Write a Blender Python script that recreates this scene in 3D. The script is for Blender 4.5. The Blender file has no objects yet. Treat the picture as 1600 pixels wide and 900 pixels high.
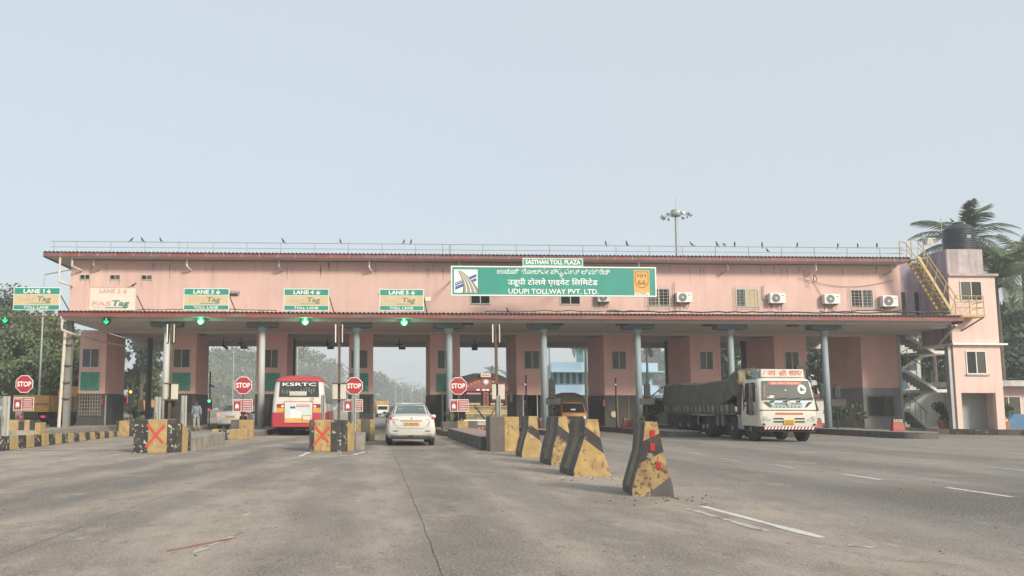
import bpy, math, random
import numpy as np
from mathutils import Vector, Matrix, Euler
random.seed(7)
rng = np.random.default_rng(11)
SC = bpy.context.scene
COL = SC.collection
PI = math.pi

# ------------------------------------------------------------------ camera, sky, sun, exposure
CAMF, CPX, CPY, CAMH = 1300.0, 610.0, 500.0, 1.3
PITCH = math.atan(138 / 1300.0); YAW = math.radians(1.3); ROLL = 0.0028
CR = Matrix.Rotation(-YAW, 3, 'Z') @ Matrix.Rotation(PI / 2 + PITCH, 3, 'X') @ Matrix.Rotation(ROLL, 3, 'Z')
cam = bpy.data.cameras.new('camera'); camo = bpy.data.objects.new('camera', cam); COL.objects.link(camo)
camo.matrix_world = Matrix.Translation((0, 0, CAMH)) @ CR.to_4x4()
cam.sensor_width = 36; cam.lens = CAMF / 1600 * 36
cam.shift_x = (800 - CPX) / 1600; cam.shift_y = (CPY - 450) / 1600
cam.clip_start = 0.1; cam.clip_end = 5000
SC.camera = camo

SUN_EL, SUN_AZ = math.radians(28), math.radians(146)      # azimuth clockwise from +Y (road direction): behind the camera, to the right
world = bpy.data.worlds.new("World"); SC.world = world; world.use_nodes = True
wt = world.node_tree; bg = wt.nodes['Background']
sky = wt.nodes.new('ShaderNodeTexSky'); sky.sky_type = 'NISHITA'; sky.sun_disc = False
sky.sun_elevation = SUN_EL; sky.sun_rotation = SUN_AZ
sky.air_density = 1.0; sky.dust_density = 4.0; sky.ozone_density = 1.5; sky.altitude = 0
hz = wt.nodes.new('ShaderNodeMix'); hz.data_type = 'RGBA'; hz.inputs[0].default_value = 0.72
hz.inputs[7].default_value = (5.2, 5.68, 5.95, 1)            # even veil of morning haze over the whole sky
wt.links.new(sky.outputs[0], hz.inputs[6]); wt.links.new(hz.outputs[2], bg.inputs[0])
bg.inputs[1].default_value = 0.12
sl = bpy.data.lights.new('sun', 'SUN'); sl.energy = 2.9; sl.angle = math.radians(11); sl.color = (1.0, 0.90, 0.74)
so = bpy.data.objects.new('sun', sl); COL.objects.link(so)
sd = Vector((math.sin(SUN_AZ) * math.cos(SUN_EL), math.cos(SUN_AZ) * math.cos(SUN_EL), math.sin(SUN_EL)))
so.rotation_euler = sd.to_track_quat('Z', 'Y').to_euler(); so.location = (0, -20, 60)
SC.view_settings.view_transform = 'Standard'; SC.view_settings.look = 'None'
SC.view_settings.exposure = 0.36; SC.view_settings.gamma = 1.0
SC.cycles.max_bounces = 6; SC.cycles.diffuse_bounces = 4; SC.cycles.volume_bounces = 1
SC.cycles.transparent_max_bounces = 12
try: SC.cycles.use_denoising = True
except Exception: pass

# ------------------------------------------------------------------ helpers
def ray(u, v): return CR @ Vector(((u - CPX) / CAMF, -(v - CPY) / CAMF, -1.0))
def at(u, v, Y):
    d = ray(u, v); return d * (Y / d.y) + Vector((0, 0, CAMH))
def zat(v, Y, u=610): return at(u, v, Y).z
def xat(u, Y, v=600): return at(u, v, Y).x

class MB:
    def __init__(s): s.v = []; s.f = []; s.m = []
    def add(s, vs, fs, mi=0):
        b = len(s.v); s.v += [tuple(p) for p in vs]
        for f in fs: s.f.append(tuple(b + i for i in f)); s.m.append(mi)
        return s
    def hexa(s, p, mi=0):   # p: 4 bottom (ccw from above) + 4 top
        return s.add(p, [(3, 2, 1, 0), (4, 5, 6, 7), (0, 1, 5, 4), (1, 2, 6, 5), (2, 3, 7, 6), (3, 0, 4, 7)], mi)
    def box(s, x0, x1, y0, y1, z0, z1, mi=0):
        return s.hexa([(x0, y0, z0), (x1, y0, z0), (x1, y1, z0), (x0, y1, z0), (x0, y0, z1), (x1, y0, z1), (x1, y1, z1), (x0, y1, z1)], mi)
    def obox(s, c, size, rot=(0, 0, 0), mi=0):
        R = Euler(rot).to_matrix(); h = [x / 2 for x in size]; c = Vector(c)
        pts = [(-1, -1, -1), (1, -1, -1), (1, 1, -1), (-1, 1, -1), (-1, -1, 1), (1, -1, 1), (1, 1, 1), (-1, 1, 1)]
        return s.hexa([c + R @ Vector((a * h[0], b * h[1], d * h[2])) for a, b, d in pts], mi)
    def prism(s, poly, vec, mi=0):   # poly: 3d points, extruded by vec
        n = len(poly); poly = [Vector(p) for p in poly]; vec = Vector(vec)
        return s.add(poly + [p + vec for p in poly], [tuple(range(n))[::-1], tuple(range(n, 2 * n))] + [(i, (i + 1) % n, n + (i + 1) % n, n + i) for i in range(n)], mi)
    def ring(s, c, ax, r, n):
        ax = Vector(ax).normalized(); u = ax.orthogonal().normalized(); w = ax.cross(u)
        return [Vector(c) + (u * math.cos(2 * PI * i / n) + w * math.sin(2 * PI * i / n)) * r for i in range(n)]
    def tube(s, a, b, r, n=8, r1=None, mi=0):
        a = Vector(a); b = Vector(b); r1 = r if r1 is None else r1
        A = s.ring(a, b - a, r, n); B = s.ring(b, b - a, r1, n)
        return s.add(A + B, [tuple(range(n))[::-1], tuple(range(n, 2 * n))] + [(i, (i + 1) % n, n + (i + 1) % n, n + i) for i in range(n)], mi)
    def path(s, pts, r, n=6, mi=0):
        pts = [Vector(p) for p in pts]
        for a, b in zip(pts[:-1], pts[1:]): s.tube(a, b, r, n, mi=mi)
        return s
    def lathe(s, prof, c=(0, 0, 0), n=16, axis='Z', mi=0):   # prof: (r, h)
        c = Vector(c); vs = []
        for r, h in prof:
            for i in range(n):
                a = 2 * PI * i / n; x, y = r * math.cos(a), r * math.sin(a)
                vs.append(c + Vector({'Z': (x, y, h), 'X': (h, x, y), 'Y': (x, h, -y)}[axis]))
        fs = []
        for k in range(len(prof) - 1):
            for i in range(n): fs.append((k * n + i, k * n + (i + 1) % n, (k + 1) * n + (i + 1) % n, (k + 1) * n + i))
        fs.append(tuple(range(n))[::-1]); m = (len(prof) - 1) * n; fs.append(tuple(range(m, m + n)))
        return s.add(vs, fs, mi)
    def loft(s, rings, caps=True, mi=0):
        n = len(rings[0]); vs = [p for r in rings for p in r]; fs = []
        for k in range(len(rings) - 1):
            for i in range(n): fs.append((k * n + i, k * n + (i + 1) % n, (k + 1) * n + (i + 1) % n, (k + 1) * n + i))
        if caps: fs.append(tuple(range(n))[::-1]); m = (len(rings) - 1) * n; fs.append(tuple(range(m, m + n)))
        return s.add(vs, fs, mi)
    def ball(s, c, r, n=8, sz=(1, 1, 1), mi=0):
        c = Vector(c); rings = []
        for k in range(1, n):
            t = PI * k / n; rings.append([c + Vector((r * sz[0] * math.sin(t) * math.cos(2 * PI * i / (2 * n)), r * sz[1] * math.sin(t) * math.sin(2 * PI * i / (2 * n)), -r * sz[2] * math.cos(t))) for i in range(2 * n)])
        return s.loft(rings, True, mi)
    def poly(s, pts, mi=0): return s.add(pts, [tuple(range(len(pts)))], mi)
    def mesh(s, name, mats, smooth=False):
        me = bpy.data.meshes.new(name); me.from_pydata(s.v, [], s.f)
        for m in (mats if isinstance(mats, (list, tuple)) else [mats]): me.materials.append(m)
        me.polygons.foreach_set('material_index', s.m)
        if smooth: me.polygons.foreach_set('use_smooth', [True] * len(s.f))
        me.update(); return me
    def build(s, name, mats, parent=None, smooth=False, bevel=0, weld=False, loc=None, rot=None):
        return obj(name, s.mesh(name, mats, smooth), parent, bevel, smooth, loc, rot)

def obj(name, me, parent=None, bevel=0, smooth=False, loc=None, rot=None):
    o = bpy.data.objects.new(name, me); COL.objects.link(o)
    if parent is not None: o.parent = parent
    if loc is not None: o.location = loc
    if rot is not None: o.rotation_euler = rot
    if bevel:
        b = o.modifiers.new('bevel', 'BEVEL'); b.width = bevel; b.segments = 2; b.limit_method = 'ANGLE'; b.angle_limit = math.radians(35)
    if smooth:
        try:
            o.data.set_sharp_from_angle(angle=math.radians(42))
        except Exception: pass
    return o
def thing(name, label, cat, loc=(0, 0, 0), rz=0, group=None):
    o = bpy.data.objects.new(name, None); COL.objects.link(o); o.empty_display_size = .3
    o.location = loc; o.rotation_euler = (0, 0, rz); return tag(o, label, cat, group)
def tag(o, label, cat, group=None):
    o['label'] = label; o['category'] = cat
    if group: o['group'] = group
    return o
def struct(o, label=None):
    o['kind'] = 'structure'
    if label: o['label'] = label
    return o
def stuff(o): o['kind'] = 'stuff'; return o
def dup(o, parent=None, loc=None, rot=None):
    c = o.copy(); COL.objects.link(c)
    if parent is not None: c.parent = parent
    if loc is not None: c.location = loc
    if rot is not None: c.rotation_euler = rot
    for ch in [x for x in o.children]: dup(ch, c)
    return c
def share(name, me, parent, loc=(0, 0, 0), rot=(0, 0, 0), sc=None):
    o = bpy.data.objects.new(name, me); COL.objects.link(o); o.parent = parent; o.location = loc; o.rotation_euler = rot
    if sc: o.scale = sc
    return o

# ------------------------------------------------------------------ materials
def mat(name, col, rough=.7, var=.10, scale=2.0, bump=0.0, bscale=None, metal=0.0, grime=0.0, gcol=(.05, .045, .04), gscale=(2.5, 2.5, .35), gthr=.55, emit=None, estr=1.0, alpha=None, spec=.5, chips=0.0, ccol=(.5, .47, .42), cscale=9.0, coat=0.0, obj_space=False):
    m = bpy.data.materials.new(name); m.use_nodes = True; t = m.node_tree; N = t.nodes; L = t.links
    b = N['Principled BSDF']; b.inputs['Roughness'].default_value = rough; b.inputs['Metallic'].default_value = metal
    b.inputs['Specular IOR Level'].default_value = spec; b.inputs['Coat Weight'].default_value = coat
    if obj_space: pos = N.new('ShaderNodeTexCoord').outputs['Object']
    else: pos = N.new('ShaderNodeNewGeometry').outputs['Position']
    c4 = lambda c: (c[0], c[1], c[2], 1)
    cur = None
    if var > 0:
        n = N.new('ShaderNodeTexNoise'); n.inputs['Scale'].default_value = scale; n.inputs['Detail'].default_value = 5; n.inputs['Roughness'].default_value = .62
        L.new(pos, n.inputs['Vector'])
        r = N.new('ShaderNodeMapRange'); r.inputs[1].default_value = .28; r.inputs[2].default_value = .72; L.new(n.outputs[0], r.inputs[0])
        x = N.new('ShaderNodeMix'); x.data_type = 'RGBA'; L.new(r.outputs[0], x.inputs[0])
        x.inputs[6].default_value = c4([k * (1 - var) for k in col]); x.inputs[7].default_value = c4([min(1, k * (1 + var)) for k in col]); cur = x.outputs[2]
    def over(cur, fac_socket, c):
        x = N.new('ShaderNodeMix'); x.data_type = 'RGBA'; L.new(fac_socket, x.inputs[0])
        if cur is None: x.inputs[6].default_value = c4(col)
        else: L.new(cur, x.inputs[6])
        x.inputs[7].default_value = c4(c); return x.outputs[2]
    if grime > 0:
        mp = N.new('ShaderNodeMapping'); mp.inputs['Scale'].default_value = gscale; L.new(pos, mp.inputs['Vector'])
        n = N.new('ShaderNodeTexNoise'); n.inputs['Scale'].default_value = 1; n.inputs['Detail'].default_value = 6; n.inputs['Roughness'].default_value = .65; L.new(mp.outputs[0], n.inputs['Vector'])
        r = N.new('ShaderNodeMapRange'); r.inputs[1].default_value = gthr - .1; r.inputs[2].default_value = gthr + .18; r.inputs[4].default_value = grime; L.new(n.outputs[0], r.inputs[0])
        cur = over(cur, r.outputs[0], gcol)
    if chips > 0:
        n = N.new('ShaderNodeTexNoise'); n.inputs['Scale'].default_value = cscale; n.inputs['Detail'].default_value = 4; n.inputs['Roughness'].default_value = .6; L.new(pos, n.inputs['Vector'])
        r = N.new('ShaderNodeMapRange'); r.inputs[1].default_value = 1 - chips; r.inputs[2].default_value = 1 - chips + .05; L.new(n.outputs[0], r.inputs[0])
        cur = over(cur, r.outputs[0], ccol)
    if cur is None: b.inputs['Base Color'].default_value = c4(col)
    else: L.new(cur, b.inputs['Base Color'])
    if bump > 0:
        n = N.new('ShaderNodeTexNoise'); n.inputs['Scale'].default_value = bscale or scale * 6; n.inputs['Detail'].default_value = 6; L.new(pos, n.inputs['Vector'])
        bp = N.new('ShaderNodeBump'); bp.inputs['Strength'].default_value = bump; bp.inputs['Distance'].default_value = .02; L.new(n.outputs[0], bp.inputs['Height']); L.new(bp.outputs[0], b.inputs['Normal'])
    if emit:
        b.inputs['Emission Color'].default_value = c4(emit); b.inputs['Emission Strength'].default_value = estr
    if alpha is not None: b.inputs['Alpha'].default_value = alpha
    return m

PINK = mat('pink_paint', (.655, .45, .40), .85, .11, .35, .15, 14, grime=.30, gcol=(.40, .29, .265), gscale=(2.4, 2.4, .14), gthr=.54)
PINKB = mat('booth_pink_paint', (.72, .43, .385), .8, .07, .9, .12, 14, grime=.2, gcol=(.34, .20, .18), gscale=(1.4, 1.4, .3), gthr=.58)
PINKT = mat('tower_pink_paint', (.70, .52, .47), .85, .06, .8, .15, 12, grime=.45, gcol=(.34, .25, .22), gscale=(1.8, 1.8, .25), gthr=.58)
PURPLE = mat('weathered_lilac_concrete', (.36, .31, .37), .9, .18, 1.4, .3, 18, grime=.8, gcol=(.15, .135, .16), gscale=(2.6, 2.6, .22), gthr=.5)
LILACP = mat('weathered_parapet', (.50, .42, .42), .9, .18, 1.6, .3, 18, grime=.75, gcol=(.24, .21, .22), gscale=(2.8, 2.8, .25), gthr=.5)
SOFFIT = mat('soffit_plaster', (.60, .55, .52), .9, .10, .5, .1, 8, grime=.35, gcol=(.3, .27, .25), gscale=(.5, .5, .5), gthr=.52)
FASCIA = mat('fascia_red', (.25, .068, .058), .55, .16, .9, .05, grime=.3, gcol=(.30, .17, .15), gscale=(1.2, 1.2, 2), gthr=.55)
FASCIA2 = mat('fascia_dusty_red', (.21, .085, .08), .6, .16, .9, .05, grime=.35, gcol=(.32, .22, .2), gscale=(1.2, 1.2, 2), gthr=.55)
SEAM = mat('seam_grey', (.45, .38, .36), .6, .05)
SHEET = mat('roof_sheet_dark', (.13, .115, .115), .6, .25, 1.2)
DADO = mat('dado_charcoal', (.045, .044, .043), .75, .2, 1.2, .1, 14, grime=.4, gcol=(.15, .13, .115), gscale=(2.2, 2.2, .5), gthr=.56)
COLM = mat('column_blue_grey', (.27, .335, .365), .6, .08, 1.5, .05, grime=.55, gcol=(.24, .22, .2), gscale=(3, 3, .5), gthr=.55)
COLW = mat('column_white', (.46, .48, .48), .6, .06, 1.5, .05, grime=.4, gcol=(.3, .27, .24), gscale=(3, 3, .5), gthr=.57)
DSTEEL = mat('dark_blue_steel', (.085, .115, .14), .5, .15, 2)
GALV = mat('galvanised_steel', (.38, .40, .41), .45, .12, 3, metal=.35)
RAILM = mat('grey_railing_paint', (.32, .36, .38), .5, .1, 3)
CREAM = mat('cream_pvc_pipe', (.62, .57, .48), .5, .1, 3, grime=.3, gcol=(.3, .25, .2), gthr=.57)
GREENS = mat('sign_green', (.015, .26, .205), .5, .10, 1.3, grime=.10, gcol=(.12, .36, .30), gscale=(1, 1, 1), gthr=.58)
BEIGES = mat('faded_sign_beige', (.56, .46, .29), .65, .10, 2.2)
CREAMS = mat('faded_sign_cream', (.66, .61, .54), .65, .06, 2.2)
WHITES = mat('sign_white', (.76, .78, .75), .5, .03, 3)
ORANGES = mat('sign_orange', (.68, .36, .09), .5, .06, 3)
BROWNT = mat('sign_brown_ink', (.19, .105, .045), .6, 0)
FADEDT = mat('faded_pink_ink', (.62, .36, .27), .6, .1, 4)
FADEDB = mat('faded_beige_ink', (.50, .41, .27), .6, .05, 4)
GREYINK = mat('olive_grey_ink', (.17, .19, .14), .6, .15, 5)
GREENINK = mat('green_ink', (.03, .19, .12), .6, .15, 5)
BLUEINK = mat('blue_ink', (.05, .10, .33), .6, .1, 5)
STOPR = mat('sign_red', (.38, .025, .042), .45, .08, 3)
BOARDR = mat('board_red', (.31, .042, .046), .55, .12, 3)
BLACK = mat('black_plastic', (.02, .02, .02), .5, .1, 4)
DARK = mat('dark_interior', (.035, .035, .036), .9, .1, 2)
WHITEP = mat('white_paint', (.72, .72, .69), .45, .05, 2)
ALU = mat('window_aluminium', (.50, .49, .46), .45, .06, 3, metal=.2)
GRILLE = mat('grille_iron', (.45, .41, .36), .6, .15, 5)
DGRILLE = mat('dark_grille_iron', (.07, .068, .065), .6, .15, 5)
def glassy(name, col, rough=.08, spec=.6): return mat(name, col, rough, .12, .9, spec=spec)
PANED = glassy('dark_window_pane', (.018, .022, .023), .12, .35)
PANEO = glassy('olive_window_pane', (.085, .085, .066), .25, .35)
PANEB = glassy('blue_window_pane', (.055, .08, .095), .12, .4)
YEL = mat('yellow_kerb_paint', (.45, .31, .125), .8, .16, 3, .25, 26, grime=.55, gcol=(.20, .12, .05), gscale=(4.5, 4.5, 3.5), gthr=.5, chips=.43, ccol=(.20, .15, .10), cscale=9)
YELO = mat('worn_yellow_paint', (.42, .30, .13), .8, .16, 3, .25, 26, grime=.5, gcol=(.24, .16, .08), gscale=(4, 4, 3), gthr=.5, chips=.40, ccol=(.42, .37, .29), cscale=8)
BLK = mat('black_kerb_paint', (.038, .037, .035), .75, .2, 3, .25, 26, grime=.5, gcol=(.14, .115, .09), gscale=(3, 3, 2), gthr=.57, chips=.41, ccol=(.25, .22, .17), cscale=6)
BLKP = mat('black_peeling_paint', (.035, .034, .033), .75, .2, 3, .25, 26, grime=.4, gcol=(.14, .115, .09), gscale=(3, 3, 2), gthr=.55, chips=.42, ccol=(.48, .45, .39), cscale=8)
BLKG = mat('grey_black_barrier_paint', (.085, .085, .085), .8, .18, 2.5, .25, 26, grime=.5, gcol=(.17, .14, .105), gscale=(5, 5, .8), gthr=.55, chips=.40, ccol=(.24, .21, .17), cscale=8)
WORN = mat('worn_brown_stripe', (.21, .165, .115), .85, .2, 4, .25, 26, grime=.5, gcol=(.09, .08, .07), gscale=(6, 6, 1), gthr=.53)
CONC = mat('rough_concrete', (.31, .28, .24), .9, .2, 2.2, .5, 22, grime=.5, gcol=(.12, .10, .085), gscale=(2, 2, 1.6), gthr=.52)
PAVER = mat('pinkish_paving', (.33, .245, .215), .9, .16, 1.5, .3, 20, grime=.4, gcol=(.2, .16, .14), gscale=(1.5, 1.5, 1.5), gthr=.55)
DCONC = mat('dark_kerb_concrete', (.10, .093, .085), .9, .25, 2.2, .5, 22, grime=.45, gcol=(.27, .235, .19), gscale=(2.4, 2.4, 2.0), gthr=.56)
REDPL = mat('red_plastic_barrier', (.34, .05, .045), .55, .12, 2)
TYRE = mat('tyre_rubber', (.028, .027, .026), .85, .25, 5, .1, 30)
RIM = mat('steel_rim', (.30, .30, .30), .45, .15, 5, metal=.5)
CHROME = mat('chrome_trim', (.7, .7, .7), .2, 0, metal=.9)
REDPAINT = mat('red_cross_paint', (.52, .07, .05), .7, .12, 6)
TEXW = mat('white_lettering', (.80, .82, .78), .5, 0)
RUST = mat('rust_brown_steel', (.13, .085, .06), .8, .25, 4, .1)

# ------------------------------------------------------------------ lettering (made into meshes before anything else exists)
TXT = {}
def prep(strings):
    obs = []
    for s, off in strings:
        c = bpy.data.curves.new('lettering', 'FONT'); c.body = s; c.offset = off; c.resolution_u = 2
        o = bpy.data.objects.new('lettering', c); COL.objects.link(o); obs.append((s, o))
    dg = bpy.context.evaluated_depsgraph_get()
    for s, o in obs:
        me = bpy.data.meshes.new_from_object(o.evaluated_get(dg))
        vs = np.array([v.co[:2] for v in me.vertices]); fs = [tuple(p.vertices) for p in me.polygons]
        lo = vs.min(0); hi = vs.max(0); TXT[s] = ((vs - lo) / (hi - lo), fs)
        bpy.data.objects.remove(o); bpy.data.meshes.remove(me)
K_LINE = "ಉಡುಪಿ ಟೋಲ್ವೇ ಪ್ರೈ.ವೇಟ್ ಲಿಮಿಟೆಡ್"
prep([(s, .028) for s in ("LANE 1", "LANE 2", "LANE 3", "LANE 4", "LANE 5", "SASTHAN TOLL PLAZA", "FAS", "Tag")] +
     [(s, .014) for s in ("TOLL LANE", "UDUPI TOLLWAY PVT. LTD.", "NH", "66", "UTPL", "KSRTC", "Jai Shri Shyam")] + [("STOP", .030)] +
     [(K_LINE, .005), ("उडूपी टोलवे पाइवेट िलिमटेड", .014), ("जय", .012), ("शी", .012), ("श", .012), ("याम", .012)])
def text(s, parent, x0, x1, y, z0, z1, m, name='lettering', shear=0.0, flip=False, fn=None):
    uv, fs = TXT[s]; vs = []
    for a, b in uv:
        if flip: a = 1 - a
        x = x0 + (x1 - x0) * a + shear * (b - .3) * (z1 - z0); z = z0 + (z1 - z0) * b
        vs.append(fn(x, z) if fn else (x, y, z))
    mb = MB(); mb.add(vs, fs)
    return mb.build(name, m, parent)
# ------------------------------------------------------------------ ground, road, markings
def road_material():
    m = bpy.data.materials.new('worn_road'); m.use_nodes = True; t = m.node_tree; N = t.nodes; L = t.links; b = N['Principled BSDF']
    pos = N.new('ShaderNodeNewGeometry').outputs['Position']
    def noise(sc, detail=6, rough=.6, off=(0, 0, 0), dist=0.0):
        mp = N.new('ShaderNodeMapping'); mp.inputs['Scale'].default_value = sc; mp.inputs['Location'].default_value = off; L.new(pos, mp.inputs[0])
        n = N.new('ShaderNodeTexNoise'); n.inputs['Scale'].default_value = 1; n.inputs['Detail'].default_value = detail; n.inputs['Roughness'].default_value = rough; n.inputs['Distortion'].default_value = dist
        L.new(mp.outputs[0], n.inputs['Vector']); return n.outputs[0]
    def rng_(s, a, c, lo=0.0, hi=1.0):
        r = N.new('ShaderNodeMapRange'); r.interpolation_type = 'SMOOTHSTEP'; r.inputs[1].default_value = a; r.inputs[2].default_value = c; r.inputs[3].default_value = lo; r.inputs[4].default_value = hi; L.new(s, r.inputs[0]); return r.outputs[0]
    def mix(f, a, c):
        x = N.new('ShaderNodeMix'); x.data_type = 'RGBA'
        if isinstance(f, float): x.inputs[0].default_value = f
        else: L.new(f, x.inputs[0])
        for k, s in ((6, a), (7, c)):
            if isinstance(s, tuple): x.inputs[k].default_value = (*s, 1)
            else: L.new(s, x.inputs[k])
        return x.outputs[2]
    def math_(op, a, c):
        x = N.new('ShaderNodeMath'); x.operation = op
        for k, s in ((0, a), (1, c)):
            if isinstance(s, (int, float)): x.inputs[k].default_value = s
            else: L.new(s, x.inputs[k])
        return x.outputs[0]
    sx = N.new('ShaderNodeSeparateXYZ'); L.new(pos, sx.inputs[0]); X, Y = sx.outputs[0], sx.outputs[1]
    conc = mix(rng_(noise((.7, .3, 1), 8, .72), .32, .68), (.205, .172, .145), (.43, .366, .30))
    asph = mix(rng_(noise((.7, .16, 1), 8, .72, (7, 3, 0)), .32, .68), (.165, .154, .140), (.28, .262, .238))
    edge = math_('ADD', X, math_('MULTIPLY', math_('SUBTRACT', noise((.3, .12, 1), 4), .5), 3.0))
    base = mix(rng_(edge, 4.2, 7.2), conc, asph)
    # blue-grey tyre-polished tracks: straight ones on the right, fanning ones on the left
    fan = math_('SUBTRACT', X, math_('MULTIPLY', Y, .15))
    def band(c, w, src, amt, soft=.5):
        d_ = math_('ABSOLUTE', math_('SUBTRACT', math_('ADD', src, math_('MULTIPLY', math_('SUBTRACT', noise((.25, .10, 1), 4, .6, (c, 5, 0)), .5), 1.6)), c), 0.0)
        return math_('MULTIPLY', math_('SUBTRACT', 1.0, rng_(d_, w * (1 - soft), w * (1 + soft))), rng_(noise((1.4, .14, 1), 6, .65, (c * 2, 1, 0)), .26, .55, .3, amt))
    for c, w, src, amt in ((-6.6, .75, fan, .8), (-8.6, .5, fan, .55), (-4.4, .35, fan, .5), (1.0, .55, X, .6), (2.4, .45, X, .5), (-.6, .4, X, .35), (7.2, .8, X, .55), (11.6, .9, X, .6), (16.0, 1.0, X, .6)):
        base = mix(band(c, w, src, amt), base, (.088, .088, .093))
    # dust drifts and reddish-brown dirt
    base = mix(rng_(noise((.8, .5, 1), 9, .78, (1.7, 9, 0)), .52, .66, 0, .62), base, (.43, .355, .27))
    base = mix(rng_(noise((2.0, 1.2, 1), 9, .78, (4, 2, 0)), .53, .63, 0, .6), base, (.215, .148, .112))
    base = mix(rng_(noise((3.6, 1.4, 1), 8, .75, (9, 4, 0)), .56, .64, 0, .55), base, (.095, .088, .082))
    base = mix(rng_(noise((2.2, .9, 1), 7, .7, (6, 8, 0)), .60, .70, 0, .6), base, (.47, .43, .37))
    # oil-dark stain across the right lanes
    st = math_('MULTIPLY', math_('MULTIPLY', rng_(X, 6.6, 8.4), rng_(Y, 8.6, 10.6)), math_('SUBTRACT', 1.0, rng_(Y, 12.6, 15.4)))
    st = math_('MULTIPLY', st, rng_(noise((.45, 1.1, 1), 7, .72, (8, 1, 0)), .28, .50))
    base = mix(math_('MULTIPLY', st, .8), base, (.050, .046, .040))
    # small stains and aggregate
    base = mix(rng_(noise((5.5, 3.2, 1), 6, .7, (2, 7, 0)), .60, .68, 0, .6), base, (.10, .09, .08))
    base = mix(rng_(noise((34, 30, 1), 4, .65), .40, .66, 0, .6), base, (.42, .375, .32))
    base = mix(rng_(noise((48, 44, 1), 4, .65, (5, 5, 0)), .50, .64, 0, .6), base, (.085, .078, .072))
    L.new(base, b.inputs['Base Color']); b.inputs['Roughness'].default_value = .88; b.inputs['Specular IOR Level'].default_value = .3
    bp = N.new('ShaderNodeBump'); bp.inputs['Strength'].default_value = .5; bp.inputs['Distance'].default_value = .012
    L.new(noise((38, 38, 1), 6, .7), bp.inputs['Height']); L.new(bp.outputs[0], b.inputs['Normal']); return m
ROAD = road_material()
DIRT = mat('dry_dirt', (.22, .175, .125), .95, .3, .25, .3, 8, grime=.7, gcol=(.07, .085, .035), gscale=(.12, .12, .12), gthr=.48)
MARK = mat('worn_lane_paint', (.60, .585, .54), .75, .08, 5, chips=.40, ccol=(.27, .245, .21), cscale=5)
MARKF = mat('faded_lane_paint', (.44, .42, .375), .8, .1, 5, chips=.47, ccol=(.24, .215, .185), cscale=4)
JOINT = mat('crack_filler', (.085, .075, .065), .9, .2, 6)

g = MB(); g.poly([(-560, -560, -.012), (560, -560, -.012), (560, 560, -.012), (-560, 560, -.012)])
struct(g.build('ground', DIRT), 'dry earth around the toll plaza')
r = MB(); r.poly([(-26, -40, 0), (60, -40, 0), (60, 62, 0), (16, 150, 0), (16, 540, 0), (-14, 540, 0), (-14, 150, 0), (-26, 80, 0)])
road = struct(r.build('road', ROAD), 'dusty concrete and asphalt apron leading to the toll lanes')

def strip(name, pts, w, m, z=.004, wob=0.0, parent=road, seg=1):
    mb = MB(); L_, R_ = [], []; P = []
    for (a, b) in zip(pts[:-1], pts[1:]):
        for k in range(seg): P.append((a[0] + (b[0] - a[0]) * k / seg, a[1] + (b[1] - a[1]) * k / seg))
    P.append(pts[-1])
    for i, p in enumerate(P):
        q0 = P[max(0, i - 1)]; q1 = P[min(len(P) - 1, i + 1)]; d = Vector((q1[0] - q0[0], q1[1] - q0[1])).normalized(); n = Vector((-d.y, d.x))
        o = random.uniform(-wob, wob); ww = w * random.uniform(.6, 1.3) if wob else w
        L_.append((p[0] + n.x * (ww / 2 + o), p[1] + n.y * (ww / 2 + o), z)); R_.append((p[0] - n.x * (ww / 2 - o), p[1] - n.y * (ww / 2 - o), z))
    for i in range(len(P) - 1): mb.poly([L_[i], R_[i], R_[i + 1], L_[i + 1]])
    return mb.build(name, m, parent)
strip('expansion_joint', [(.50, 2), (.57, 6.8), (.63, 16), (.7, 34)], .006, JOINT, .004, .010, seg=30)
strip('expansion_joint', [(-3.35, 3), (-3.2, 8.1), (-2.95, 16.5), (-2.7, 34)], .005, JOINT, .004, .008, seg=22)
strip('expansion_joint', [(-7.6, 4), (-7.4, 18), (-7.3, 24)], .005, JOINT, .004, .008, seg=20)
strip('expansion_joint', [(-16, 25.6), (-6.9, 25.7)], .12, JOINT, .004, .03, seg=16)
strip('expansion_joint', [(-.2, 26.0), (3.55, 26.2)], .11, JOINT, .004, .03, seg=10)
for x0, y0, y1, m in [(9.3, 21.15, 22.3, MARKF), (9.46, 18.6, 19.75, MARKF), (9.5, 15.5, 16.85, MARK), (9.63, 12.5, 14.0, MARK), (9.6, 24.0, 25.4, MARKF), (9.55, 27, 28.6, MARKF), (9.6, 9.3, 10.8, MARK), (9.6, 6.2, 7.6, MARK),
                      (14.2, 24.5, 25.8, MARKF), (14.15, 21.0, 22.4, MARKF), (14.1, 17.8, 19.2, MARKF), (14.1, 27.6, 29, MARKF), (14.1, 14.6, 16.0, MARKF), (19.4, 24, 25.6, MARKF), (19.4, 20, 21.6, MARKF), (19.4, 28, 29.6, MARKF)]:
    strip('lane_dash', [(x0, y0), (x0 + .06, y1)], .12, m, seg=4)
strip('double_line', [(4.16, 11.05), (4.25, 9.0)], .11, MARKF, wob=.004, seg=8)
strip('double_line', [(4.45, 11.3), (4.60, 8.55)], .125, MARK, wob=.004, seg=8)
strip('paint_patch', [(4.66, 6.42), (4.9, 6.3)], .10, MARK)
strip('paint_patch', [(4.60, 8.1), (4.76, 7.95)], .12, MARKF)
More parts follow.
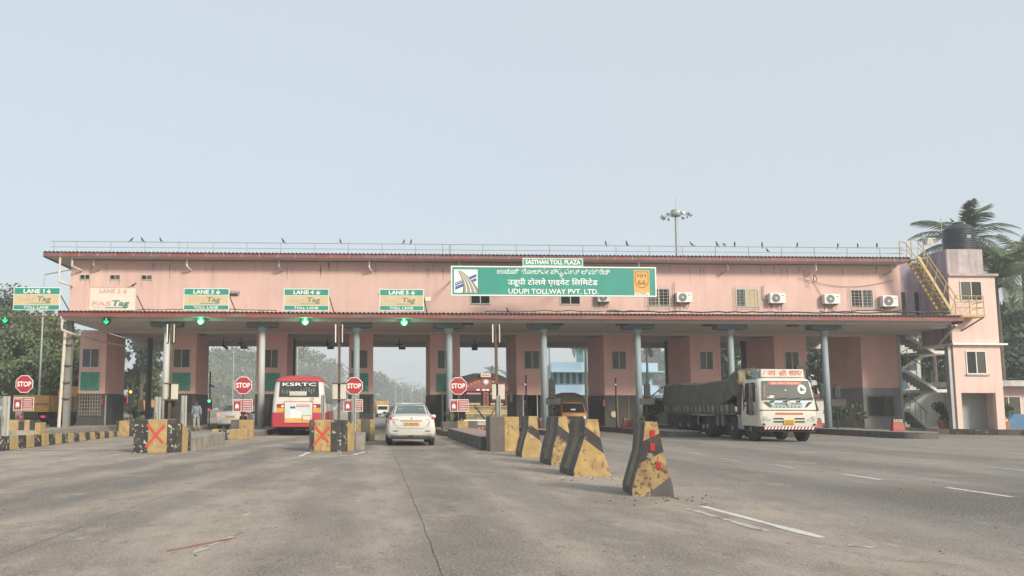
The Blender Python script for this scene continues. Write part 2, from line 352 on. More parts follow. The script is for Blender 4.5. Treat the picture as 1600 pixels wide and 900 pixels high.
for ox in (0, 5.13):   # chalky white outlines in front of the two crossed-out noses
    strip('nose_outline', [(-6.95 + ox, 24.9), (-7.05 + ox, 22.9), (-6.2 + ox, 22.8), (-5.6 + ox, 23.6), (-5.3 + ox, 25.3)], .13, MARK if ox else MARKF, wob=.01, seg=6)
    strip('nose_outline', [(-7.0 + ox, 22.6), (-7.3 + ox, 21.2)], .13, MARKF, wob=.01, seg=4)
    strip('nose_outline', [(-7.0 + ox, 21.7), (-6.4 + ox, 21.6)], .13, MARKF, wob=.01, seg=4)
strip('chalk_mark', [(-1.35, 9.0), (-1.45, 8.3), (-1.62, 7.7)], .06, MARKF, wob=.02, seg=5)
strip('chalk_mark', [(-1.5, 10.6), (-1.55, 10.3)], .08, MARKF, wob=.02, seg=3)
mb = MB(); mb.path([(-1.84, 7.75, .014), (-1.7, 7.93, .016), (-1.55, 8.2, .014), (-1.34, 8.53, .014)], .0045, 6)
tag(mb.build('cord', mat('red_cord', (.30, .06, .04), .7)), 'thin red cord lying on the grey road in the foreground', 'cord')
peb = MB()
for _ in range(420):
    u = random.random(); x = random.uniform(-10, 16); y = random.uniform(4, 30); s = random.uniform(.004, .012)
    peb.obox((x, y, s * .35), (s * 2, s * random.uniform(1, 2), s), (0, 0, random.uniform(0, 3)), random.randint(0, 2))
for _ in range(260):
    cx, cy = random.choice([(4.3, 12.2), (4.3, 16), (4.4, 19), (-.4, 24.6), (-6, 24.2), (4.2, 25)]); s = random.uniform(.004, .018)
    peb.obox((cx + random.gauss(0, .5), cy - .2 + random.gauss(0, .35), s * .3), (s * 2, s * 1.5, s), (0, 0, random.uniform(0, 3)), random.randint(0, 2))
o = stuff(peb.build('road_grit', [mat('grit_grey', (.16, .15, .14), .9), mat('grit_pale', (.42, .38, .33), .9), mat('grit_brown', (.12, .08, .05), .9)])); o['label'] = 'scattered grit and small stones on the road'

# ------------------------------------------------------------------ raised lane islands
XK = [-16.16 + 5.13 * k for k in range(10)]
def stripes_x(x0, x1, widths):
    out = []; x = x0; i = 0
    while x < x1 - 1e-3:
        w = widths[i % len(widths)]; out.append((x, min(x + w, x1))); x += w; i += 1
    return out
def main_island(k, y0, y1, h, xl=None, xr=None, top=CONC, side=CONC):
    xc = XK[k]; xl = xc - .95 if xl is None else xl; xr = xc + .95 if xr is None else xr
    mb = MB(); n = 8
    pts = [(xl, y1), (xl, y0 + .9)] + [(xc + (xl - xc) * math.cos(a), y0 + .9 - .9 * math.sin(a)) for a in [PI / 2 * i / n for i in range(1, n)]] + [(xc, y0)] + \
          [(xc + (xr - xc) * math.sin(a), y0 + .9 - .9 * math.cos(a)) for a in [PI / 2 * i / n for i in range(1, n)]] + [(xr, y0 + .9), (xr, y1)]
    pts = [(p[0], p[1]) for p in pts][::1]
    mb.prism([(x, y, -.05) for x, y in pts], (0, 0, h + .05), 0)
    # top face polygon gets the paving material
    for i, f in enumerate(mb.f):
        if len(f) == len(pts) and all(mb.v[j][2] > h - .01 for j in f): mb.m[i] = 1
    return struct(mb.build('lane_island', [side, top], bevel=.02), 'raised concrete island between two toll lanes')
isl = {}
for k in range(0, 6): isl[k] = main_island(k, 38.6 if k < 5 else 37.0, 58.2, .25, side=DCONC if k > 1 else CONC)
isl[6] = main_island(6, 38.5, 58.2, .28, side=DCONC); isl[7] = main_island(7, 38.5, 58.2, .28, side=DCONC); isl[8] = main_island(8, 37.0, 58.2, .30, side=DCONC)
# stripes of kerb stones on the front of the rightmost island and along the far right pavement
mb = MB(); mb.prism([(27.2, 46.0, -.05), (40, 39.2, -.05), (60, 37.5, -.05), (60, 70, -.05), (27.2, 70, -.05)], (0, 0, .25))
pave = struct(mb.build('pavement', CONC), 'raised pavement in front of the stair tower on the right')
P0, P1 = Vector((27.2, 46.0)), Vector((40, 39.2)); d = (P1 - P0).normalized(); nrm = Vector((d.y, -d.x)); Lk = (P1 - P0).length; nst = 14
for i in range(nst):
    a = P0 + d * (Lk * i / nst); b = P0 + d * (Lk * (i + 1) / nst - .03); q = nrm * .12
    h = .30
    mb = MB(); mb.prism([(a.x + q.x, a.y + q.y, 0), (b.x + q.x, b.y + q.y, 0), (b.x, b.y, 0), (a.x, a.y, 0)], (0, 0, h))
    mb.build('kerb_stone', [YELO, DCONC, BLK][0 if i in (9, 11, 13) else (2 if i % 3 else 1)], pave, bevel=.015)
# long low kerb of the second island from the left: alternating yellow and black stones
kb = struct(MB().prism([(-12.6, 25.5, -.05), (-11.16, 25.5, -.05), (-11.5, 39.0, -.05), (-12.9, 39.0, -.05)], (0, 0, .28)).build('lane_island', DCONC, bevel=.02), 'long low island with yellow and black kerb stones')
ns = 20
for i in range(ns):
    t0, t1 = i / ns, (i + 1) / ns - .002
    ya, yb = 25.3 + 13.4 * t0, 25.3 + 13.4 * t1; xa, xb = -11.0 - .4 * t0, -11.0 - .4 * t1; ha, hb = .44 - .20 * t0, .44 - .20 * t1
    mb = MB(); mb.hexa([(xa - .2, ya, 0), (xa, ya, 0), (xb, yb, 0), (xb - .2, yb, 0), (xa - .2, ya, ha), (xa - .02, ya, ha), (xb - .02, yb, hb), (xb - .2, yb, hb)])
    mb.build('kerb_stone', YELO if i % 2 else BLKP, kb, bevel=.02)
for (x0, x1, m) in [(-12.9, -11.62, BLK), (-11.6, -11.2, YELO)]:
    MB().box(x0, x1, 25.25, 25.5, 0, .46).build('kerb_stone', m, kb, bevel=.02)
# foremost slabs of the islands with the crossed-out noses
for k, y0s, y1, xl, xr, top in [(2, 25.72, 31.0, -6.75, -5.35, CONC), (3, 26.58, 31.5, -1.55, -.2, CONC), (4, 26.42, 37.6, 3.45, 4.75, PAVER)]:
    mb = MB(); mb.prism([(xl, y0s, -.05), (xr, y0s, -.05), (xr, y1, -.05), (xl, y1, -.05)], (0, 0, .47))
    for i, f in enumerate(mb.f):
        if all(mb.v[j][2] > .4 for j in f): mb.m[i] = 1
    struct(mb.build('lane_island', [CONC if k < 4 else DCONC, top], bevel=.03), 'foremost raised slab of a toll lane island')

# ------------------------------------------------------------------ concrete noses, blocks and barriers
YELD = mat('dirt_spotted_yellow', (.40, .285, .13), .85, .2, 3, .3, 26, grime=.75, gcol=(.13, .085, .05), gscale=(6, 6, 5), gthr=.5, chips=.45, ccol=(.10, .07, .045), cscale=14)
def cross(parent, x, z, s, y, rz=0):
    mb = MB()
    for a, b in (((-.9, .95), (.85, -.8)), ((.95, .9), (-1.0, -1.15))):
        y -= .0015
        A = Vector((x + a[0] * s, y, z + a[1] * s * 1.15)); B = Vector((x + b[0] * s, y, z + b[1] * s * 1.15)); d = (B - A).normalized(); n = Vector((-d.z, 0, d.x)) * .042
        mb.poly([A - n, B - n * .8, B + n * .8, A + n])
    for i in range(len(mb.f)):
        f = mb.f[i]; v = [Vector(mb.v[j]) for j in f]
        if (v[1] - v[0]).cross(v[2] - v[0]).y > 0: mb.f[i] = f[::-1]
    return mb.build('painted_cross', REDPAINT, parent)
def nose(label, x0, y0, front, side, h):
    t = thing('concrete_nose', label, 'concrete barrier', (x0, y0, 0), 0, 'crossed-out concrete noses at the lane entries')
    x = 0
    for w, m in front:
        MB().box(x, x + w, 0, 1.1, 0, h).build('painted_block', m, t, bevel=.02); x += w
    pts = [(x, 0), (x + .18, .25), (x + .30, .62), (x + .38, 1.05), (x + .40, 1.35)]
    hs = [h, h * .99, h * .86, h * .68, h * .58]
    for i in range(4):
        a, b = pts[i], pts[i + 1]; q = .004
        MB().hexa([(a[0], a[1] + q, 0), (b[0], b[1] - q, 0), (x - .05, 1.35, 0), (x - .3, 1.2, 0), (a[0], a[1] + q, hs[i]), (b[0], b[1] - q, hs[i + 1]), (x - .05, 1.35, hs[i + 1]), (x - .3, 1.2, hs[i])]).build('painted_block', side[i], t)
    return t, x
n1, w = nose('black and yellow concrete nose with red cross left of the bus', -6.83, 24.33, [(.40, BLKP), (.55, YELO)], [BLKP, BLKP, YELO, BLKP], .96)
cross(n1, .62, .52, .27, -.006)
n2, w = nose('yellow concrete nose with red cross right of the bus, standing before a STOP sign', -1.85, 25.2, [(.14, BLK), (.50, YEL), (.32, BLKP)], [BLK, YEL, YELO, BLK], .94)
cross(n2, .37, .5, .25, -.006)
t = thing('concrete_nose', 'plain nose block, grey left half and yellow right half, beside the white car', 'concrete barrier', (3.62, 25.5, 0))
MB().box(0, .44, 0, .9, 0, 1.06).build('painted_block', mat('bare_grey_block', (.135, .12, .105), .9, .2, 3, .4, 22, grime=.4, gcol=(.25, .2, .15), gthr=.58), t, bevel=.02)
MB().box(.443, .90, .0, .9, 0, 1.05).build('painted_block', YEL, t, bevel=.02)
def stripe_block(label, x0, y0, stripes, h, dep=.7):
    t = thing('striped_block', label, 'concrete block', (x0, y0, 0)); x = 0
    for w, m, hh in stripes: MB().box(x, x + w - .004, 0, dep, 0, hh or h).build('painted_block', m, t, bevel=.02); x += w
    return t
stripe_block('black and yellow striped nose block under the leftmost STOP sign', -17.15, 38.9, [(.37, BLK, 0), (.58, YELO, 0), (.26, BLKP, 0), (.25, YELO, 0), (.24, BLK, 0), (.25, YELO, .6)], .72)
stripe_block('small striped block beside the blue post left of the first red cross', -11.6, 38.4, [(.13, BLK, 0), (.48, YEL, 0), (.4, BLK, 0)], .70)
stripe_block('low peeling block of yellow and black concrete behind the silver car', -6.5, 34.4, [(.28, YELO, 0), (.42, BLKP, 0), (.32, YELO, 0), (.42, YELO, 0)], .43, .6)
stripe_block('short yellow block standing behind the low peeling block', -6.1, 36.6, [(.35, BLKG, 0), (.60, YEL, 0)], .78, .5)
stripe_block('dark and yellow block right of the second red cross', -.62, 33.5, [(.22, YEL, 0), (.35, DCONC, 0), (.20, YELO, 0)], .85, .6)
stripe_block('yellow block between planter and decorated lorry under the fourth STOP sign', 3.95, 38.2, [(.5, YEL, 0), (.42, DCONC, 0)], .74, .5)

def clip(poly, a, b, c, sign):
    out = []
    for i in range(len(poly)):
        p, q = poly[i], poly[(i + 1) % len(poly)]; dp = (a * p[0] + b * p[1] - c) * sign; dq = (a * q[0] + b * q[1] - c) * sign
        if dp >= 0: out.append(p)
        if dp * dq < 0:
            t = dp / (dp - dq); out.append((p[0] + (q[0] - p[0]) * t, p[1] + (q[1] - p[1]) * t))
    return out
def barrier(label, loc, rz, w, tw, h, length, cuts, mats, kink=True):
    """lying concrete barrier seen end-on; end profile cut into painted bands by slanting lines"""
    t = thing('crash_barrier', label, 'concrete barrier', loc, rz, 'striped concrete crash barriers standing in a row')
    prof = [(-w / 2, 0), (w / 2, 0), (w / 2 - .03, .10), (tw / 2 + .09, h * .42), (tw / 2 + .03, h * .7), (tw / 2, h), (-tw / 2, h), (-tw / 2 - .03, h * .66), (-tw / 2 - .12, h * .42), (-w / 2, .12)]
    if not kink: prof = [(-w / 2, 0), (w / 2, 0), (w / 2 - .01, .16), (tw / 2 + .10, h * .55), (tw / 2, h), (-tw / 2, h), (-tw / 2 - .05, h * .6), (-w / 2, .12)]
    # body
    n = len(prof); rings = [[(x * s_, y, z * hh) for x, z in prof] for y, s_, hh in ((0.0, 1, 1), (.03, 1, 1), (length * .5, 1.0, 1.0), (length, 1.0, .995))]
    b = MB().loft(rings); body = b.build('barrier_body', BLKG, t, bevel=.02)
    # painted bands on the end face, 3 mm proud
    polys = [prof]
    rest = prof
    for (a, bb, c), m in zip(cuts, mats):
        p = clip(rest, a, bb, c, 1); rest = clip(rest, a, bb, c, -1)
        if len(p) > 2 and m is not None: MB().prism([(x, .002, z) for x, z in p], (0, -.006, 0)).build('painted_band', m, t)
    if len(rest) > 2 and mats[len(cuts)] is not None: MB().prism([(x, .002, z) for x, z in rest], (0, -.006, 0)).build('painted_band', mats[len(cuts)], t)
    # worn stripe along the left flank
    lp = [p for p in prof if p[0] < 0 and p[1] > .1]; lp.sort(key=lambda p: p[1])
    mb = MB()
    for p, q in zip(lp[:-1], lp[1:]):
        mb.poly([(p[0] - .004, length * .30, p[1]), (p[0] - .004, length * .62, p[1]), (q[0] - .004, length * .62, q[1]), (q[0] - .004, length * .30, q[1])][::-1])
    mb.build('worn_stripe', WORN, t)
    return t
bar = barrier('nearest striped barrier, with three red reflectors, leaning slightly in the road', (4.22, 12.55, 0), math.radians(-8), .60, .17, 1.11, .95,
              [(-.50, 1, .88), (-.50, 1, .58), (-.75, 1, .10)], [YEL, BLK, YELD, BLKG], kink=False)
REFL = mat('red_reflector', (.42, .02, .03), .35, .05, 4, spec=.6)
for x, z in ((.02, .93), (.01, .73), (.09, .46)): MB().box(x - .036, x + .036, -.016, -.004, z - .055, z + .055).build('reflector', REFL, bar, bevel=.004)
mb = MB(); mb.path([(-.06 + .055 * math.cos(a), .5, 1.10 + .09 * math.sin(a)) for a in [PI * i / 8 for i in range(9)]], .012, 6); mb.build('lifting_loop', RUST, bar)
barrier('second striped barrier from the front, the broadest of the row', (4.30, 16.25, 0), math.radians(2), .74, .26, 1.10, 1.1, [(.75, 1, .86), (.75, 1, .60)], [YEL, BLK, YEL])
barrier('third striped barrier from the front, chipped at its foot', (4.45, 19.35, 0), math.radians(2), .58, .20, 1.12, 1.15, [(.75, 1, .84), (.75, 1, .58)], [YEL, BLK, YELD])
barrier('fourth striped barrier from the front, next to the yellow nose block', (4.36, 22.5, 0), math.radians(0), .62, .22, 1.10, 1.0, [(.7, 1, .82), (.7, 1, .58)], [YELO, BLK, YELO])
for k, (lx, ly, lz, lab) in enumerate([(14.3, 46.5, .25, 'red plastic barrier with striped top beside the fifth blue column'), (9.1, 45.6, .25, 'red plastic barrier with striped top beside the booth with the open front'), (24.95, 39.2, .30, 'red plastic barrier on the near end of the rightmost island'), (24.3, 45.2, .28, 'red plastic barrier half hidden behind the white lorry')]):
    t = thing('road_barrier', lab, 'plastic barrier', (lx, ly, lz), random.uniform(-.1, .1)); t.scale = (.72, .72, .8)
    MB().hexa([(-.42, -.22, 0), (.42, -.22, 0), (.42, .22, 0), (-.42, .22, 0), (-.34, -.13, .5), (.34, -.13, .5), (.34, .13, .5), (-.34, .13, .5)]).build('body', REDPL, t, bevel=.03)
    MB().hexa([(-.34, -.131, .5), (.34, -.131, .5), (.34, .131, .5), (-.34, .131, .5), (-.30, -.10, .70), (.30, -.10, .70), (.30, .10, .70), (-.30, .10, .70)]).build('top_band', BLACK, t)
    mb = MB()
    for i in range(5):
        x = -.30 + .125 * i; mb.poly([(x, -.136, .51), (x + .055, -.136, .51), (x + .095, -.108, .69), (x + .04, -.108, .69)])
    mb.build('stripes', WORN if 0 else BEIGES, t)
# ------------------------------------------------------------------ toll plaza building
pl = thing('toll_plaza', 'long two-storey pink toll plaza spanning all lanes with red fascias', 'building', (0, 45, 0))
pl_inv = Vector((0, -45, 0))
def P(mb, name, m, parent=None, **k):
    o = mb.build(name, m, pl if parent is None else parent, **k); 
    if parent is None: o.location = pl_inv
    return o
WY = 47.0
P(MB().box(-17.05, 30.6, WY, 57.2, 6.20, 9.62), 'upper_wall', PINK)
P(MB().box(-16.3, 31.5, 44.25, 58.0, 5.90, 6.19), 'canopy_slab', SOFFIT); P(MB().box(-16.3, 31.5, 43.58, 44.25, 6.05, 6.192), 'canopy_edge', SOFFIT)
P(MB().box(-16.4, 31.55, 57.6, 58.0, 5.55, 5.9), 'rear_beam', SOFFIT)
P(MB().box(-17.3, 32.0, 49.95, 50.3, 5.74, 5.898), 'soffit_beam', SOFFIT)
# corrugated canopy sheet
def corrugated(name, x0, x1, y0, z0, y1, z1, pitch=.22, amp=.035, parent=None):
    mb = MB(); n = int((x1 - x0) / pitch * 2); a = []; b = []
    for i in range(n + 1):
        x = x0 + (x1 - x0) * i / n; dz = amp if i % 2 else -amp; a.append((x, y0, z0 + dz)); b.append((x, y1, z1 + dz))
    m2 = len(a); mb.add(a + b + [(x, y, z - .012) for x, y, z in a + b], [(i, i + 1, m2 + i + 1, m2 + i) for i in range(m2 - 1)] + [(2 * m2 + i, 3 * m2 + i, 3 * m2 + i + 1, 2 * m2 + i + 1) for i in range(m2 - 1)] + [(i, 2 * m2 + i, 2 * m2 + i + 1, i + 1) for i in range(m2 - 1)])
    return P(mb, name, SHEET, parent)
corrugated('canopy_sheet', -16.36, 31.55, 43.40, 6.30, WY - .03, 6.48)
corrugated('roof_sheet', -18.2, 30.6, 45.86, 9.90, 58, 9.98)
P(MB().box(-18.15, 30.55, 46.02, 58.0, 9.66, 9.84), 'roof_slab', SOFFIT)
fl = MB().box(.006, .985, 0, .05, 0, .235).mesh('fascia_panel', FASCIA); fl2 = MB().box(.006, .985, 0, .05, 0, .235).mesh('fascia_panel', FASCIA2)
for i in range(49):
    x = -16.38 + i * .98
    share('fascia_panel', fl2 if random.random() < .25 else fl, pl, pl_inv + Vector((x, 43.52 + random.uniform(-.008, .008), 6.03 + random.uniform(-.006, .006))))
fu = MB().box(.006, .99, 0, .05, 0, .215).mesh('fascia_panel', FASCIA2); fu2 = MB().box(.006, .99, 0, .05, 0, .215).mesh('fascia_panel', FASCIA)
for i in range(49):
    share('fascia_panel', fu2 if random.random() < .25 else fu, pl, pl_inv + Vector((-18.25 + i * .998, 45.95 + random.uniform(-.006, .006), 9.655)))
mb = MB()
for i in range(1, 49): mb.box(-18.25 + i * .998 - .012, -18.25 + i * .998 + .012, 45.925, 45.99, 9.645, 9.88)
stuff(P(mb, 'fascia_seams', SEAM))
# end fascias
P(MB().box(-18.25, -18.2, 46.02, 58, 9.605, 9.875), 'end_fascia', FASCIA2); P(MB().box(31.62, 31.67, 43.55, WY, 5.92, 6.25), 'end_fascia', FASCIA)
# roof railing
mb = MB(); mb.tube((-18.0, 46.3, 10.56), (30.45, 46.3, 10.52), .024, 6); P(mb, 'top_rail', RAILM)
mb = MB(); mb.tube((-18.0, 46.3, 10.24), (30.45, 46.3, 10.20), .018, 6); P(mb, 'mid_rail', RAILM)
rp = MB().tube((0, 0, 9.88), (0, 0, 10.53), .022, 6).mesh('rail_post', RAILM)
x = -17.8
while x < 30.5: share('rail_post', rp, pl, pl_inv + Vector((x, 46.3, 0))); x += 1.90 if x > -17.5 else 1.27
share('rail_post', rp, pl, pl_inv + Vector((-11.2, 46.32, .0)), (0, .08, 0)); 
for a in (-.35, .1):
    share('rail_post', rp, pl, pl_inv + Vector((4.35 + a, 46.33, 0)))
# drain spouts under the eaves
for k, xx in enumerate([-15.6, -10.4, -5.25, -.15, 4.95, 15.2, 20.3, 25.4, 29.8]):
    s = -1 if xx > 8 else 1
    mb = MB(); mb.path([(xx, 46.45, 9.62), (xx, 46.45, 9.22), (xx + .12 * s, 46.8, 9.08), (xx + .15 * s, 47.0, 9.06)], .045, 8)
    P(mb, 'drain_spout', WHITEP if k % 2 else GALV)
mb = MB(); mb.path([(-17.35, 46.1, 9.65), (-17.35, 46.1, 8.25), (-16.9, 46.4, 8.13), (-16.95, 47.02, 8.1)], .065, 8); P(mb, 'downpipe', CREAM)
mb = MB(); mb.path([(-16.75, 46.3, 9.65), (-16.75, 46.3, 9.15), (-16.4, 46.9, 9.0)], .055, 8); P(mb, 'downpipe', CREAM)
mb = MB(); mb.path([(-16.25, 43.8, 5.9), (-16.25, 43.85, 5.35), (-15.9, 44.2, 5.2), (-15.2, 48, 5.0), (-14.6, 49.8, 4.95)], .06, 8); P(mb, 'downpipe', CREAM)
# columns
cap = MB().hexa([(-.45, -.3, 5.62), (.45, -.3, 5.62), (.45, .3, 5.62), (-.45, .3, 5.62), (-.85, -.34, 5.66), (.85, -.34, 5.66), (.85, .34, 5.66), (-.85, .34, 5.66)]).box(-.85, .85, -.34, .34, 5.66, 5.897).mesh('column_capital', mat('dark_teal_capital', (.10, .125, .135), .6, .15, 2))
collar = MB().lathe([(.165, 5.35), (.26, 5.54), (.26, 5.62)], n=20).mesh('column_collar', COLM)
sh_w = MB().lathe([(.185, .2), (.178, 3.0), (.178, 3.06), (.165, 5.36)], n=20).mesh('column', COLW, True); sh_b = MB().lathe([(.185, .2), (.178, 3.0), (.165, 5.36)], n=20).mesh('column', COLM, True)
cx = [-11.03, -5.91, -.81, 4.22, 9.38, 14.53, 19.64, 24.85]
for i, x in enumerate(cx):
    c = share('column', sh_w if i < 2 else sh_b, pl, pl_inv + Vector((x, 45, 0))); share('column_collar', collar, c); share('column_capital', cap, c)
# corner post of the canopy with pipe
c = P(MB().box(-16.32, -16.02, 44.7, 45.0, .2, 5.9), 'column', mat('corner_post', (.22, .215, .2), .7, .15, 2, grime=.4, gcol=(.1, .08, .07)))
mb = MB(); mb.tube((-.17 - 16.3, 44.62, .25), (-.15 - 16.2, 44.62, 5.3), .085, 10); P(mb, 'standpipe', CREAM)
mb = MB()
for z in (1.75, 2.6, 3.5, 4.6): mb.box(-16.42, -15.98, 44.56, 44.72, z, z + .045)
P(mb, 'pipe_clamps', RUST)
# rear columns
for i, x in enumerate([-16.16 + 1.4, -5.25, 20.0, 25.2, 31.9]):
    P(MB().lathe([(.2, .1), (.2, 5.9)], (x, 55.7, 0), 14), 'rear_column', DSTEEL, smooth=True)
# end wall under the canopy on the right, with a window
P(MB().box(29.85, 32.1, 50.0, 54.0, 2.62, 5.895), 'end_wall', PINKB); P(MB().box(29.82, 32.13, 49.97, 54.03, .1, 2.62), 'end_wall_base', mat('grey_wall_base', (.27, .275, .28), .8, .1, 1.5, grime=.4, gcol=(.15, .14, .13)))
def window(parent, x0, x1, z0, z1, y, off=Vector((0, 0, 0)), panes=(PANED, PANEO), grille=False, frame=ALU, split=.5, ft=.05, gm=GRILLE, bars=(6, 7)):
    """sliding window: frame proud of the wall, two panes, optional bar grille"""
    w = MB(); xm = x0 + (x1 - x0) * split
    w.box(x0, x1, y - .045, y + .01, z0, z0 + ft); w.box(x0, x1, y - .045, y + .01, z1 - ft, z1)
    w.box(x0, x0 + ft, y - .044, y + .01, z0 + ft, z1 - ft); w.box(x1 - ft, x1, y - .044, y + .01, z0 + ft, z1 - ft); w.box(xm - ft / 2, xm + ft / 2, y - .048, y + .01, z0 + ft, z1 - ft)
    f = w.build('window', frame, parent); f.location = off
    MB().poly([(x0 + ft, y - .02, z0 + ft), (xm - ft / 2, y - .02, z0 + ft), (xm - ft / 2, y - .02, z1 - ft), (x0 + ft, y - .02, z1 - ft)]).build('pane', panes[0], f)
    MB().poly([(xm + ft / 2, y - .012, z0 + ft), (x1 - ft, y - .012, z0 + ft), (x1 - ft, y - .012, z1 - ft), (xm + ft / 2, y - .012, z1 - ft)]).build('pane', panes[1], f)
    if grille:
        g_ = MB(); nx, nz = bars; e = .07
        for i in range(nx + 1): xx = x0 - e + (x1 - x0 + 2 * e) * i / nx; g_.tube((xx, y - .13, z0 - e), (xx, y - .13, z1 + e), .010, 4)
        for i in range(nz + 1): zz = z0 - e + (z1 - z0 + 2 * e) * i / nz; g_.tube((x0 - e - .04, y - .135, zz), (x1 + e + .04, y - .135, zz), .010, 4)
        g_.build('window_grille', gm, f)
    return f
window(pl, 30.04, 31.66, .92, 2.11, 49.97, pl_inv, (DARK, PANEO), True, DGRILLE, .62, .06, DGRILLE, (5, 2))
for x0, x1, a in [(-16.53, -15.95, 0), (-14.84, -14.25, 1), (-13.07, -12.45, 2)]:
    window(pl, x0, x1, 8.50, 8.79, WY, pl_inv, (PANED, PANED if a == 0 else PANEO), False, ALU, .5, .035)
for x0, x1, a in [(15.81, 17.11, 0), (20.94, 22.27, 1), (27.62, 28.95, 2)]:
    window(pl, x0, x1, 7.15, 8.22, WY, pl_inv, [(PANEO, PANED), (PANEB, BEIGES), (PANED, PANEB)][a], True, ALU, [.5, .42, .5][a])
for x0, x1 in [(5.63, 6.77), (10.78, 11.95)]:
    window(pl, x0, x1, 7.22, 8.1, WY, pl_inv, (PANED, PANED), False, ALU, .5)
# spiked ventilation louvres above the lane boards
for xa, xb in [(-9.3, -7.6), (-4.15, -2.55), (.55, 2.0)]:
    mb = MB(); mb.box(xa, xb - .55, WY - .04, WY + .01, 7.63, 7.74); mb.box(xb - .5, xb, WY - .04, WY + .01, 7.62, 7.74)
    v = P(mb, 'louvre', DARK); mb = MB()
    for i in range(14): xx = xa - .1 + (xb - xa + .2) * i / 13; mb.tube((xx, WY - .1, 7.60), (xx, WY - .1, 7.92), .012, 4)
    mb.tube((xa - .12, WY - .1, 7.82), (xb + .12, WY - .1, 7.82), .014, 4); mb.build('spikes', DGRILLE, v)
# lights under the canopy
for x in (5.2, 10.1, 13.6, 18.3, 23.0):
    P(MB().box(x - .3, x + .3, 44.6, 44.85, 5.80, 5.9), 'soffit_lamp', BLACK)
# cables: along the canopy sheet and looped on the wall
def cable(label, pts, r=.018, m=BLACK):
    mb = MB(); mb.path(pts, r, 5); return tag(mb.build('cable', m), label, 'cable')
def sag(a, b, n=10, s=.1, jit=.02):
    a = Vector(a); b = Vector(b); return [a.lerp(b, i / n) + Vector((0, random.uniform(-jit, jit), -s * math.sin(PI * i / n) + random.uniform(-jit, jit))) for i in range(n + 1)]
cable('bundle of black cables lying along the canopy roof right of the main sign', sag((12.5, 43.7, 6.46), (30.9, 43.7, 6.50), 40, .02, .035), .04)
cable('second cable running along the canopy roof beneath the main sign', sag((6.0, 43.72, 6.42), (17, 43.72, 6.47), 24, -.05, .05), .022)
cable('thin cable bundle on the canopy roof between the second and fourth lane boards', sag((-13, 43.7, 6.40), (-5.0, 43.7, 6.42), 22, -.05, .03), .02)
cable('dark cable lying on the roof near the balcony platform', sag((24.0, 43.75, 6.52), (31.0, 43.75, 6.56), 20, -.04, .05), .03)
cable('thin cable sagging across the upper wall near the roof ladder', sag((24.6, 46.9, 8.85), (30.2, 46.95, 8.75), 14, .45, 0), .012, RUST)
cable('loop of cable hanging from the last drain spout', [(25.35, 46.6, 9.0), (25.5, 46.6, 8.8), (25.45, 46.6, 8.55), (25.3, 46.6, 8.65), (25.32, 46.6, 8.95)], .02)
cable('thin wire falling slantwise down the pink wall', [(25.2, 46.95, 9.2), (25.7, 46.95, 8.2), (26.4, 46.95, 7.0)], .011, RUST)
cable('conduit rising from the first visible air conditioner', [(17.35, 46.9, 6.7), (17.35, 46.9, 8.55)], .016, RUST)
cable('bent pipe beside the air conditioner next to the second barred window', [(22.55, 46.9, 8.4), (22.52, 46.9, 7.6), (22.8, 46.85, 7.55)], .03, GALV)

# dirt runs on the wall: under the air conditioners, the eaves joints and the window corners
STAIN = mat('wall_dirt_run', (.40, .285, .255), .9, .15, 3); STAIN2 = mat('dark_wall_dirt_run', (.30, .22, .20), .9, .15, 3)
def dirt_run(x, z, w, h, m):
    mb = MB(); n = 7; L_, R_ = [], []
    for i in range(n + 1):
        q = i / n; ww = w * (1 - q) ** .7 * random.uniform(.6, 1.1) / 2 + .004; L_.append((x - ww + random.uniform(-.01, .01), WY - .003, z - h * q)); R_.append((x + ww + random.uniform(-.01, .01), WY - .003, z - h * q))
    for i in range(n): mb.poly([L_[i + 1], R_[i + 1], R_[i], L_[i]])
    P(mb, 'dirt_run', m)
for x0, w in [(17.4, .8), (22.8, .8), (25.95, .8), (29.3, .85)]:
    for i in range(4): dirt_run(x0 + w * random.random(), 7.26, random.uniform(.04, .10), random.uniform(.25, .6), STAIN2 if i % 2 else STAIN)
for i in range(46): dirt_run(random.uniform(-16.8, 30.2), random.uniform(9.2, 9.6), random.uniform(.03, .09), random.uniform(.25, 1.0), STAIN)
for x0, x1, z in [(15.81, 17.11, 7.15), (20.94, 22.27, 7.15), (27.62, 28.95, 7.15), (-16.53, -15.95, 8.5), (-14.84, -14.25, 8.5), (-13.07, -12.45, 8.5)]:
    for x in (x0 + .03, x1 - .03, random.uniform(x0, x1)): dirt_run(x, z, random.uniform(.03, .07), random.uniform(.2, .5), STAIN)
for i in range(26): dirt_run(random.uniform(-16.6, 30), random.uniform(6.6, 6.9), random.uniform(.1, .4), random.uniform(.15, .3), STAIN)
# ------------------------------------------------------------------ toll booths
BOARD = bpy.data.materials.new('tariff_board_print'); BOARD.use_nodes = True
_t = BOARD.node_tree; _b = _t.nodes['Principled BSDF']; _g = _t.nodes.new('ShaderNodeNewGeometry'); _m = _t.nodes.new('ShaderNodeMapping'); _m.inputs['Rotation'].default_value = (PI / 2, 0, 0)
_k = _t.nodes.new('ShaderNodeTexBrick'); _k.inputs['Scale'].default_value = 1; _k.inputs['Brick Width'].default_value = .14; _k.inputs['Row Height'].default_value = .085; _k.inputs['Mortar Size'].default_value = .018
_k.inputs['Color1'].default_value = (.05, .27, .19, 1); _k.inputs['Color2'].default_value = (.16, .40, .30, 1); _k.inputs['Mortar'].default_value = (.05, .33, .24, 1); _k.inputs['Bias'].default_value = -.1
_t.links.new(_g.outputs['Position'], _m.inputs[0]); _t.links.new(_m.outputs[0], _k.inputs['Vector']); _t.links.new(_k.outputs[0], _b.inputs['Base Color'])
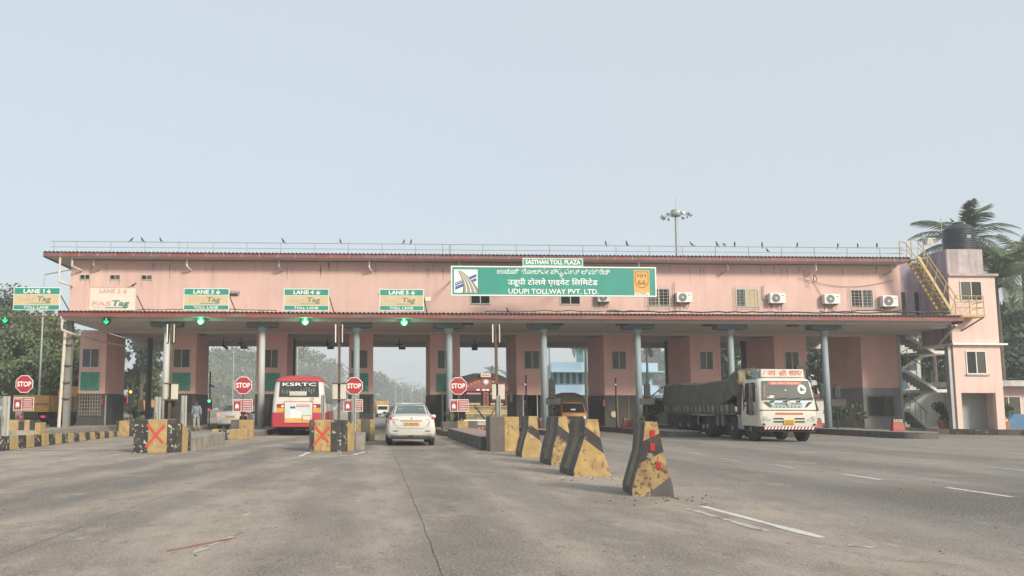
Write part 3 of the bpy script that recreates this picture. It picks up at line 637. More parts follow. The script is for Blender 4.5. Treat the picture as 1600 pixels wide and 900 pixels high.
GTXT = mat('tariff_board_ink', (.015, .05, .035), .7, 0)
bx = [(-17.40, -15.83), (-12.15, -10.48), (-6.9, -5.07), (-1.35, .11), (3.53, 5.34), (8.74, 10.25), (14.06, 15.93), (19.33, 21.2), (24.5, 26.5)]
bl = ['leftmost pink toll booth, with green tariff board and barred lower window', 'second pink toll booth from the left, behind the standing man', 'third pink toll booth from the left, partly behind the bus', 'fourth pink toll booth from the left, behind the third STOP sign', 'pink toll booth behind the fourth STOP sign, right of the white car', 'pink toll booth with open dark front between two lorries', 'pink toll booth left of the white lorry load', 'pink toll booth rising behind the tarpaulin of the white lorry', 'rightmost pink toll booth, behind the white lorry cab']
wins = [(-17.25, -16.22), (-11.85, -10.83), (-6.43, -5.57), (-1.25, -.2), (3.96, 4.92), (9.19, 10.18), (14.52, 15.43), (19.88, 20.74), (25.11, 26.0)]
for k, (x0, x1) in enumerate(bx):
    ox = (x0 + x1) / 2; t = thing('toll_booth', bl[k], 'toll booth', (ox, 50, 0), 0, 'toll booths standing between the lanes'); O = Vector((-ox, -50, 0)); D = 53.8
    def B(mb, name, m, **kw): o = mb.build(name, m, t, **kw); o.location = O; return o
    B(MB().box(x0, x1, 50.0, D, 2.12, 5.738), 'upper_wall', PINKB)
    e = .03
    if k == 5:   # open dado front with shelves
        B(MB().box(x0 - e, x0 + .35, 50 - e, D + e, .15, 2.12), 'lower_wall', DADO); B(MB().box(x1 - .12, x1 + e, 50 - e, D + e, .15, 2.12), 'lower_wall', DADO); B(MB().box(x0 + .35, x1 - .12, 51.6, D, .15, 2.12), 'rear_panel', DARK)
        for i, z in enumerate((.9, 1.25, 1.6)): B(MB().box(x0 + .45, x0 + .85, 51.2, 51.5, z, z + .22), 'shelf_box', [BLUEINK, PANEB, WHITEP][i], bevel=.01)
        B(MB().box(x0 + .36, x0 + .42, 50.0, 50.06, .2, 2.1), 'door_post', GALV); B(MB().box(x1 - .3, x1 - .24, 50.0, 50.06, .2, 2.1), 'door_post', GALV)
    else:
        B(MB().box(x0 - e, x1 + e, 50 - e, D + e, .15, 2.12), 'lower_wall', DADO)
    wx = wins[k]; ps = [(PANEB, PANEO), (PANEO, PANED), (PANED, PANEO), (PANED, PANEO), (PANEO, PANEO), (PANED, PANEO), (PANED, PANEO), (PANEO, PANED), (PANED, PANEO)][k]
    window(t, wx[0], wx[1], 3.66, 4.81, 50.0, O, ps, k == 5 and False, ALU, .5, .045)
    if k < 5:
        c = (wx[0] + wx[1]) / 2; wdt = .55
        b = B(MB().box(c - wdt, c + wdt, 49.955, 50.0, 2.30, 3.40), 'tariff_board', [mat('board_edge', (.03, .20, .13), .6), BOARD][1])
        mb = MB()
        for r_ in range(10):
            xx = c - wdt + .06; z = 3.31 - r_ * .104
            while xx < c + wdt - .12:
                w_ = random.uniform(.04, .16); mb.box(xx, min(xx + w_, c + wdt - .05), 49.949, 49.957, z - .022, z + .022); xx += w_ + random.uniform(.03, .07)
        stuff(mb.build('tariff_text', GTXT, b))
    if k in (0, 1, 2, 3, 8):
        xa, xb = (x0 + .22, x0 + 1.32) if k == 0 else (x0 + .8, x1 - .1)
        w_ = window(t, xa, xb, .93, 2.06, 50 - e, O, (DARK, PANEO if k == 0 else PANED), True, DGRILLE, .5, .05, GRILLE if k == 0 else DGRILLE, (8, 6))
    if k in (4, 6):
        for xx in ((x0 + .7, x0 + .78), (x1 - .5, x1 - .44)): B(MB().box(xx[0], xx[1], 49.93, 49.97, .2, 2.1), 'door_post', WORN if k == 6 else GALV)
    if k == 4:
        B(MB().box(x0 + .82, x0 + 1.3, 49.94, 49.968, .25, 2.05), 'doorway', DARK)
        for i, z in enumerate((1.0, 1.35, 1.65)): B(MB().box(x0 + .95, x0 + 1.22, 49.90, 49.935, z, z + .2), 'pinned_notice', [WHITEP, BOARDR, WHITEP][i])
    # seam and small fittings
    B(MB().box(x1 + e, x1 + e + .05, 50.0, 50.12, .2, 2.05), 'edge_trim', GALV) if k in (0,) else None
    if k == 6:
        B(MB().lathe([(.19, 0), (.19, .02)], (x0 + .5, 49.90, .98), 16, 'Y'), 'round_plate', BEIGES)
    # red fire extinguisher sized boxes on the left edge
    if k in (0, 2, 6): B(MB().box(x0 - .17 if k else -15.98, x0 - .05 if k else -15.86, 49.8, 49.93, 1.45, 1.85), 'alarm_box', BOARDR, bevel=.015)
# red chair inside the open booth
t = thing('plastic_chair', 'red plastic chair standing in the open front of the booth', 'chair', (10.0, 50.55, .15), math.radians(-70))
MB().box(-.22, .22, -.22, .22, .42, .46).build('seat', REDPL, t, bevel=.01)
mb = MB(); pts = [(-.22, .24, .46), (-.23, .30, .95), (-.12, .33, 1.12), (.12, .33, 1.12), (.23, .30, .95), (.22, .24, .46)]; mb.path(pts, .035, 6); mb.box(-.06, .06, .25, .29, .46, 1.1); mb.build('backrest', REDPL, t)
for sx in (-1, 1):
    for sy in (-1, 1): MB().tube((sx * .2, sy * .2, 0), (sx * .18, sy * .18, .43), .025, 6).build('leg', REDPL, t)
# hanging lane cameras and display backs under the rear beam
for x, lab, kind in [(-10.2 + 1.6, 'black lane camera hanging over the third lane, left of the STOP sign lamp post', 0), (-2.9, 'black lane camera hanging over the bus lane', 0), (1.83, 'black lane camera hanging over the lane of the white car', 0), (6.85, 'square black camera box hanging over the decorated lorry', 1), (-9.75, 'small black bracket camera in the upper left corner of the third lane', 2)]:
    t = thing('lane_camera', lab, 'camera', (x, 55.0, 5.9), 0, 'cameras hanging over the lanes')
    mb = MB(); mb.tube((0, 0, 0), (0, 0, -.62), .03, 6); mb.build('drop_rod', BLACK, t)
    if kind == 0:
        MB().box(-.2, .18, -.06, .06, -.42, -.35).build('cross_arm', BLACK, t); MB().box(-.02, .42, -.2, .15, -.72, -.58).build('camera_body', BLACK, t, bevel=.02)
    elif kind == 1: MB().box(-.18, .18, -.2, .15, -.75, -.35).build('camera_body', BLACK, t, bevel=.02)
    else: MB().obox((.1, 0, -.6), (.45, .2, .14), (0, .5, 0)).build('camera_body', BLACK, t, bevel=.02)
# ------------------------------------------------------------------ lane boards
def arrow_down(parent, x, y, z0, z1, w, m, lw=.035, name='arrow'):
    mb = MB(); mb.poly([(x - lw / 2, y, z0 + .02), (x + lw / 2, y, z0 + .02), (x + lw / 2, y, z1), (x - lw / 2, y, z1)])
    for s in (-1, 1):
        a = Vector((x, y - .0005, z0)); b = Vector((x + s * w / 2, y - .0005, z0 + w * .62)); d = (b - a).normalized(); n = Vector((-d.z, 0, d.x)) * lw * .55
        q = [a - n, b - n, b + n, a + n]; 
        if (q[1] - q[0]).cross(q[2] - q[0]).y > 0: q = q[::-1]
        mb.poly(q)
    return mb.build(name, m, parent)
def lane_board(n, x0, x1, z0, z1, style):
    y = 43.42; col = {'green': 'green and beige', 'cream': 'bleached cream'}[style]
    extra = {1: 'standing left of the building', 2: 'its green almost gone', 3: 'above the third green arrow', 4: 'above the bus', 5: 'left of the main sign'}[n]
    t = thing('lane_sign', f'{col} sign reading LANE {n}, {extra}', 'lane sign', ((x0 + x1) / 2, y, z0), 0, 'lane boards standing on the canopy edge')
    O = Vector((-(x0 + x1) / 2, -y, -z0))
    def B(mb, name, m, par=None): o = mb.build(name, m, t if par is None else par); o.location = O if par is None else (0, 0, 0); return o
    H = z1 - z0; g = .035
    B(MB().box(x0, x1, y, y + .05, z0, z1), 'board', WHITES if style == 'green' else CREAMS)
    zt, zb = z1 - .31 * H, z0 + .235 * H
    if style == 'green':
        a = B(MB().box(x0 + g, x1 - g, y - .006, y - .001, zt + .02, z1 - g), 'lane_panel', GREENS); b = B(MB().box(x0 + g, x1 - g, y - .006, y - .001, z0 + g, zb - .02), 'toll_panel', GREENS); c = B(MB().box(x0 + g, x1 - g, y - .006, y - .001, zb, zt), 'tag_panel', BEIGES)
    else:
        mb = MB(); mb.box(x0, x1, y - .012, y - .001, z1 - .03, z1); mb.box(x0, x1, y - .012, y - .001, z0, z0 + .03); mb.box(x0, x0 + .03, y - .012, y - .001, z0 + .03, z1 - .03); mb.box(x1 - .03, x1, y - .012, y - .001, z0 + .03, z1 - .03)
        B(mb, 'frame', FADEDT); a = b = c = t
    def T(*ar, par, **k):
        o = text(ar[0], par, *ar[1:], **k)
        if par is t: o.location = O
        return o
    W = x1 - x0; yy = y - .010; ink = TEXW if style == 'green' else FADEDT
    T(f'LANE {n}', x0 + .21 * W, x0 + .66 * W, yy, zt + .065, z1 - .085, ink, par=a)
    o = arrow_down(a, x0 + .755 * W, yy, zt + .06, z1 - .085, .19, ink, .05)
    if style != 'green': o.location = O
    zz0, zz1 = zb + .19, zt - .10
    if style == 'green':
        T('FAS', x0 + .12 * W, x0 + .47 * W, yy, zz0 - .02, zz1 - .08, FADEDB, par=c, shear=.25); T('Tag', x0 + .49 * W, x0 + .80 * W, yy, zz0 - .09, zz1, GREYINK, par=c, shear=.25)
        mb = MB(); mb.poly([(x0 + .36 * W, yy, zb + .07), (x0 + .78 * W, yy, zb + .07), (x0 + .80 * W, yy, zb + .10), (x0 + .38 * W, yy, zb + .10)]); B(mb, 'underline', GREYINK, c)
        T('TOLL LANE', x0 + .225 * W, x0 + .765 * W, yy, z0 + .075, zb - .06, TEXW, par=b)
    else:
        T('FAS', x0 + .06 * W, x0 + .46 * W, yy, z0 + .22, z0 + .46, FADEDT, par=t, shear=.25); T('Tag', x0 + .47 * W, x0 + .84 * W, yy, z0 + .13, z0 + .52, GREENINK, par=t, shear=.25)
        mb = MB(); mb.poly([(x0 + .33 * W, yy, z0 + .11), (x0 + .80 * W, yy, z0 + .11), (x0 + .82 * W, yy, z0 + .15), (x0 + .35 * W, yy, z0 + .15)]); B(mb, 'underline', GREENINK)
        mb = MB(); mb.poly([(x0 + .06 * W, yy, z0 + .13), (x0 + .30 * W, yy, z0 + .13), (x0 + .31 * W, yy, z0 + .16), (x0 + .07 * W, yy, z0 + .16)]); B(mb, 'underline', FADEDT)
    mb = MB(); mb.tube((x1 - .02, y + .06, z0 + .82), (x1 + .22, y + .9, z0 + .02), .03, 6); B(mb, 'brace', RUST)
    mb = MB(); mb.tube((x0 + .3, y + .1, z0 - .08), (x0 + .3, y + .1, z0 + .6), .03, 6); mb.tube((x1 - .3, y + .1, z0 - .08), (x1 - .3, y + .1, z0 + .6), .03, 6); B(mb, 'legs', GALV)
    return t
lane_board(1, -18.66, -16.25, 6.33, 7.53, 'green'); lane_board(2, -14.74, -12.30, 6.35, 7.56, 'cream'); lane_board(3, -9.84, -7.47, 6.38, 7.53, 'green'); lane_board(4, -4.61, -2.24, 6.38, 7.54, 'green'); lane_board(5, .41, 2.74, 6.40, 7.55, 'green')
t = thing('antenna_box', 'small box with a short rod beside the LANE 5 board', 'box', (2.95, 43.6, 6.95)); MB().box(-.12, .18, -.05, .1, 0, .22).build('box', CREAMS, t); MB().tube((0, 0, -.6), (0, 0, .5), .015, 5).build('rod', GALV, t)
# thin support ladder frame next to lane 1
t = thing('support_pole', 'cream pipe bracket standing left of the LANE 1 arrow signal', 'pole', (-19.9, 43.6, 3.8)); MB().tube((0, 0, 0), (0, 0, 2.1), .1, 8).build('pole', CREAM, t); MB().box(-.1, 3.6, -.03, .03, 2.18, 2.24).build('arm', RUST, t)
# ------------------------------------------------------------------ main sign
MS = thing('main_sign', 'long green name board of the tollway with Kannada, Hindi and English lines', 'sign', (9.6, 43.3, 7.2)); MO = Vector((-9.6, -43.3, -7.2))
X0, X1, Z0, Z1, Yb = 4.17, 15.07, 7.20, 8.79, 43.3
def M(mb, name, m, par=None): o = mb.build(name, m, MS if par is None else par); o.location = MO if par is None else (0, 0, 0); return o
mb = MB(); f = .065; mb.box(X0, X1, Yb - .02, Yb + .12, Z1 - f, Z1); mb.box(X0, X1, Yb - .02, Yb + .12, Z0, Z0 + f); mb.box(X0, X0 + f, Yb - .02, Yb + .12, Z0 + f, Z1 - f); mb.box(X1 - f, X1, Yb - .02, Yb + .12, Z0 + f, Z1 - f)
M(mb, 'frame', WHITES); bd = M(MB().box(X0 + f, X1 - f, Yb, Yb + .1, Z0 + f, Z1 - f), 'board', GREENS)
yt = Yb - .006
text(K_LINE, bd, 6.60, 12.62, yt, 8.24, 8.67, TEXW); text("उडूपी टोलवे पाइवेट िलिमटेड", bd, 7.17, 11.95, yt, 7.70, 8.17, TEXW); text("UDUPI TOLLWAY PVT. LTD.", bd, 7.20, 11.98, yt, 7.32, 7.595, TEXW)
mb = MB(); mb.poly([(9.42, yt, 7.75), (9.46, yt, 7.72), (9.56, yt, 7.86), (9.53, yt, 7.89)]); M(mb, 'lettering', TEXW, bd)
lg = M(MB().box(4.33, 5.58, Yb - .012, Yb, 7.36, 8.60), 'logo_panel', WHITES)
LX = lambda u: 4.33 + u * 1.25
LZ = lambda v: 7.36 + v * 1.24
def flat(pts, y): return [(LX(u), y, LZ(v)) for u, v in pts]
mb = MB()
for dv in (0, .17): mb.poly(flat([(.05, .12 + dv), (.95, .52 + dv), (.95, .64 + dv), (.05, .26 + dv)], Yb - .015))
mb.build('logo_band', BLUEINK, lg)
def arc_band(u0, u1, y, n=10):
    L_, R_ = [], []
    for i in range(n + 1):
        s_ = i / n; cx_ = .22 + .50 * math.sin(s_ * 1.45) ; cz = .95 - .95 * s_ ** 1.15; w_ = .05 + .2 * s_
        L_.append((cx_ + w_ * u0 * 1.3, cz)); R_.append((cx_ + w_ * u1 * 1.3, cz))
    mb = MB()
    for i in range(n): mb.poly(flat([L_[i], L_[i + 1], R_[i + 1], R_[i]], y))
    return mb
arc_band(-1, 1, Yb - .019).build('logo_road', mat('logo_grey', (.30, .29, .26), .6, 0), lg)
for a, b in ((-.66, -.52), (-.08, .06), (.5, .64)): arc_band(a, b, Yb - .023).build('logo_line', WHITES, lg)
arc_band(-1.08, -.94, Yb - .023).build('logo_line', BROWNT, lg); arc_band(.94, 1.08, Yb - .023).build('logo_line', BROWNT, lg)
mb = MB()
for i in range(5): mb.poly(flat([(.08 + i * .1, .37 + i * .045), (.14 + i * .1, .397 + i * .045), (.14 + i * .1, .437 + i * .045), (.08 + i * .1, .41 + i * .045)], Yb - .017))
mb.build('logo_dash', WHITES, lg)
nh = M(MB().box(13.87, 14.71, Yb - .012, Yb, 7.42, 8.62), 'route_panel', ORANGES)
sh = [(13.93, 8.55), (14.65, 8.55), (14.65, 7.95), (14.58, 7.80), (14.45, 7.70), (14.29, 7.65), (14.13, 7.70), (14.0, 7.80), (13.93, 7.95)]
c_ = (14.29, 8.12); mb = MB(); n = len(sh)
for i in range(n):
    a, b = sh[i], sh[(i + 1) % n]; ai = (c_[0] + (a[0] - c_[0]) * .90, c_[1] + (a[1] - c_[1]) * .91); bi = (c_[0] + (b[0] - c_[0]) * .90, c_[1] + (b[1] - c_[1]) * .91)
    mb.poly([(a[0], Yb - .016, a[1]), (ai[0], Yb - .016, ai[1]), (bi[0], Yb - .016, bi[1]), (b[0], Yb - .016, b[1])])
mb.build('shield_outline', BROWNT, nh)
text('NH', nh, 14.06, 14.52, Yb - .016, 8.22, 8.44, BROWNT); text('66', nh, 14.06, 14.52, Yb - .016, 7.82, 8.11, BROWNT)
ut = M(MB().box(13.89, 14.69, Yb - .012, Yb, 7.28, 7.418), 'route_caption', WHITES); text('UTPL', ut, 13.97, 14.60, Yb - .016, 7.29, 7.405, BROWNT)
mb = MB()
for x in (4.6, 8.0, 11.2, 14.6): M(MB().box(x - .03, x + .03, Yb + .12, 47.0, 8.58, 8.64), 'support_rod', RUST)
S2 = thing('name_plate', 'small green plate reading SASTHAN TOLL PLAZA, above the long name board', 'sign', (9.6, 43.3, 8.8))
b2 = MB().box(-1.62, 1.59, 0, .06, .005, .43).build('plate', WHITES, S2); b3 = MB().box(-1.58, 1.55, -.005, 0, .045, .39).build('green_field', GREENS, S2); text('SASTHAN TOLL PLAZA', b3, -1.48, 1.45, -.010, .10, .345, TEXW)

# ------------------------------------------------------------------ green lane arrows
GRN = mat('green_lamp', (.0, .3, .08), .4, 0, emit=(.05, 1.0, .35), estr=1.0); GRNB = mat('bright_green_lamp', (.2, .9, .5), .4, 0, emit=(.75, 1.0, .88), estr=2.4)
GRNH = mat('green_lens', (.0, .12, .05), .35, .1, 8, emit=(.0, .55, .22), estr=.45); GRND = mat('dim_green_lens', (.0, .08, .03), .35, .1, 8, emit=(.0, .25, .06), estr=.08)
for i, (px, py, bright) in enumerate([(8, 498, 0), (166, 500, 0), (313.5, 500, 1), (477, 501, 1), (631.5, 502, 1)]):
    p = at(px, py + 1.5, 43.95)
    t = thing('arrow_signal', ['dim green down arrow at the left edge of the frame, left of the canopy', 'dim green down arrow below the bleached cream lane sign', 'bright green down arrow hanging left of the third booth lane lamp post', 'bright green down arrow hanging above the bus', 'bright green down arrow hanging above the white saloon car'][i], 'lane signal', p, 0, 'green down arrow lane signals')
    MB().lathe([(.215, 0), (.215, .12), (.13, .2)], n=20, axis='Y').build('housing', BLACK, t)
    MB().lathe([(.20, 0), (.20, .012)], (0, -.014, 0), 20, 'Y').build('lens', GRNH if bright else GRND, t)
    arrow_down(t, 0, -.02, -.15, .15, .24, GRNB if bright else GRN, .06, 'lit_arrow')
    MB().tube((0, .1, .18), (0, .1, zat(498, 43.95) - p.z + .35), .02, 6).build('hanger', BLACK, t)
    if bright:
        l = bpy.data.lights.new('arrow_glow', 'POINT'); l.energy = 16; l.color = (.1, 1, .45); l.shadow_soft_size = .12
        lo = bpy.data.objects.new('lamp_glow', l); COL.objects.link(lo); lo.parent = t; lo.location = (0, -.22, 0)

# ------------------------------------------------------------------ STOP signs with notice boards
def notice(t, x0, x1, z0, z1, y):
    b = MB().box(x0, x1, y, y + .02, z0, z1).build('notice_board', WHITES, t); g = .025
    MB().box(x0 + g, x0 + .40 * (x1 - x0), y - .004, y, z0 + g, z1 - g).build('car_panel', BOARDR, b); MB().box(x0 + .43 * (x1 - x0), x1 - g, y - .004, y, z0 + g, z1 - g).build('text_panel', BOARDR, b)
    mb = MB(); cx_ = x0 + .21 * (x1 - x0); s = .42 * (z1 - z0); zc = z0 + .45 * (z1 - z0); yy = y - .006
    for q in ([(-.62, -.35), (.62, -.35), (.62, .02), (-.62, .02)], [(-.62, .02), (.62, .02), (.32, .42), (-.32, .42)]):
        mb.poly([(cx_ + a * s * .55, yy, zc + b_ * s) for a, b_ in q])
    for a in (-.5, .28): mb.poly([(cx_ + a * s * .55, yy, zc - .6 * s), (cx_ + (a + .22) * s * .55, yy, zc - .6 * s), (cx_ + (a + .22) * s * .55, yy, zc - .352 * s), (cx_ + a * s * .55, yy, zc - .352 * s)])
    mb.poly([(x0 + .06 * (x1 - x0), yy, z1 - .085), (x0 + .36 * (x1 - x0), yy, z1 - .085), (x0 + .36 * (x1 - x0), yy, z1 - .06), (x0 + .06 * (x1 - x0), yy, z1 - .06)])
    mb.build('car_symbol', WHITES, b)
    mb = MB(); n = 6
    for i in range(n):
        z = z1 - .09 - (z1 - z0 - .16) * i / (n - 1); xa = x0 + .47 * (x1 - x0); xe = x1 - .05; x = xa + random.uniform(0, .05)
        while x < xe - .04:
            w = random.uniform(.03, .10); mb.poly([(x, yy, z - .016), (min(xe, x + w), yy, z - .016), (min(xe, x + w), yy, z + .016), (x, yy, z + .016)]); x += w + .018
    mb.build('small_print', WHITES, b)
def stop_sign(px, py, k, label, Y=40.2, nx=(21, 52), ny=(621, 641)):
    c = at(px, py, Y); t = thing('stop_sign', label, 'stop sign', (c.x, Y, .25), 0, 'STOP signs with notice boards')
    zc = c.z - .25; R = .445
    oct_ = lambda r, y: [(r * math.cos(PI / 8 + PI / 4 * i), y, zc + r * math.sin(PI / 8 + PI / 4 * i)) for i in range(8)]
    MB().prism(oct_(R, 0), (0, .02, 0)).build('sign_plate', WHITES, t); f = MB().prism(oct_(R * .93, -.005), (0, .005, 0)).build('red_face', STOPR, t)
    text('STOP', f, -.335, .335, -.010, zc - .125, zc + .125, TEXW)
    MB().tube((0, .05, 0), (0, .05, zc + .2), .035, 8).build('post', DGRILLE, t)
    x0, x1 = at(nx[0], 630, Y).x - c.x, at(nx[1], 630, Y).x - c.x; z0, z1 = zat(ny[1], Y, px) - .25, zat(ny[0], Y, px) - .25
    notice(t, x0, x1, z0, z1, -.01); return t
stop_sign(38, 600, 0, 'leftmost STOP sign, in front of the yellow tipper truck', nx=(21, 53), ny=(621, 641))
stop_sign(380, 602, 2, 'STOP sign left of the bus, above the silver car', nx=(364, 395), ny=(624, 643))
stop_sign(553.5, 603, 3, 'STOP sign between the bus and the white car', nx=(537, 567), ny=(624, 643))
stop_sign(716, 603, 4, 'STOP sign right of the white car, beside the decorated lorry', nx=(703, 732), ny=(624, 643))

# ------------------------------------------------------------------ guard posts, light poles, cabinets
def gpost(px, Y, z0, pyt, wpx, label):
    x = xat(px, Y, 640); h = zat(pyt, Y, px) - z0; w = wpx * Y / CAMF / 2
    t = thing('guard_post', label, 'post', (x, Y, z0), 0, 'grey guard posts on the island noses')
    mb = MB(); mb.prism([(-w, 0, 0), (-w * .55, -.03, 0), (-w * .25, .02, 0), (w * .25, .02, 0), (w * .55, -.03, 0), (w, 0, 0), (w, .03, 0), (w * .5, 0, 0), (w * .22, .05, 0), (-w * .22, .05, 0), (-w * .5, 0, 0), (-w, .03, 0)], (0, 0, h))
    mb.build('channel', GPOST, t)
    mb = MB()
    for i in range(8): z = h * .34 + i * .035; mb.poly([(-w * .5, -.032, z), (-w * .3, -.032, z), (-w * .3, -.032, z + random.uniform(.01, .028)), (-w * .5, -.032, z + .02)])
    mb.build('stencil_marks', BLACK, t); return t
GPOST = mat('guard_post_grey', (.36, .365, .335), .6, .1, 3, grime=.35, gcol=(.2, .18, .15), gthr=.57)
gpost(9, 26.3, .28, 619, 12, 'guard post at the left edge of the frame beside the striped block')
gpost(246, 27.0, .47, 620, 10, 'guard post behind the left red-crossed nose, left of the dark cabinet')
gpost(287, 27.3, .47, 618, 9, 'guard post right of the dark cabinet, beside the standing man')
gpost(504.5, 27.0, .47, 617, 6, 'guard post in front of the bus, behind the second red cross')
gpost(552.5, 27.0, .47, 618, 7, 'guard post in front of the third STOP sign')
gpost(779, 27.0, .47, 618, 7, 'guard post standing on the slab behind the grey and yellow block')
def tube_pole(px, Y, z0, boxes, label, dark=True):
    x = xat(px, Y, 580); t = thing('light_pole', label, 'pole', (x, Y, z0), 0, 'slim poles with paired tube lamps and boxes')
    ztop = zat(506, Y, px) - z0; zl = zat(537, Y, px) - z0; s = Y / CAMF
    MB().box(-.045, .045, -.045, .045, 0, ztop).build('pole', RUST, t)
    for a, m in ((-5.5 * s, GALV), (5 * s, CREAM)):
        lp = MB().hexa([(a - .03, -.12, zl), (a + .03, -.12, zl), (a + .03, -.03, zl), (a - .03, -.03, zl), (a - .03, -.12, ztop), (a + .03, -.12, ztop), (a + .03, -.03, ztop), (a - .03, -.03, ztop)]).build('tube_lamp', BLACK, t)
        MB().tube((a - .01, -.135, zl + .03), (a - .01, -.135, ztop - .03), .022, 8).build('tube', WHITES if m is GALV else CREAM, lp)
    zb0, zb1 = zat(624, Y, px) - z0, zat(600, Y, px) - z0
    for a, b in boxes:
        MB().box(a * s, b * s, -.14, -.05, zb0, zb1).build('white_box', mat('box_cream', (.56, .53, .45), .6, .08, 3, grime=.3, gcol=(.3, .26, .2)), t, bevel=.015)
    a0 = min(a for a, b in boxes); b0 = max(b for a, b in boxes)
    MB().box(a0 * s - .02, b0 * s + .02, -.16, -.02, zb1, zb1 + .04).build('box_bracket', RUST, t); MB().box(a0 * s - .02, b0 * s + .02, -.16, -.02, zb0 - .04, zb0).build('box_bracket', RUST, t)
    return t
tube_pole(267, 28.2, .47, [(-8, -3), (2.5, 13)], 'slim pole with two tube lamps above the dark cabinet')
tube_pole(530, 28.2, .47, [(-10, -2), (2, 11)], 'slim pole with two tube lamps and cream boxes right of the bus')
tube_pole(775.5, 28.2, .47, [(-8, -1.5), (1.5, 12)], 'slim pole with two tube lamps in front of the decorated lorry')
t = thing('meter_cabinet', 'dark metal cabinet on the island left of the standing man', 'cabinet', (xat(271, 28.6), 28.6, .47)); MB().box(-.24, .24, -.2, .2, 0, 1.14).build('body', DADO, t, bevel=.01); MB().box(-.26, .26, -.22, .22, 1.14, 1.18).build('lid', BLACK, t); MB().box(-.2, -.02, -.212, -.2, .1, 1.05).build('door', DADO, t); MB().box(.02, .2, -.212, -.2, .1, 1.05).build('door', DADO, t)
def signal_pole(px, Y, label, z0=.25, lit=None, board=None, zb=(622, 632), hz_=(598, 620)):
    x = xat(px, Y, 610); t = thing('traffic_signal', label, 'traffic light', (x, Y, z0)); s = Y / CAMF
    z1 = zat(hz_[0], Y, px) - z0; zl = zat(hz_[1], Y, px) - z0
    MB().tube((0, 0, 0), (0, 0, z1 + .12), .04, 8).build('pole', BLACK, t)
    MB().box(-.16, .16, -.16, -.03, zl, z1).build('housing', BLACK, t, bevel=.02)
    for i in range(3):
        zc = zl + (z1 - zl) * (5 - 2 * i) / 6; r = min(.085, (z1 - zl) / 7)
        MB().lathe([(r, 0), (r, .015)], (0, -.18, zc), 14, 'Y').build('lens', (lit[1] if lit and lit[0] == i else DARK), t)
    if board:
        MB().box(board[0] * s, board[1] * s, -.08, -.04, zat(zb[1], Y, px) - z0, zat(zb[0], Y, px) - z0).build('display_board', DADO, t, bevel=.01)
    return t
AMB = mat('amber_lamp', (.8, .35, .02), .4, 0, emit=(1, .50, .06), estr=1.4); REDL = mat('red_lamp', (.7, .03, .05), .4, 0, emit=(1, .06, .12), estr=.45); GL2 = mat('green_signal_lamp', (.05, .7, .3), .4, 0, emit=(.1, 1, .45), estr=1.4)
st_ = signal_pole(205.5, 47, 'traffic light with lit amber lamp beside the leftmost booth', lit=(0, AMB), hz_=(608, 634))
MB().box(-.2, -.03, -.12, -.02, 1.3, 1.72).build('red_disc', REDL, st_)
st_ = signal_pole(328, 50, 'small traffic light with lit green lamp left of the silver car', lit=(0, GL2), hz_=(624, 640)); MB().lathe([(.07, 0), (.07, .02)], (0, -.2, .95), 12, 'Y').build('red_lens', REDL, st_)
MB().tube((0, 0, 1.3), (0, 0, 3.2), .05, 6).build('mast', BLACK, st_); MB().obox((.12, -.1, 2.35), (.32, .08, .1), (0, .5, 0)).build('bracket_camera', BLACK, st_)
signal_pole(862, 43.2, 'dark signal head above a display board left of the orange pickup', board=(-10, 13), hz_=(592, 622))
signal_pole(1010, 43.8, 'dark signal head above a display board beside the fifth blue column', board=(-12, 12), hz_=(600, 621), z0=.25)
signal_pole(1306, 44.0, 'dark signal head above a display board right of the white lorry', board=(-10, 14), zb=(624, 635), hz_=(604, 622), z0=.28)
t = thing('sensor_mast', 'dark mast with horizontal sensor head and dish behind the lorry cab', 'pole', (xat(1262, 44), 44, .28)); MB().tube((0, 0, 0), (0, 0, zat(565, 44, 1262) - .28), .05, 8).build('pole', BLACK, t); MB().box(-.62, .0, -.1, .1, zat(578, 44, 1262) - .28, zat(571, 44, 1262) - .28).build('sensor_head', BLACK, t, bevel=.02); MB().lathe([(.15, 0), (.18, .03)], (.3, -.1, zat(599, 44, 1262) - .28), 14, 'Y').build('dish', GALV, t)
mb = MB(); mb.tube((.0, -.05, zat(605, 44) - .3), (.3, 0, zat(640, 44) - .3), .16, 8, .22); mb.build('black_cover', BLACK, t)
t = thing('camera_post', 'thin dark post with small camera in front of the open booth', 'post', (xat(822, 46), 46, .25)); MB().tube((0, 0, 0), (0, 0, zat(586, 46, 822) - .25), .045, 8).build('post', BLACK, t); MB().obox((-.1, -.1, zat(600, 46) - .25), (.16, .14, .1), (0, 0, .4)).build('camera', GALV, t, bevel=.01)
t = thing('camera_post', 'thin dark post with small camera in front of the booth beside the lorry load', 'post', (xat(962, 46), 46, .25)); MB().tube((0, 0, 0), (0, 0, zat(590, 46, 962) - .25), .045, 8).build('post', BLACK, t); MB().obox((-.08, -.1, zat(600, 46) - .25), (.14, .14, .1), (0, 0, .4)).build('camera', GALV, t, bevel=.01)
t = thing('barrier_arm', 'red and white striped boom raised slantwise beyond the lorry lane', 'boom', (xat(1016, 60), 60, zat(620, 60, 1016)), 0)
for i in range(8):
    a = Vector((0, 0, 0)).lerp(Vector((1.25, 0, .95)), i / 8); b = Vector((0, 0, 0)).lerp(Vector((1.25, 0, .95)), (i + 1) / 8); MB().tube(a, b, .05, 6).build('boom_section', REDPL if i % 2 else WHITEP, t)
MB().tube((0, .1, 0), (0, .1, -zat(620, 60, 1016)), .06, 8).build('boom_post', GALV, t)

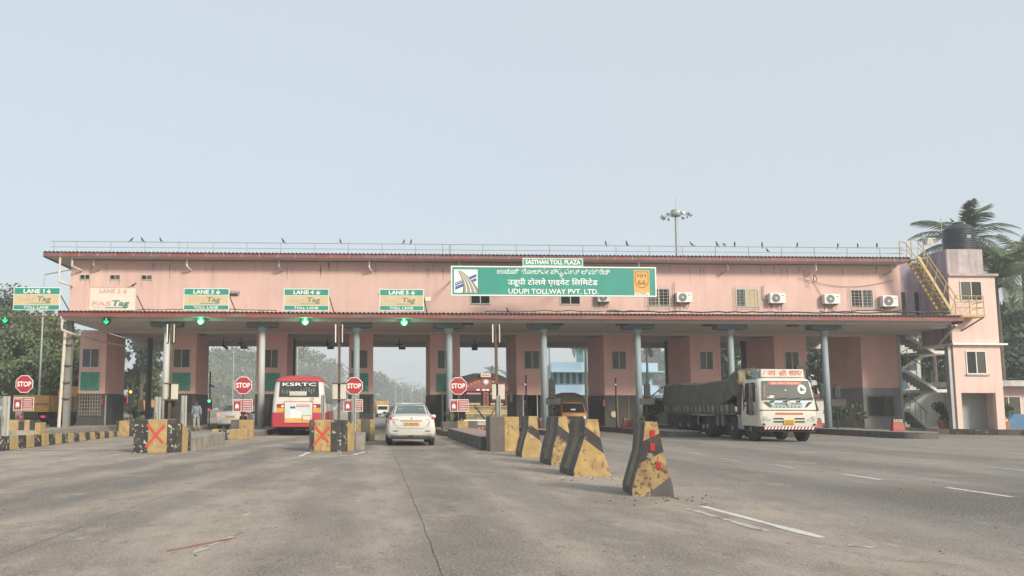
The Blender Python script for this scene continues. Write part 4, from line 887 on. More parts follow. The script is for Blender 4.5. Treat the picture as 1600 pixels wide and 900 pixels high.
# ------------------------------------------------------------------ air conditioners
def aircon(x0, x1, z0, z1, label):
    w, h = x1 - x0, z1 - z0; t = thing('air_conditioner', label, 'air conditioner', (x0, 46.97, z0), 0, 'air conditioner units on the upper wall')
    MB().box(0, w, -.36, -.04, .10, h).build('case', WHITEP, t, bevel=.02)
    cx_, cz, r = w * .38, .10 + (h - .10) * .5, (h - .10) * .42
    MB().lathe([(r, 0), (r, .01)], (cx_, -.372, cz), 20, 'Y').build('fan_opening', DADO, t)
    mb = MB()
    for q in (.95, .7, .45): mb.path([(cx_ + r * q * math.cos(2 * PI * i / 16), -.38, cz + r * q * math.sin(2 * PI * i / 16)) for i in range(17)], .012, 4)
    for i in range(4): a = PI * i / 4; mb.tube((cx_ - r * math.cos(a), -.38, cz - r * math.sin(a)), (cx_ + r * math.cos(a), -.38, cz + r * math.sin(a)), .008, 4)
    mb.build('fan_grille', GALV, t); MB().lathe([(r * .22, 0), (r * .22, .012)], (cx_, -.392, cz), 12, 'Y').build('fan_hub', WHITEP, t)
    MB().box(w * .74, w * .90, -.366, -.36, h * .74, h * .8).build('badge', BOARDR, t)
    mb = MB()
    for x in (w * .15, w * .82): mb.box(x - .02, x + .02, -.36, 0, .05, .10); mb.path([(x, -.30, .05), (x, 0, -.22)], .014, 4)
    mb.build('bracket', DGRILLE, t); return t
aircon(12.87, 13.6, 7.26, 7.9, 'air conditioner half hidden under the main sign'); aircon(17.38, 18.26, 7.26, 7.92, 'air conditioner right of the main sign, between two barred windows'); aircon(22.75, 23.65, 7.24, 7.92, 'air conditioner right of the second barred window'); aircon(25.9, 26.8, 7.22, 7.88, 'air conditioner left of the third barred window'); aircon(29.27, 30.17, 7.08, 7.82, 'large air conditioner beside the yellow roof ladder')

# ------------------------------------------------------------------ birds
BIRD = mat('bird_plumage', (.03, .03, .034), .7, .2, 20)
bm = MB()
prof = [(-.16, .0, .015), (-.10, .03, .045), (-.02, .06, .075), (.06, .10, .07), (.11, .15, .045), (.13, .18, .04)]
rings = []
for y, z, r_ in prof: rings.append([Vector((r_ * .85 * math.cos(2 * PI * i / 8), y - (.0), z + r_ * math.sin(2 * PI * i / 8))) for i in range(8)])
bm.loft(rings); bm.ball((0, .14, .205), .045, 5); bm.add([(-.012, .18, .21), (.012, .18, .21), (0, .18, .19), (0, .235, .198)], [(0, 1, 3), (1, 2, 3), (2, 0, 3)]); bm.hexa([(-.03, -.30, -.05), (.03, -.30, -.05), (.025, -.12, .0), (-.025, -.12, .0), (-.03, -.30, -.035), (.03, -.30, -.035), (.025, -.12, .03), (-.025, -.12, .03)])
bodym = bm.mesh('bird', BIRD, True); lm = MB().tube((-.025, .02, -.055), (-.025, .02, .02), .006, 4).tube((.025, .02, -.055), (.025, .02, .02), .006, 4).mesh('legs', BIRD)
def bird(px, py, Y, label, z=None, rz=0, grp='dark birds perched along the roof railing', sc=1.0):
    p = at(px, py, Y); zz = p.z if z is None else z
    o = obj('bird', bodym); tag(o, label, 'bird', grp); o.location = (p.x, Y, zz + .058 * sc); o.rotation_euler = (random.uniform(0, .5), 0, rz); o.scale = (sc,) * 3
    l = obj('legs', lm, o); return o
ORD = ['first', 'second', 'third', 'fourth', 'fifth', 'sixth', 'seventh', 'eighth', 'ninth', 'tenth', 'eleventh', 'twelfth', 'thirteenth', 'fourteenth', 'fifteenth', 'sixteenth', 'seventeenth']
bxs = [205.6, 222, 251, 442, 532, 631, 642.5, 946.6, 979, 1080.5, 1120, 1131.6, 1148, 1190.6, 1245.5, 1309, 1340, 1370]
for i, u in enumerate(bxs):
    x = xat(u, 46.3, 380); zr = 10.56 - .04 * (x + 18) / 48.45 + .024
    lab = 'dark bird perched last in the row on the roof rail, nearest the ladder' if i == len(bxs) - 1 else f'{ORD[i]} dark bird from the left on the top roof rail'
    bird(u, 380, 46.3, lab, zr, random.choice([.4, 1.2, -1.0, 2.6, PI - .3, -.5]), sc=random.uniform(.68, .82))
bird(1199, 392.5, 46.3, 'dark bird perched on the lower rail of the roof railing', 10.236, .5, sc=.7); bird(208, 447, 43.42, 'bird perched on top of the bleached LANE 2 sign', 7.56, -1.2, 'birds on the signs and canopy', .85); bird(793, 486, 43.7, 'bird standing on the canopy edge below the main sign', 6.36, 1.1, 'birds on the signs and canopy', .85)
bird(1488, 350, 47.2, 'dark bird perched on the lid of the black water tank', 12.24, 1.2, 'birds on the signs and canopy', .8)
# ------------------------------------------------------------------ stair tower on the right
tw = thing('stair_tower', 'pink stair tower at the right end with weathered lilac upper block', 'building', (34, 46, 0)); TO = Vector((-34, -46, 0))
def T_(mb, name, m, par=None, **k): o = mb.build(name, m, tw if par is None else par, **k); o.location = TO if par is None else (0, 0, 0); return o
XL, XR = 32.72, 35.42
T_(MB().box(XL, XR, 46.0, 46.22, 2.25, 4.93), 'front_wall', PINKT); T_(MB().box(XL + .01, XR, 46.02, 48.6, 5.03, 8.86), 'front_wall', PINKT)
T_(MB().box(XL, 33.02, 46.0, 46.22, .1, 2.25), 'pier', PINKT); T_(MB().box(34.96, XR, 46.0, 46.22, .1, 2.25), 'pier', PINKT); T_(MB().box(XR - .1, XR, 46.22, 48.6, .1, 4.93), 'outer_wall', PINKT); T_(MB().box(32.95, 33.02, 46.22, 47.2, .1, 2.25), 'niche_side', LILACP); T_(MB().box(33.02, XR - .1, 47.2, 47.4, .1, 2.25), 'niche_back', mat('niche_grey', (.33, .345, .345), .85, .08, 1.2, grime=.3, gcol=(.2, .2, .19)))
T_(MB().box(XL - .16, XR + .28, 45.75, 48.8, 4.93, 5.03), 'ledge', WHITEP); T_(MB().box(XL - .03, XR + .12, 45.86, 48.8, 8.86, 9.0), 'ledge', LILACP)
T_(MB().box(XL + .05, 34.82, 46.03, 48.2, 9.0, 10.42), 'parapet', LILACP)
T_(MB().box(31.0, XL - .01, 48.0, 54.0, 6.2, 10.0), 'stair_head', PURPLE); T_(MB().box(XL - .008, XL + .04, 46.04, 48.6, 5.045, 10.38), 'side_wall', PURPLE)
for x in (31.25, 32.05): T_(MB().box(x, x + .22, 47.96, 48.0, 6.7, 8.2), 'slit_window', DARK)
window(tw, 33.36, 34.62, 7.45, 8.58, 46.02, TO, (PANEO, PANED)); 
wf = window(tw, 33.41, 34.56, 3.30, 4.61, 46.0, TO, (PANED, PANEO), frame=WHITEP); MB().box(33.35, 34.66, 45.9, 45.999, 3.22, 3.30).build('sill', LILACP, wf)
# corner pipe and post in front of the stair opening
T_(MB().box(32.50, 32.70, 46.1, 46.4, .15, 4.92), 'corner_post', GALV); mb = MB(); mb.path([(32.0, 44.6, 5.9), (32.0, 45.0, 5.72), (31.95, 46.0, 5.0)], .06, 8); T_(mb, 'downpipe', GALV)
mb = MB(); mb.path([(32.55, 46.0, 5.9), (32.6, 46.0, 5.2)], .09, 8); T_(mb, 'downpipe', RUST)
# stairwell: back wall, flights with steps, landings, railings
WALLG = mat('stairwell_wall', (.46, .49, .475), .85, .07, 1, grime=.2, gcol=(.3, .31, .3))
T_(MB().box(32.0, 36.1, 53.9, 54.1, .1, 5.9), 'rear_wall', WALLG); T_(MB().box(36.1, 38.5, 53.9, 54.1, .1, 2.6), 'rear_wall', WALLG); T_(MB().box(32.135, 32.3, 50.0, 53.9, .1, 5.9), 'inner_wall', WALLG); T_(MB().box(31.6, 35.3, 46.3, 54.1, 5.9, 6.19), 'ceiling', SOFFIT)
def flight(x0, z0, x1, z1, y0, y1, n=9):
    mb = MB(); mb.prism([(x0, y0, z0 - .16), (x1, y0, z1 - .16), (x1, y0, z1 + .04), (x0, y0, z0 + .04)], (0, .08, 0)); s_ = T_(mb, 'stringer', WHITEP)
    for i in range(n):
        t0, t1 = i / n, (i + 1) / n; xa, xb = x0 + (x1 - x0) * t0, x0 + (x1 - x0) * t1; za, zb = z0 + (z1 - z0) * t0, z0 + (z1 - z0) * t1
        T_(MB().box(min(xa, xb), max(xa, xb), y0 + .085, y1, za - .1, zb), 'step', WALLG)
    mb = MB(); mb.tube((x0, y0 + .04, z0 + .95), (x1, y0 + .04, z1 + .95), .025, 6); T_(mb, 'handrail', DGRILLE)
    for i in range(4):
        t0 = (i + .5) / 4; x = x0 + (x1 - x0) * t0; z = z0 + (z1 - z0) * t0; T_(MB().tube((x, y0 + .04, z), (x, y0 + .04, z + .95), .022, 6), 'baluster', GALV)
flight(34.0, .15, 32.75, 1.35, 50.3, 51.6, 7)
T_(MB().box(32.3, 32.75, 50.3, 53.8, 1.17, 1.36), 'landing', WHITEP)
flight(33.4, 1.36, 35.4, 2.55, 52.2, 53.6, 8)
T_(MB().box(34.6, 35.9, 50.3, 53.8, 2.36, 2.56), 'landing', WHITEP)
flight(34.6, 2.56, 32.75, 3.75, 50.3, 51.6, 9)
T_(MB().box(32.3, 32.75, 50.3, 53.8, 3.58, 3.76), 'landing', WHITEP)
flight(33.4, 3.76, 35.4, 4.9, 52.2, 53.6, 8)
T_(MB().box(34.6, 35.9, 50.3, 53.8, 4.72, 4.92), 'landing', WHITEP)
flight(34.6, 4.92, 32.9, 5.85, 50.3, 51.6, 7)
t = thing('notice', 'blue notice board on the stairwell wall', 'sign', (34.75, 53.85, 2.7)); MB().box(-.34, .40, -.04, 0, 0, .62).build('board', mat('blue_board', (.04, .10, .19), .6, .1), t)
mb = MB()
for i in range(4): mb.poly([(-.26, -.045, .1 + i * .13), (random.uniform(.1, .34), -.045, .1 + i * .13), (random.uniform(.1, .34), -.045, .13 + i * .13), (-.26, -.045, .13 + i * .13)])
mb.build('small_print', PANEB, t)
t = thing('blue_door', 'dark blue door panel on the upper stair landing', 'door', (35.45, 53.88, 3.9)); MB().box(-.4, .35, -.05, 0, 0, 1.1).build('panel', mat('blue_door_paint', (.03, .05, .13), .6), t)
# roof water tank
t = thing('water_tank', 'ribbed black water tank standing on the tower top', 'water tank', (34.38, 47.2, 10.42)); prof = [(.78, 0), (.80, .04)]
for i in range(9): z = .08 + i * .135; prof += [(.80, z), (.80, z + .07), (.765, z + .085), (.765, z + .12)]
prof += [(.80, 1.32), (.78, 1.4), (.55, 1.60), (.34, 1.70), (.33, 1.70)]
MB().lathe(prof, n=32).build('tank_body', mat('black_tank_plastic', (.030, .042, .052), .5, .12, 3), t, smooth=True)
MB().lathe([(.30, 1.70), (.30, 1.79), (.1, 1.81)], n=20).build('lid', BLACK, t)
mb = MB()
for zz in (.78, .90): 
    for i in range(4): mb.obox((-.08 + i * .06, -.806, zz - .03 * (zz > .8)), (.04, .01, .05))
mb.build('white_mark', WHITEP, t)
t = thing('lightning_rod', 'short thin rod rising behind the water tank lid', 'rod', (33.95, 48.0, 10.42)); MB().tube((0, 0, 0), (0, 0, 2.3), .022, 6).build('rod', GALV, t)
mb = MB(); mb.path([(0, 0, 0), (0, 0, 1.9), (.12, 0, 2.0), (.2, 0, 1.9)], .05, 6); t = tag(mb.build('vent_pipe', CREAM), 'curved vent pipe right of the water tank', 'pipe'); t.location = (35.1, 47.9, 10.42)
t = thing('floodlight', 'pale floodlight on a thin post left of the water tank', 'floodlight', (32.6, 47.5, 10.0)); MB().tube((-.15, 0, 0), (-.15, 0, 1.75), .03, 6).build('post', GALV, t); MB().obox((.12, -.05, 1.15), (.42, .3, .42), (.3, 0, .2)).build('head', CREAM, t, bevel=.03); MB().obox((.28, -.15, 1.3), (.34, .2, .05), (0, .1, 0)).build('visor', GALV, t)
mb = MB()
for i in range(5): mb.tube((-.2 + i * .42, 0, .12 + .1 * (i % 2)), (.15 + i * .42, 0, .18), .05, 6)
t = tag(mb.build('pipework', WHITEP), 'white pipe fittings along the parapet edge beside the water tank', 'pipe'); t.location = (32.4, 47.6, 10.0)
# yellow roof ladder and balcony platform
YS = mat('yellow_steel', (.50, .37, .13), .55, .12, 3, grime=.35, gcol=(.2, .13, .07), gscale=(3, 3, 3))
t = thing('roof_stair', 'steep yellow steel stair from the roof edge down to the balcony', 'stair', (31, 45.6, 6.5)); TO2 = Vector((-31, -45.6, -6.5))
def Y_(mb, name): o = mb.build(name, YS, t); o.location = TO2; return o
A0, A1 = Vector((30.55, 45.75, 9.85)), Vector((32.05, 45.35, 6.6))
for dy in (-.33, .33): 
    dv = Vector((.12 if dy < 0 else -.12, dy, 0)); Y_(MB().prism([A0 + dv + Vector((-.07, 0, .05)), A0 + dv + Vector((.09, 0, .05)), A1 + dv + Vector((.09, 0, 0)), A1 + dv + Vector((-.07, 0, 0))], (0, .04, 0)), 'stringer')
    mb = MB(); mb.tube(A0 + dv + Vector((.0, 0, .95)), A1 + dv + Vector((.35, 0, .75)), .028, 6); mb.tube(A0 + dv + Vector((0, 0, .95)), A0 + dv + Vector((-.35, 0, 1.0)), .028, 6); mb.tube(A0 + dv + Vector((-.35, 0, 1.0)), A0 + dv + Vector((-.35, 0, .05)), .028, 6); mb.tube(A0 + dv + Vector((-.35, 0, .5)), A0 + dv + Vector((0, 0, .5)), .02, 6); mb.tube(A0 + dv + Vector((.1, 0, .5)), A1 + dv + Vector((.25, 0, .42)), .02, 6); Y_(mb, 'handrail')
    for i in range(5): q = A0.lerp(A1, i / 4.2) + dv; Y_(MB().tube(q, q + Vector((.08 + .06 * i, 0, .92 - .03 * i)), .022, 6), 'baluster')
for i in range(13): q = A0.lerp(A1, (i + .5) / 13); Y_(MB().box(q.x - .1, q.x + .14, q.y - .3, q.y + .3, q.z - .015, q.z + .015), 'tread')
t = thing('balcony', 'yellow railed balcony platform in front of the tower window', 'balcony', (33, 45.4, 6.5)); TO2 = Vector((-33, -45.4, -6.5))
Y_(MB().box(31.75, 34.0, 45.0, 45.98, 6.42, 6.54), 'floor'); 
for z in (6.95, 7.25, 7.6): Y_(MB().tube((32.35, 45.05, z), (33.95, 45.05, z), .022, 6), 'rail'); Y_(MB().tube((33.95, 45.05, z), (33.95, 45.95, z), .022, 6), 'rail')
for x in (32.35, 33.15, 33.95, 33.55): Y_(MB().tube((x, 45.05, 6.5), (x, 45.05, 7.62), .026, 6), 'post')
mb = MB(); mb.tube((33.95, 45.1, 6.42), (33.3, 45.98, 5.75), .04, 6); o = mb.build('strut', RUST, t); o.location = TO2
# ------------------------------------------------------------------ low buildings, fences, plants on the far right
t = thing('low_building', 'low pale building with thick flat white roof at the right edge', 'building', (42, 50, 0)); LO = Vector((-42, -50, 0))
def L_(mb, name, m): o = mb.build(name, m, t); o.location = LO; return o
L_(MB().box(38.0, 55, 51, 60, .1, 2.75), 'wall', PINKT); L_(MB().box(37.2, 56, 50.0, 61, 2.75, 3.10), 'roof', mat('weathered_roof_edge', (.50, .49, .47), .9, .12, 1.5, .2, grime=.6, gcol=(.18, .17, .15), gscale=(2, 2, 1.2)))
window(t, 38.75, 40.3, 1.0, 2.15, 51, LO, (PANEO, PANEO), frame=WHITEP)
t = thing('blue_hoarding', 'plain blue sheet fence in front of the low building', 'fence', (41, 48.6, .2)); 
for i in range(8): MB().box(-3.4 + i * 1.0, -2.41 + i * 1.0, 0, .04, 0, .86).build('sheet_panel', mat('blue_sheet', (.06, .17, .30), .6, .1, 2) if i == 0 else bpy.data.materials['blue_sheet'], t)
t = thing('toll_office', 'low white building with red roof edge seen through the rightmost lane', 'building', (36, 68, 0))
MB().box(-7, 6, 0, 6, 0, 2.3).build('wall', WHITEP, t); MB().box(-7.3, 6.3, -.5, 6.3, 2.3, 2.55).build('roof', FASCIA, t); MB().box(-3, -2.2, -.02, 0, .2, 1.9).build('door', PANED, t); MB().box(-.4, .6, -.02, 0, .9, 1.8).build('window', PANED, t)
t = thing('roadside_shed', 'grey-blue shed with sloping roof beyond the lorry lane', 'building', (23.5, 66, 0)); MB().box(-2.2, 3, 0, 4, 0, 2.2).build('wall', PANEB, t); MB().hexa([(-2.4, -.3, 1.6), (3.2, -.3, 2.6), (3.2, 4.3, 2.6), (-2.4, 4.3, 1.6), (-2.4, -.3, 1.7), (3.2, -.3, 2.7), (3.2, 4.3, 2.7), (-2.4, 4.3, 1.7)]).build('roof', GALV, t)
# far blue building seen between the booths
t = thing('blue_building', 'pale turquoise three-storey building with wide balconies behind a palm', 'building', (30, 112, 0)); AQ = mat('aqua_paint', (.33, .53, .56), .8, .06, .5, grime=.25, gcol=(.2, .3, .32)); AQ2 = mat('blue_parapet_paint', (.34, .48, .62), .8, .06, .5); 
MB().box(-5.8, 8, 0, 9, 0, 7.2).build('wall', AQ, t)
for z in (3.3, 6.3):
    mb = MB(); mb.prism([(-6.0, -1.2, z), (-2.2, -2.6, z), (4, -2.6, z), (8.5, -1.0, z), (8.5, .2, z), (-6.0, .2, z)], (0, 0, 1.15)); mb.build('balcony', AQ2 if z > 4 else AQ2, t)
    MB().box(-6.3, 8.8, -2.9, .3, z - .18, z - .003).build('floor_slab', AQ, t)
MB().box(-1, 3, 1, 5, 7.2, 9.8).build('roof_room', AQ, t); MB().box(-1.8, 3.6, 0, 5.6, 9.8, 10.05).build('roof_slab', AQ2, t)
for z in (1.0, 4.7): 
    for i in range(9): MB().box(-5.4 + i * .85, -4.95 + i * .85, -.04, 0, z, z + 1.5).build('window', PANEB, t)
MB().tube((1.2, 2, 10), (1.2, 2, 15), .1, 6).build('mast', GALV, t)

# ------------------------------------------------------------------ lamp posts and high mast
def lamp_post(px, Y, ytop, tip, label, double=False, r=.09):
    x = xat(px, Y, 600); h = zat(ytop, Y, px); t = thing('lamp_post', label, 'lamp post', (x, Y, 0)); MB().tube((0, 0, 0), (0, 0, h), r, 8, r * .6).build('pole', GALV, t)
    for s in ((1, -1) if double else (1,)):
        a = Vector((0, 0, h - .05)); b = Vector((tip * s, 0, h + abs(tip) * .18)); MB().tube(a, b, r * .55, 6).build('arm', GALV, t); MB().obox(b + Vector((.25 * s, 0, .04)), (.7, .25, .1), (0, -.15 * s, 0)).build('lamp_head', GALV, t)
lamp_post(62, 62, 428, 1.9, 'tall lamp post rising behind the LANE 1 board')
lamp_post(364, 100, 546, 1.5, 'lamp post seen through the third lane above the STOP sign')
lamp_post(464, 72, 480, 1.4, 'thin lamp post seen through the bus lane', r=.1)
for i, (px, Y, yt) in enumerate([(618, 165, 593), (629, 215, 600), (642.5, 280, 606), (659, 350, 610)]):
    lamp_post(px, Y, yt, 1.6, ['nearest twin-arm lamp post on the hazy highway median', 'second twin-arm lamp post on the hazy median', 'third twin-arm lamp post, faint in the haze', 'farthest twin-arm lamp post, faintest in the haze'][i], True, .12)
lamp_post(859, 90, 535, .1, 'grey utility pole in front of the turquoise building', r=.13)
t = thing('high_mast', 'tall mast with ring of floodlights rising behind the plaza roof', 'light mast', (xat(1058, 78, 390), 78, 0)); hm = zat(338, 78, 1055)
MB().tube((0, 0, 0), (0, 0, hm + .3), .26, 12, .13).build('mast', GALV, t, smooth=True); MB().lathe([(.42, hm), (.5, hm + .15), (.5, hm + .55), (.42, hm + .62)], n=16).build('head_frame', GALV, t); MB().tube((0, 0, hm), (0, 0, hm + 1.9), .02, 5).build('rod', GALV, t)
for i in range(12):
    a = 2 * PI * (i + .3) / 12; c = Vector((math.cos(a), math.sin(a), 0)); MB().tube(c * .4 + Vector((0, 0, hm + .25)), c * 1.25 + Vector((0, 0, hm + .12)), .03, 5).build('arm', GALV, t)
    MB().obox(c * 1.32 + Vector((0, 0, hm + .02)), (.27, .24, .2), (.4 * math.sin(a), -.4 * math.cos(a), a)).build('floodlight', GALV, t)
# ------------------------------------------------------------------ vehicles
def wheel(parent, x, y, r, w, sgn=1, rim=RIM, hub=True, name='wheel'):
    """tyre with rim as sub-part; sgn is the outer side along x"""
    prof = [(r * .62, -w / 2), (r * .9, -w / 2), (r, -w * .36), (r, w * .36), (r * .9, w / 2), (r * .62, w / 2)]
    o = MB().lathe(prof, (0, 0, 0), 24, 'X').build(name, TYRE, parent, smooth=True); o.location = (x, y, r)
    MB().lathe([(r * .63, 0), (r * .6, -sgn * w * .1), (r * .34, -sgn * w * .16), (r * .2, sgn * w * .1), (r * .05, sgn * w * .12)], (sgn * w * .44, 0, 0), 20, 'X').build('rim', rim, o, smooth=True)
    return o
def ring_pts(y, zl, zm, zb, zt, wl, wm, wb, wt):
    h = [(0, zl), (wl * .6, zl), (wl, zl + .03), (wm, zl + (zm - zl) * .45), (wm, zm), (wb, zb), (wt, zt - .05), (wt * .82, zt - .008), (wt * .4, zt)]
    full = h + [(0, zt + .004)] + [(-a, b) for a, b in h[:0:-1]]
    return [(a, y, b) for a, b in full]
def loft_parts(rings, part_of, mats, parent):
    n = len(rings[0]); groups = {}
    for k in range(len(rings) - 1):
        for i in range(n): groups.setdefault(part_of(k, i), []).append((k, i))
    out = {}
    for pn, cells in groups.items():
        idx = {}; mb = MB()
        def vid(k, i):
            key = (k, i % n)
            if key not in idx: idx[key] = len(mb.v); mb.v.append(tuple(rings[k][i % n]))
            return idx[key]
        for k, i in cells: mb.f.append((vid(k, i), vid(k, i + 1), vid(k + 1, i + 1), vid(k + 1, i))); mb.m.append(0)
        if pn == 'body':
            for k in (0, len(rings) - 1): mb.f.append(tuple(vid(k, i) for i in range(n))[::-1 if k == 0 else 1]); mb.m.append(0)
        # orient outward
        me = mb.mesh(pn, mats[pn], True); out[pn] = obj(pn, me, parent, smooth=True)
    return out
CARGLASS = mat('tinted_car_glass', (.10, .15, .15), .06, .15, 1.5, spec=.6)
def sedan(label, loc, rz, paint, lit=False, group=None, sc=1.0, plate=True):
    t = thing('car', label, 'car', loc, rz, group); t.scale = (sc,) * 3
    S = [  # y, zl, zm, zbelt, ztop, wl, wm, wb, wt
        (0.00, .40, .60, .86, .93, .62, .76, .73, .60), (0.05, .33, .60, .90, 1.02, .72, .82, .78, .66), (.18, .26, .58, .92, 1.06, .78, .845, .80, .68), (.50, .24, .58, .93, 1.09, .80, .85, .80, .69),
        (.62, .23, .58, .93, 1.12, .80, .85, .80, .66), (1.0, .22, .58, .94, 1.40, .80, .85, .80, .585), (1.15, .22, .58, .94, 1.455, .80, .85, .80, .565), (1.5, .22, .57, .94, 1.50, .80, .85, .80, .56), (2.1, .22, .57, .93, 1.515, .80, .85, .80, .56), (2.6, .22, .56, .92, 1.47, .80, .85, .79, .545), (2.85, .22, .56, .92, 1.38, .80, .85, .79, .56), (3.3, .22, .55, .90, 1.03, .78, .84, .78, .62), (3.8, .24, .54, .84, .92, .76, .82, .74, .60), (4.1, .28, .52, .74, .80, .70, .76, .66, .54), (4.17, .36, .5, .66, .70, .60, .66, .58, .48)]
    R_ = [ring_pts(*s) for s in S]; n = len(R_[0])
    def po(k, i):
        top = i in (7, 8, 9, 10, 6, 11); side = i in (5, n - 6)
        if k == 4 and i in (7, 8, 9, 10): return 'rear_window'
        if k == 10 and i in (7, 8, 9, 10): return 'windscreen'
        if side and k in (5, 6, 7, 8, 9): return 'side_window'
        return 'body'
    loft_parts(R_, po, {'body': paint, 'rear_window': CARGLASS, 'windscreen': CARGLASS, 'side_window': CARGLASS}, t)
    mb = MB()   # seat heads seen through the rear glass: pale patches just behind, set proud as print on glass would vanish otherwise
    mb.poly([(-.585, .604, 1.125), (.585, .604, 1.125), (.60, .612, 1.14), (-.60, .612, 1.14)]); mb.build('window_seal', BLACK, t)
    for sx in (-1, 1):
        hd = MB(); hd.hexa([(sx * .30 - .16, .735, 1.175), (sx * .30 + .16, .735, 1.175), (sx * .30 + .16, .745, 1.175), (sx * .30 - .16, .745, 1.175), (sx * .30 - .13, .858, 1.295), (sx * .30 + .13, .858, 1.295), (sx * .30 + .13, .868, 1.295), (sx * .30 - .13, .868, 1.295)])
        hd.build('headrest', mat('seat_cover', (.34, .40, .38), .7, .1, 5) if 'seat_cover' not in bpy.data.materials else bpy.data.materials['seat_cover'], t)
    mb = MB(); mb.tube((-.62, .66, 1.13), (-.53, 1.04, 1.43), .012, 4); mb.tube((.62, .66, 1.13), (.53, 1.04, 1.43), .012, 4); mb.tube((-.5, 1.035, 1.432), (.5, 1.035, 1.432), .014, 4); mb.build('window_trim', BLACK, t)
    TL = mat('tail_lamp', (.42, .02, .05), .15, .15, 12, spec=.7, emit=(1, .15, .05) if lit else None, estr=2.4 if lit else 1) if not lit or 'tail_lamp_lit' not in bpy.data.materials else None
    TW = mat('lamp_clear', (.72, .62, .56), .2, .1, 10)
    for sx in (-1, 1):
        P_ = lambda pts: [(sx * a, b, c) for a, b, c in (pts if sx > 0 else pts[::-1])]
        l = MB().prism(P_([(.60, .004, .80), (.815, .10, .78), (.80, .13, .95), (.745, .10, 1.03), (.70, .055, .97)]), (0, -.03, 0)).build('tail_light', TL, t, bevel=.008); MB().prism(P_([(.585, -.012, .735), (.805, .09, .72), (.815, .098, .775), (.60, .0, .795)]), (0, -.03, 0)).build('reverse_lamp', TW, l)
        MB().box(sx * .56 - .085, sx * .56 + .085, -.014, .02, .505, .53).build('bumper_slot', BLACK, t); MB().box(sx * .58 - .14, sx * .58 + .14, -.012, .02, .42, .438).build('bumper_groove', GALV, t)
        mr = MB().ball((0, 0, 0), .1, 6, (1.1, .6, .8)).build('door_mirror', paint, t, smooth=True); mr.location = (sx * .95, 2.7, 1.0); MB().box(-.12 * sx - .05, -.12 * sx + .05, -.02, .02, -.04, .03).build('mirror_stalk', BLACK, mr)
    MB().box(-.38, .38, -.030, .01, .865, .898).build('chrome_strip', CHROME if not lit else paint, t, bevel=.006)
    mb = MB(); mb.path([(-.66, -.003, .92), (-.50, -.012, .66), (-.42, -.014, .615), (.42, -.014, .615), (.50, -.012, .66), (.66, -.003, .92)], .006, 4); mb.build('boot_seam', GALV, t)
    MB().box(-.70, .70, -.022, .02, .375, .385).build('bumper_seam', GALV, t)
    MB().box(-.10, .06, -.018, .02, .33, .375).build('tow_cover', BLACK, t); MB().box(-.74, .74, .02, .2, .235, .30).build('under_valance', BLACK, t)
    MB().tube((.32, -.02, .275), (.32, .1, .275), .05, 10).build('exhaust', DADO, t)
    if plate:
        p = MB().box(-.27, .27, -.024, .0, .70, .815).build('number_plate', mat('plate_yellow', (.60, .34, .10), .5, .06) if 'plate_yellow' not in bpy.data.materials else bpy.data.materials['plate_yellow'], t, bevel=.004); mb = MB()
        for i in range(10): 
            if i not in (2,): mb.box(-.21 + i * .043, -.183 + i * .043, -.027, -.0242, .728 + .008 * (i % 3), .785)
        mb.build('plate_marks', BROWNT, p)
    MB().box(-.62, -.44, -.016, .0, .905, .922).build('badge', GALV, t); MB().box(.5, .64, -.014, .0, .905, .92).build('badge', GALV, t); MB().lathe([(.035, 0), (.035, .01)], (0, -.016, .955), 12, 'Y').build('emblem', CHROME, t)
    for sx in (-1, 1):
        for y in (.78, 3.35): wheel(t, sx * .745, y, .30, .19, sx)
    MB().box(-.78, .78, .9, 3.2, .2, .3).build('underbody', BLACK, t)
    return t
WCAR = mat('cream_white_car_paint', (.63, .61, .56), .25, .03, 1, spec=.5, coat=.4, grime=.25, gcol=(.5, .45, .37), gscale=(2, 2, 3), gthr=.6)
SCAR = mat('silver_car_paint', (.62, .62, .60), .3, .04, 1, metal=.0, coat=.3)
DCAR = mat('pale_grey_car_paint', (.45, .46, .46), .3, .04, 1, coat=.3)
sedan('white saloon car seen from behind in the middle lane', (1.41, 29.15, 0), 0, WCAR, sc=1.0)
sedan('silver car with lit tail lamps waiting beside the third booth', (xat(360, 49.5, 660), 49.5, 0), 0, SCAR, lit=True, sc=1.02)
sedan('grey car mostly hidden behind the left side of the white car', (1.9, 57.5, 0), 0, DCAR, sc=1.0)
sedan('dark grey car facing the camera, mostly hidden right behind the white lorry', (22.2, 47.3, 0), PI, mat('dark_grey_car_paint', (.10, .105, .11), .3, .05, 1, coat=.3), plate=False)
# rounded-rectangle loft used by bus and lorry cabs
def rrect(x0, x1, y0, y1, z, r, zf=None, n=4):
    pts = []
    for cx_, cy_, a0 in ((x0 + r, y0 + r, PI), (x1 - r, y0 + r, 1.5 * PI), (x1 - r, y1 - r, 0), (x0 + r, y1 - r, .5 * PI)):
        for i in range(n + 1): a = a0 + PI / 2 * i / n; pts.append((cx_ + r * math.cos(a), cy_ + r * math.sin(a), z))
    return pts
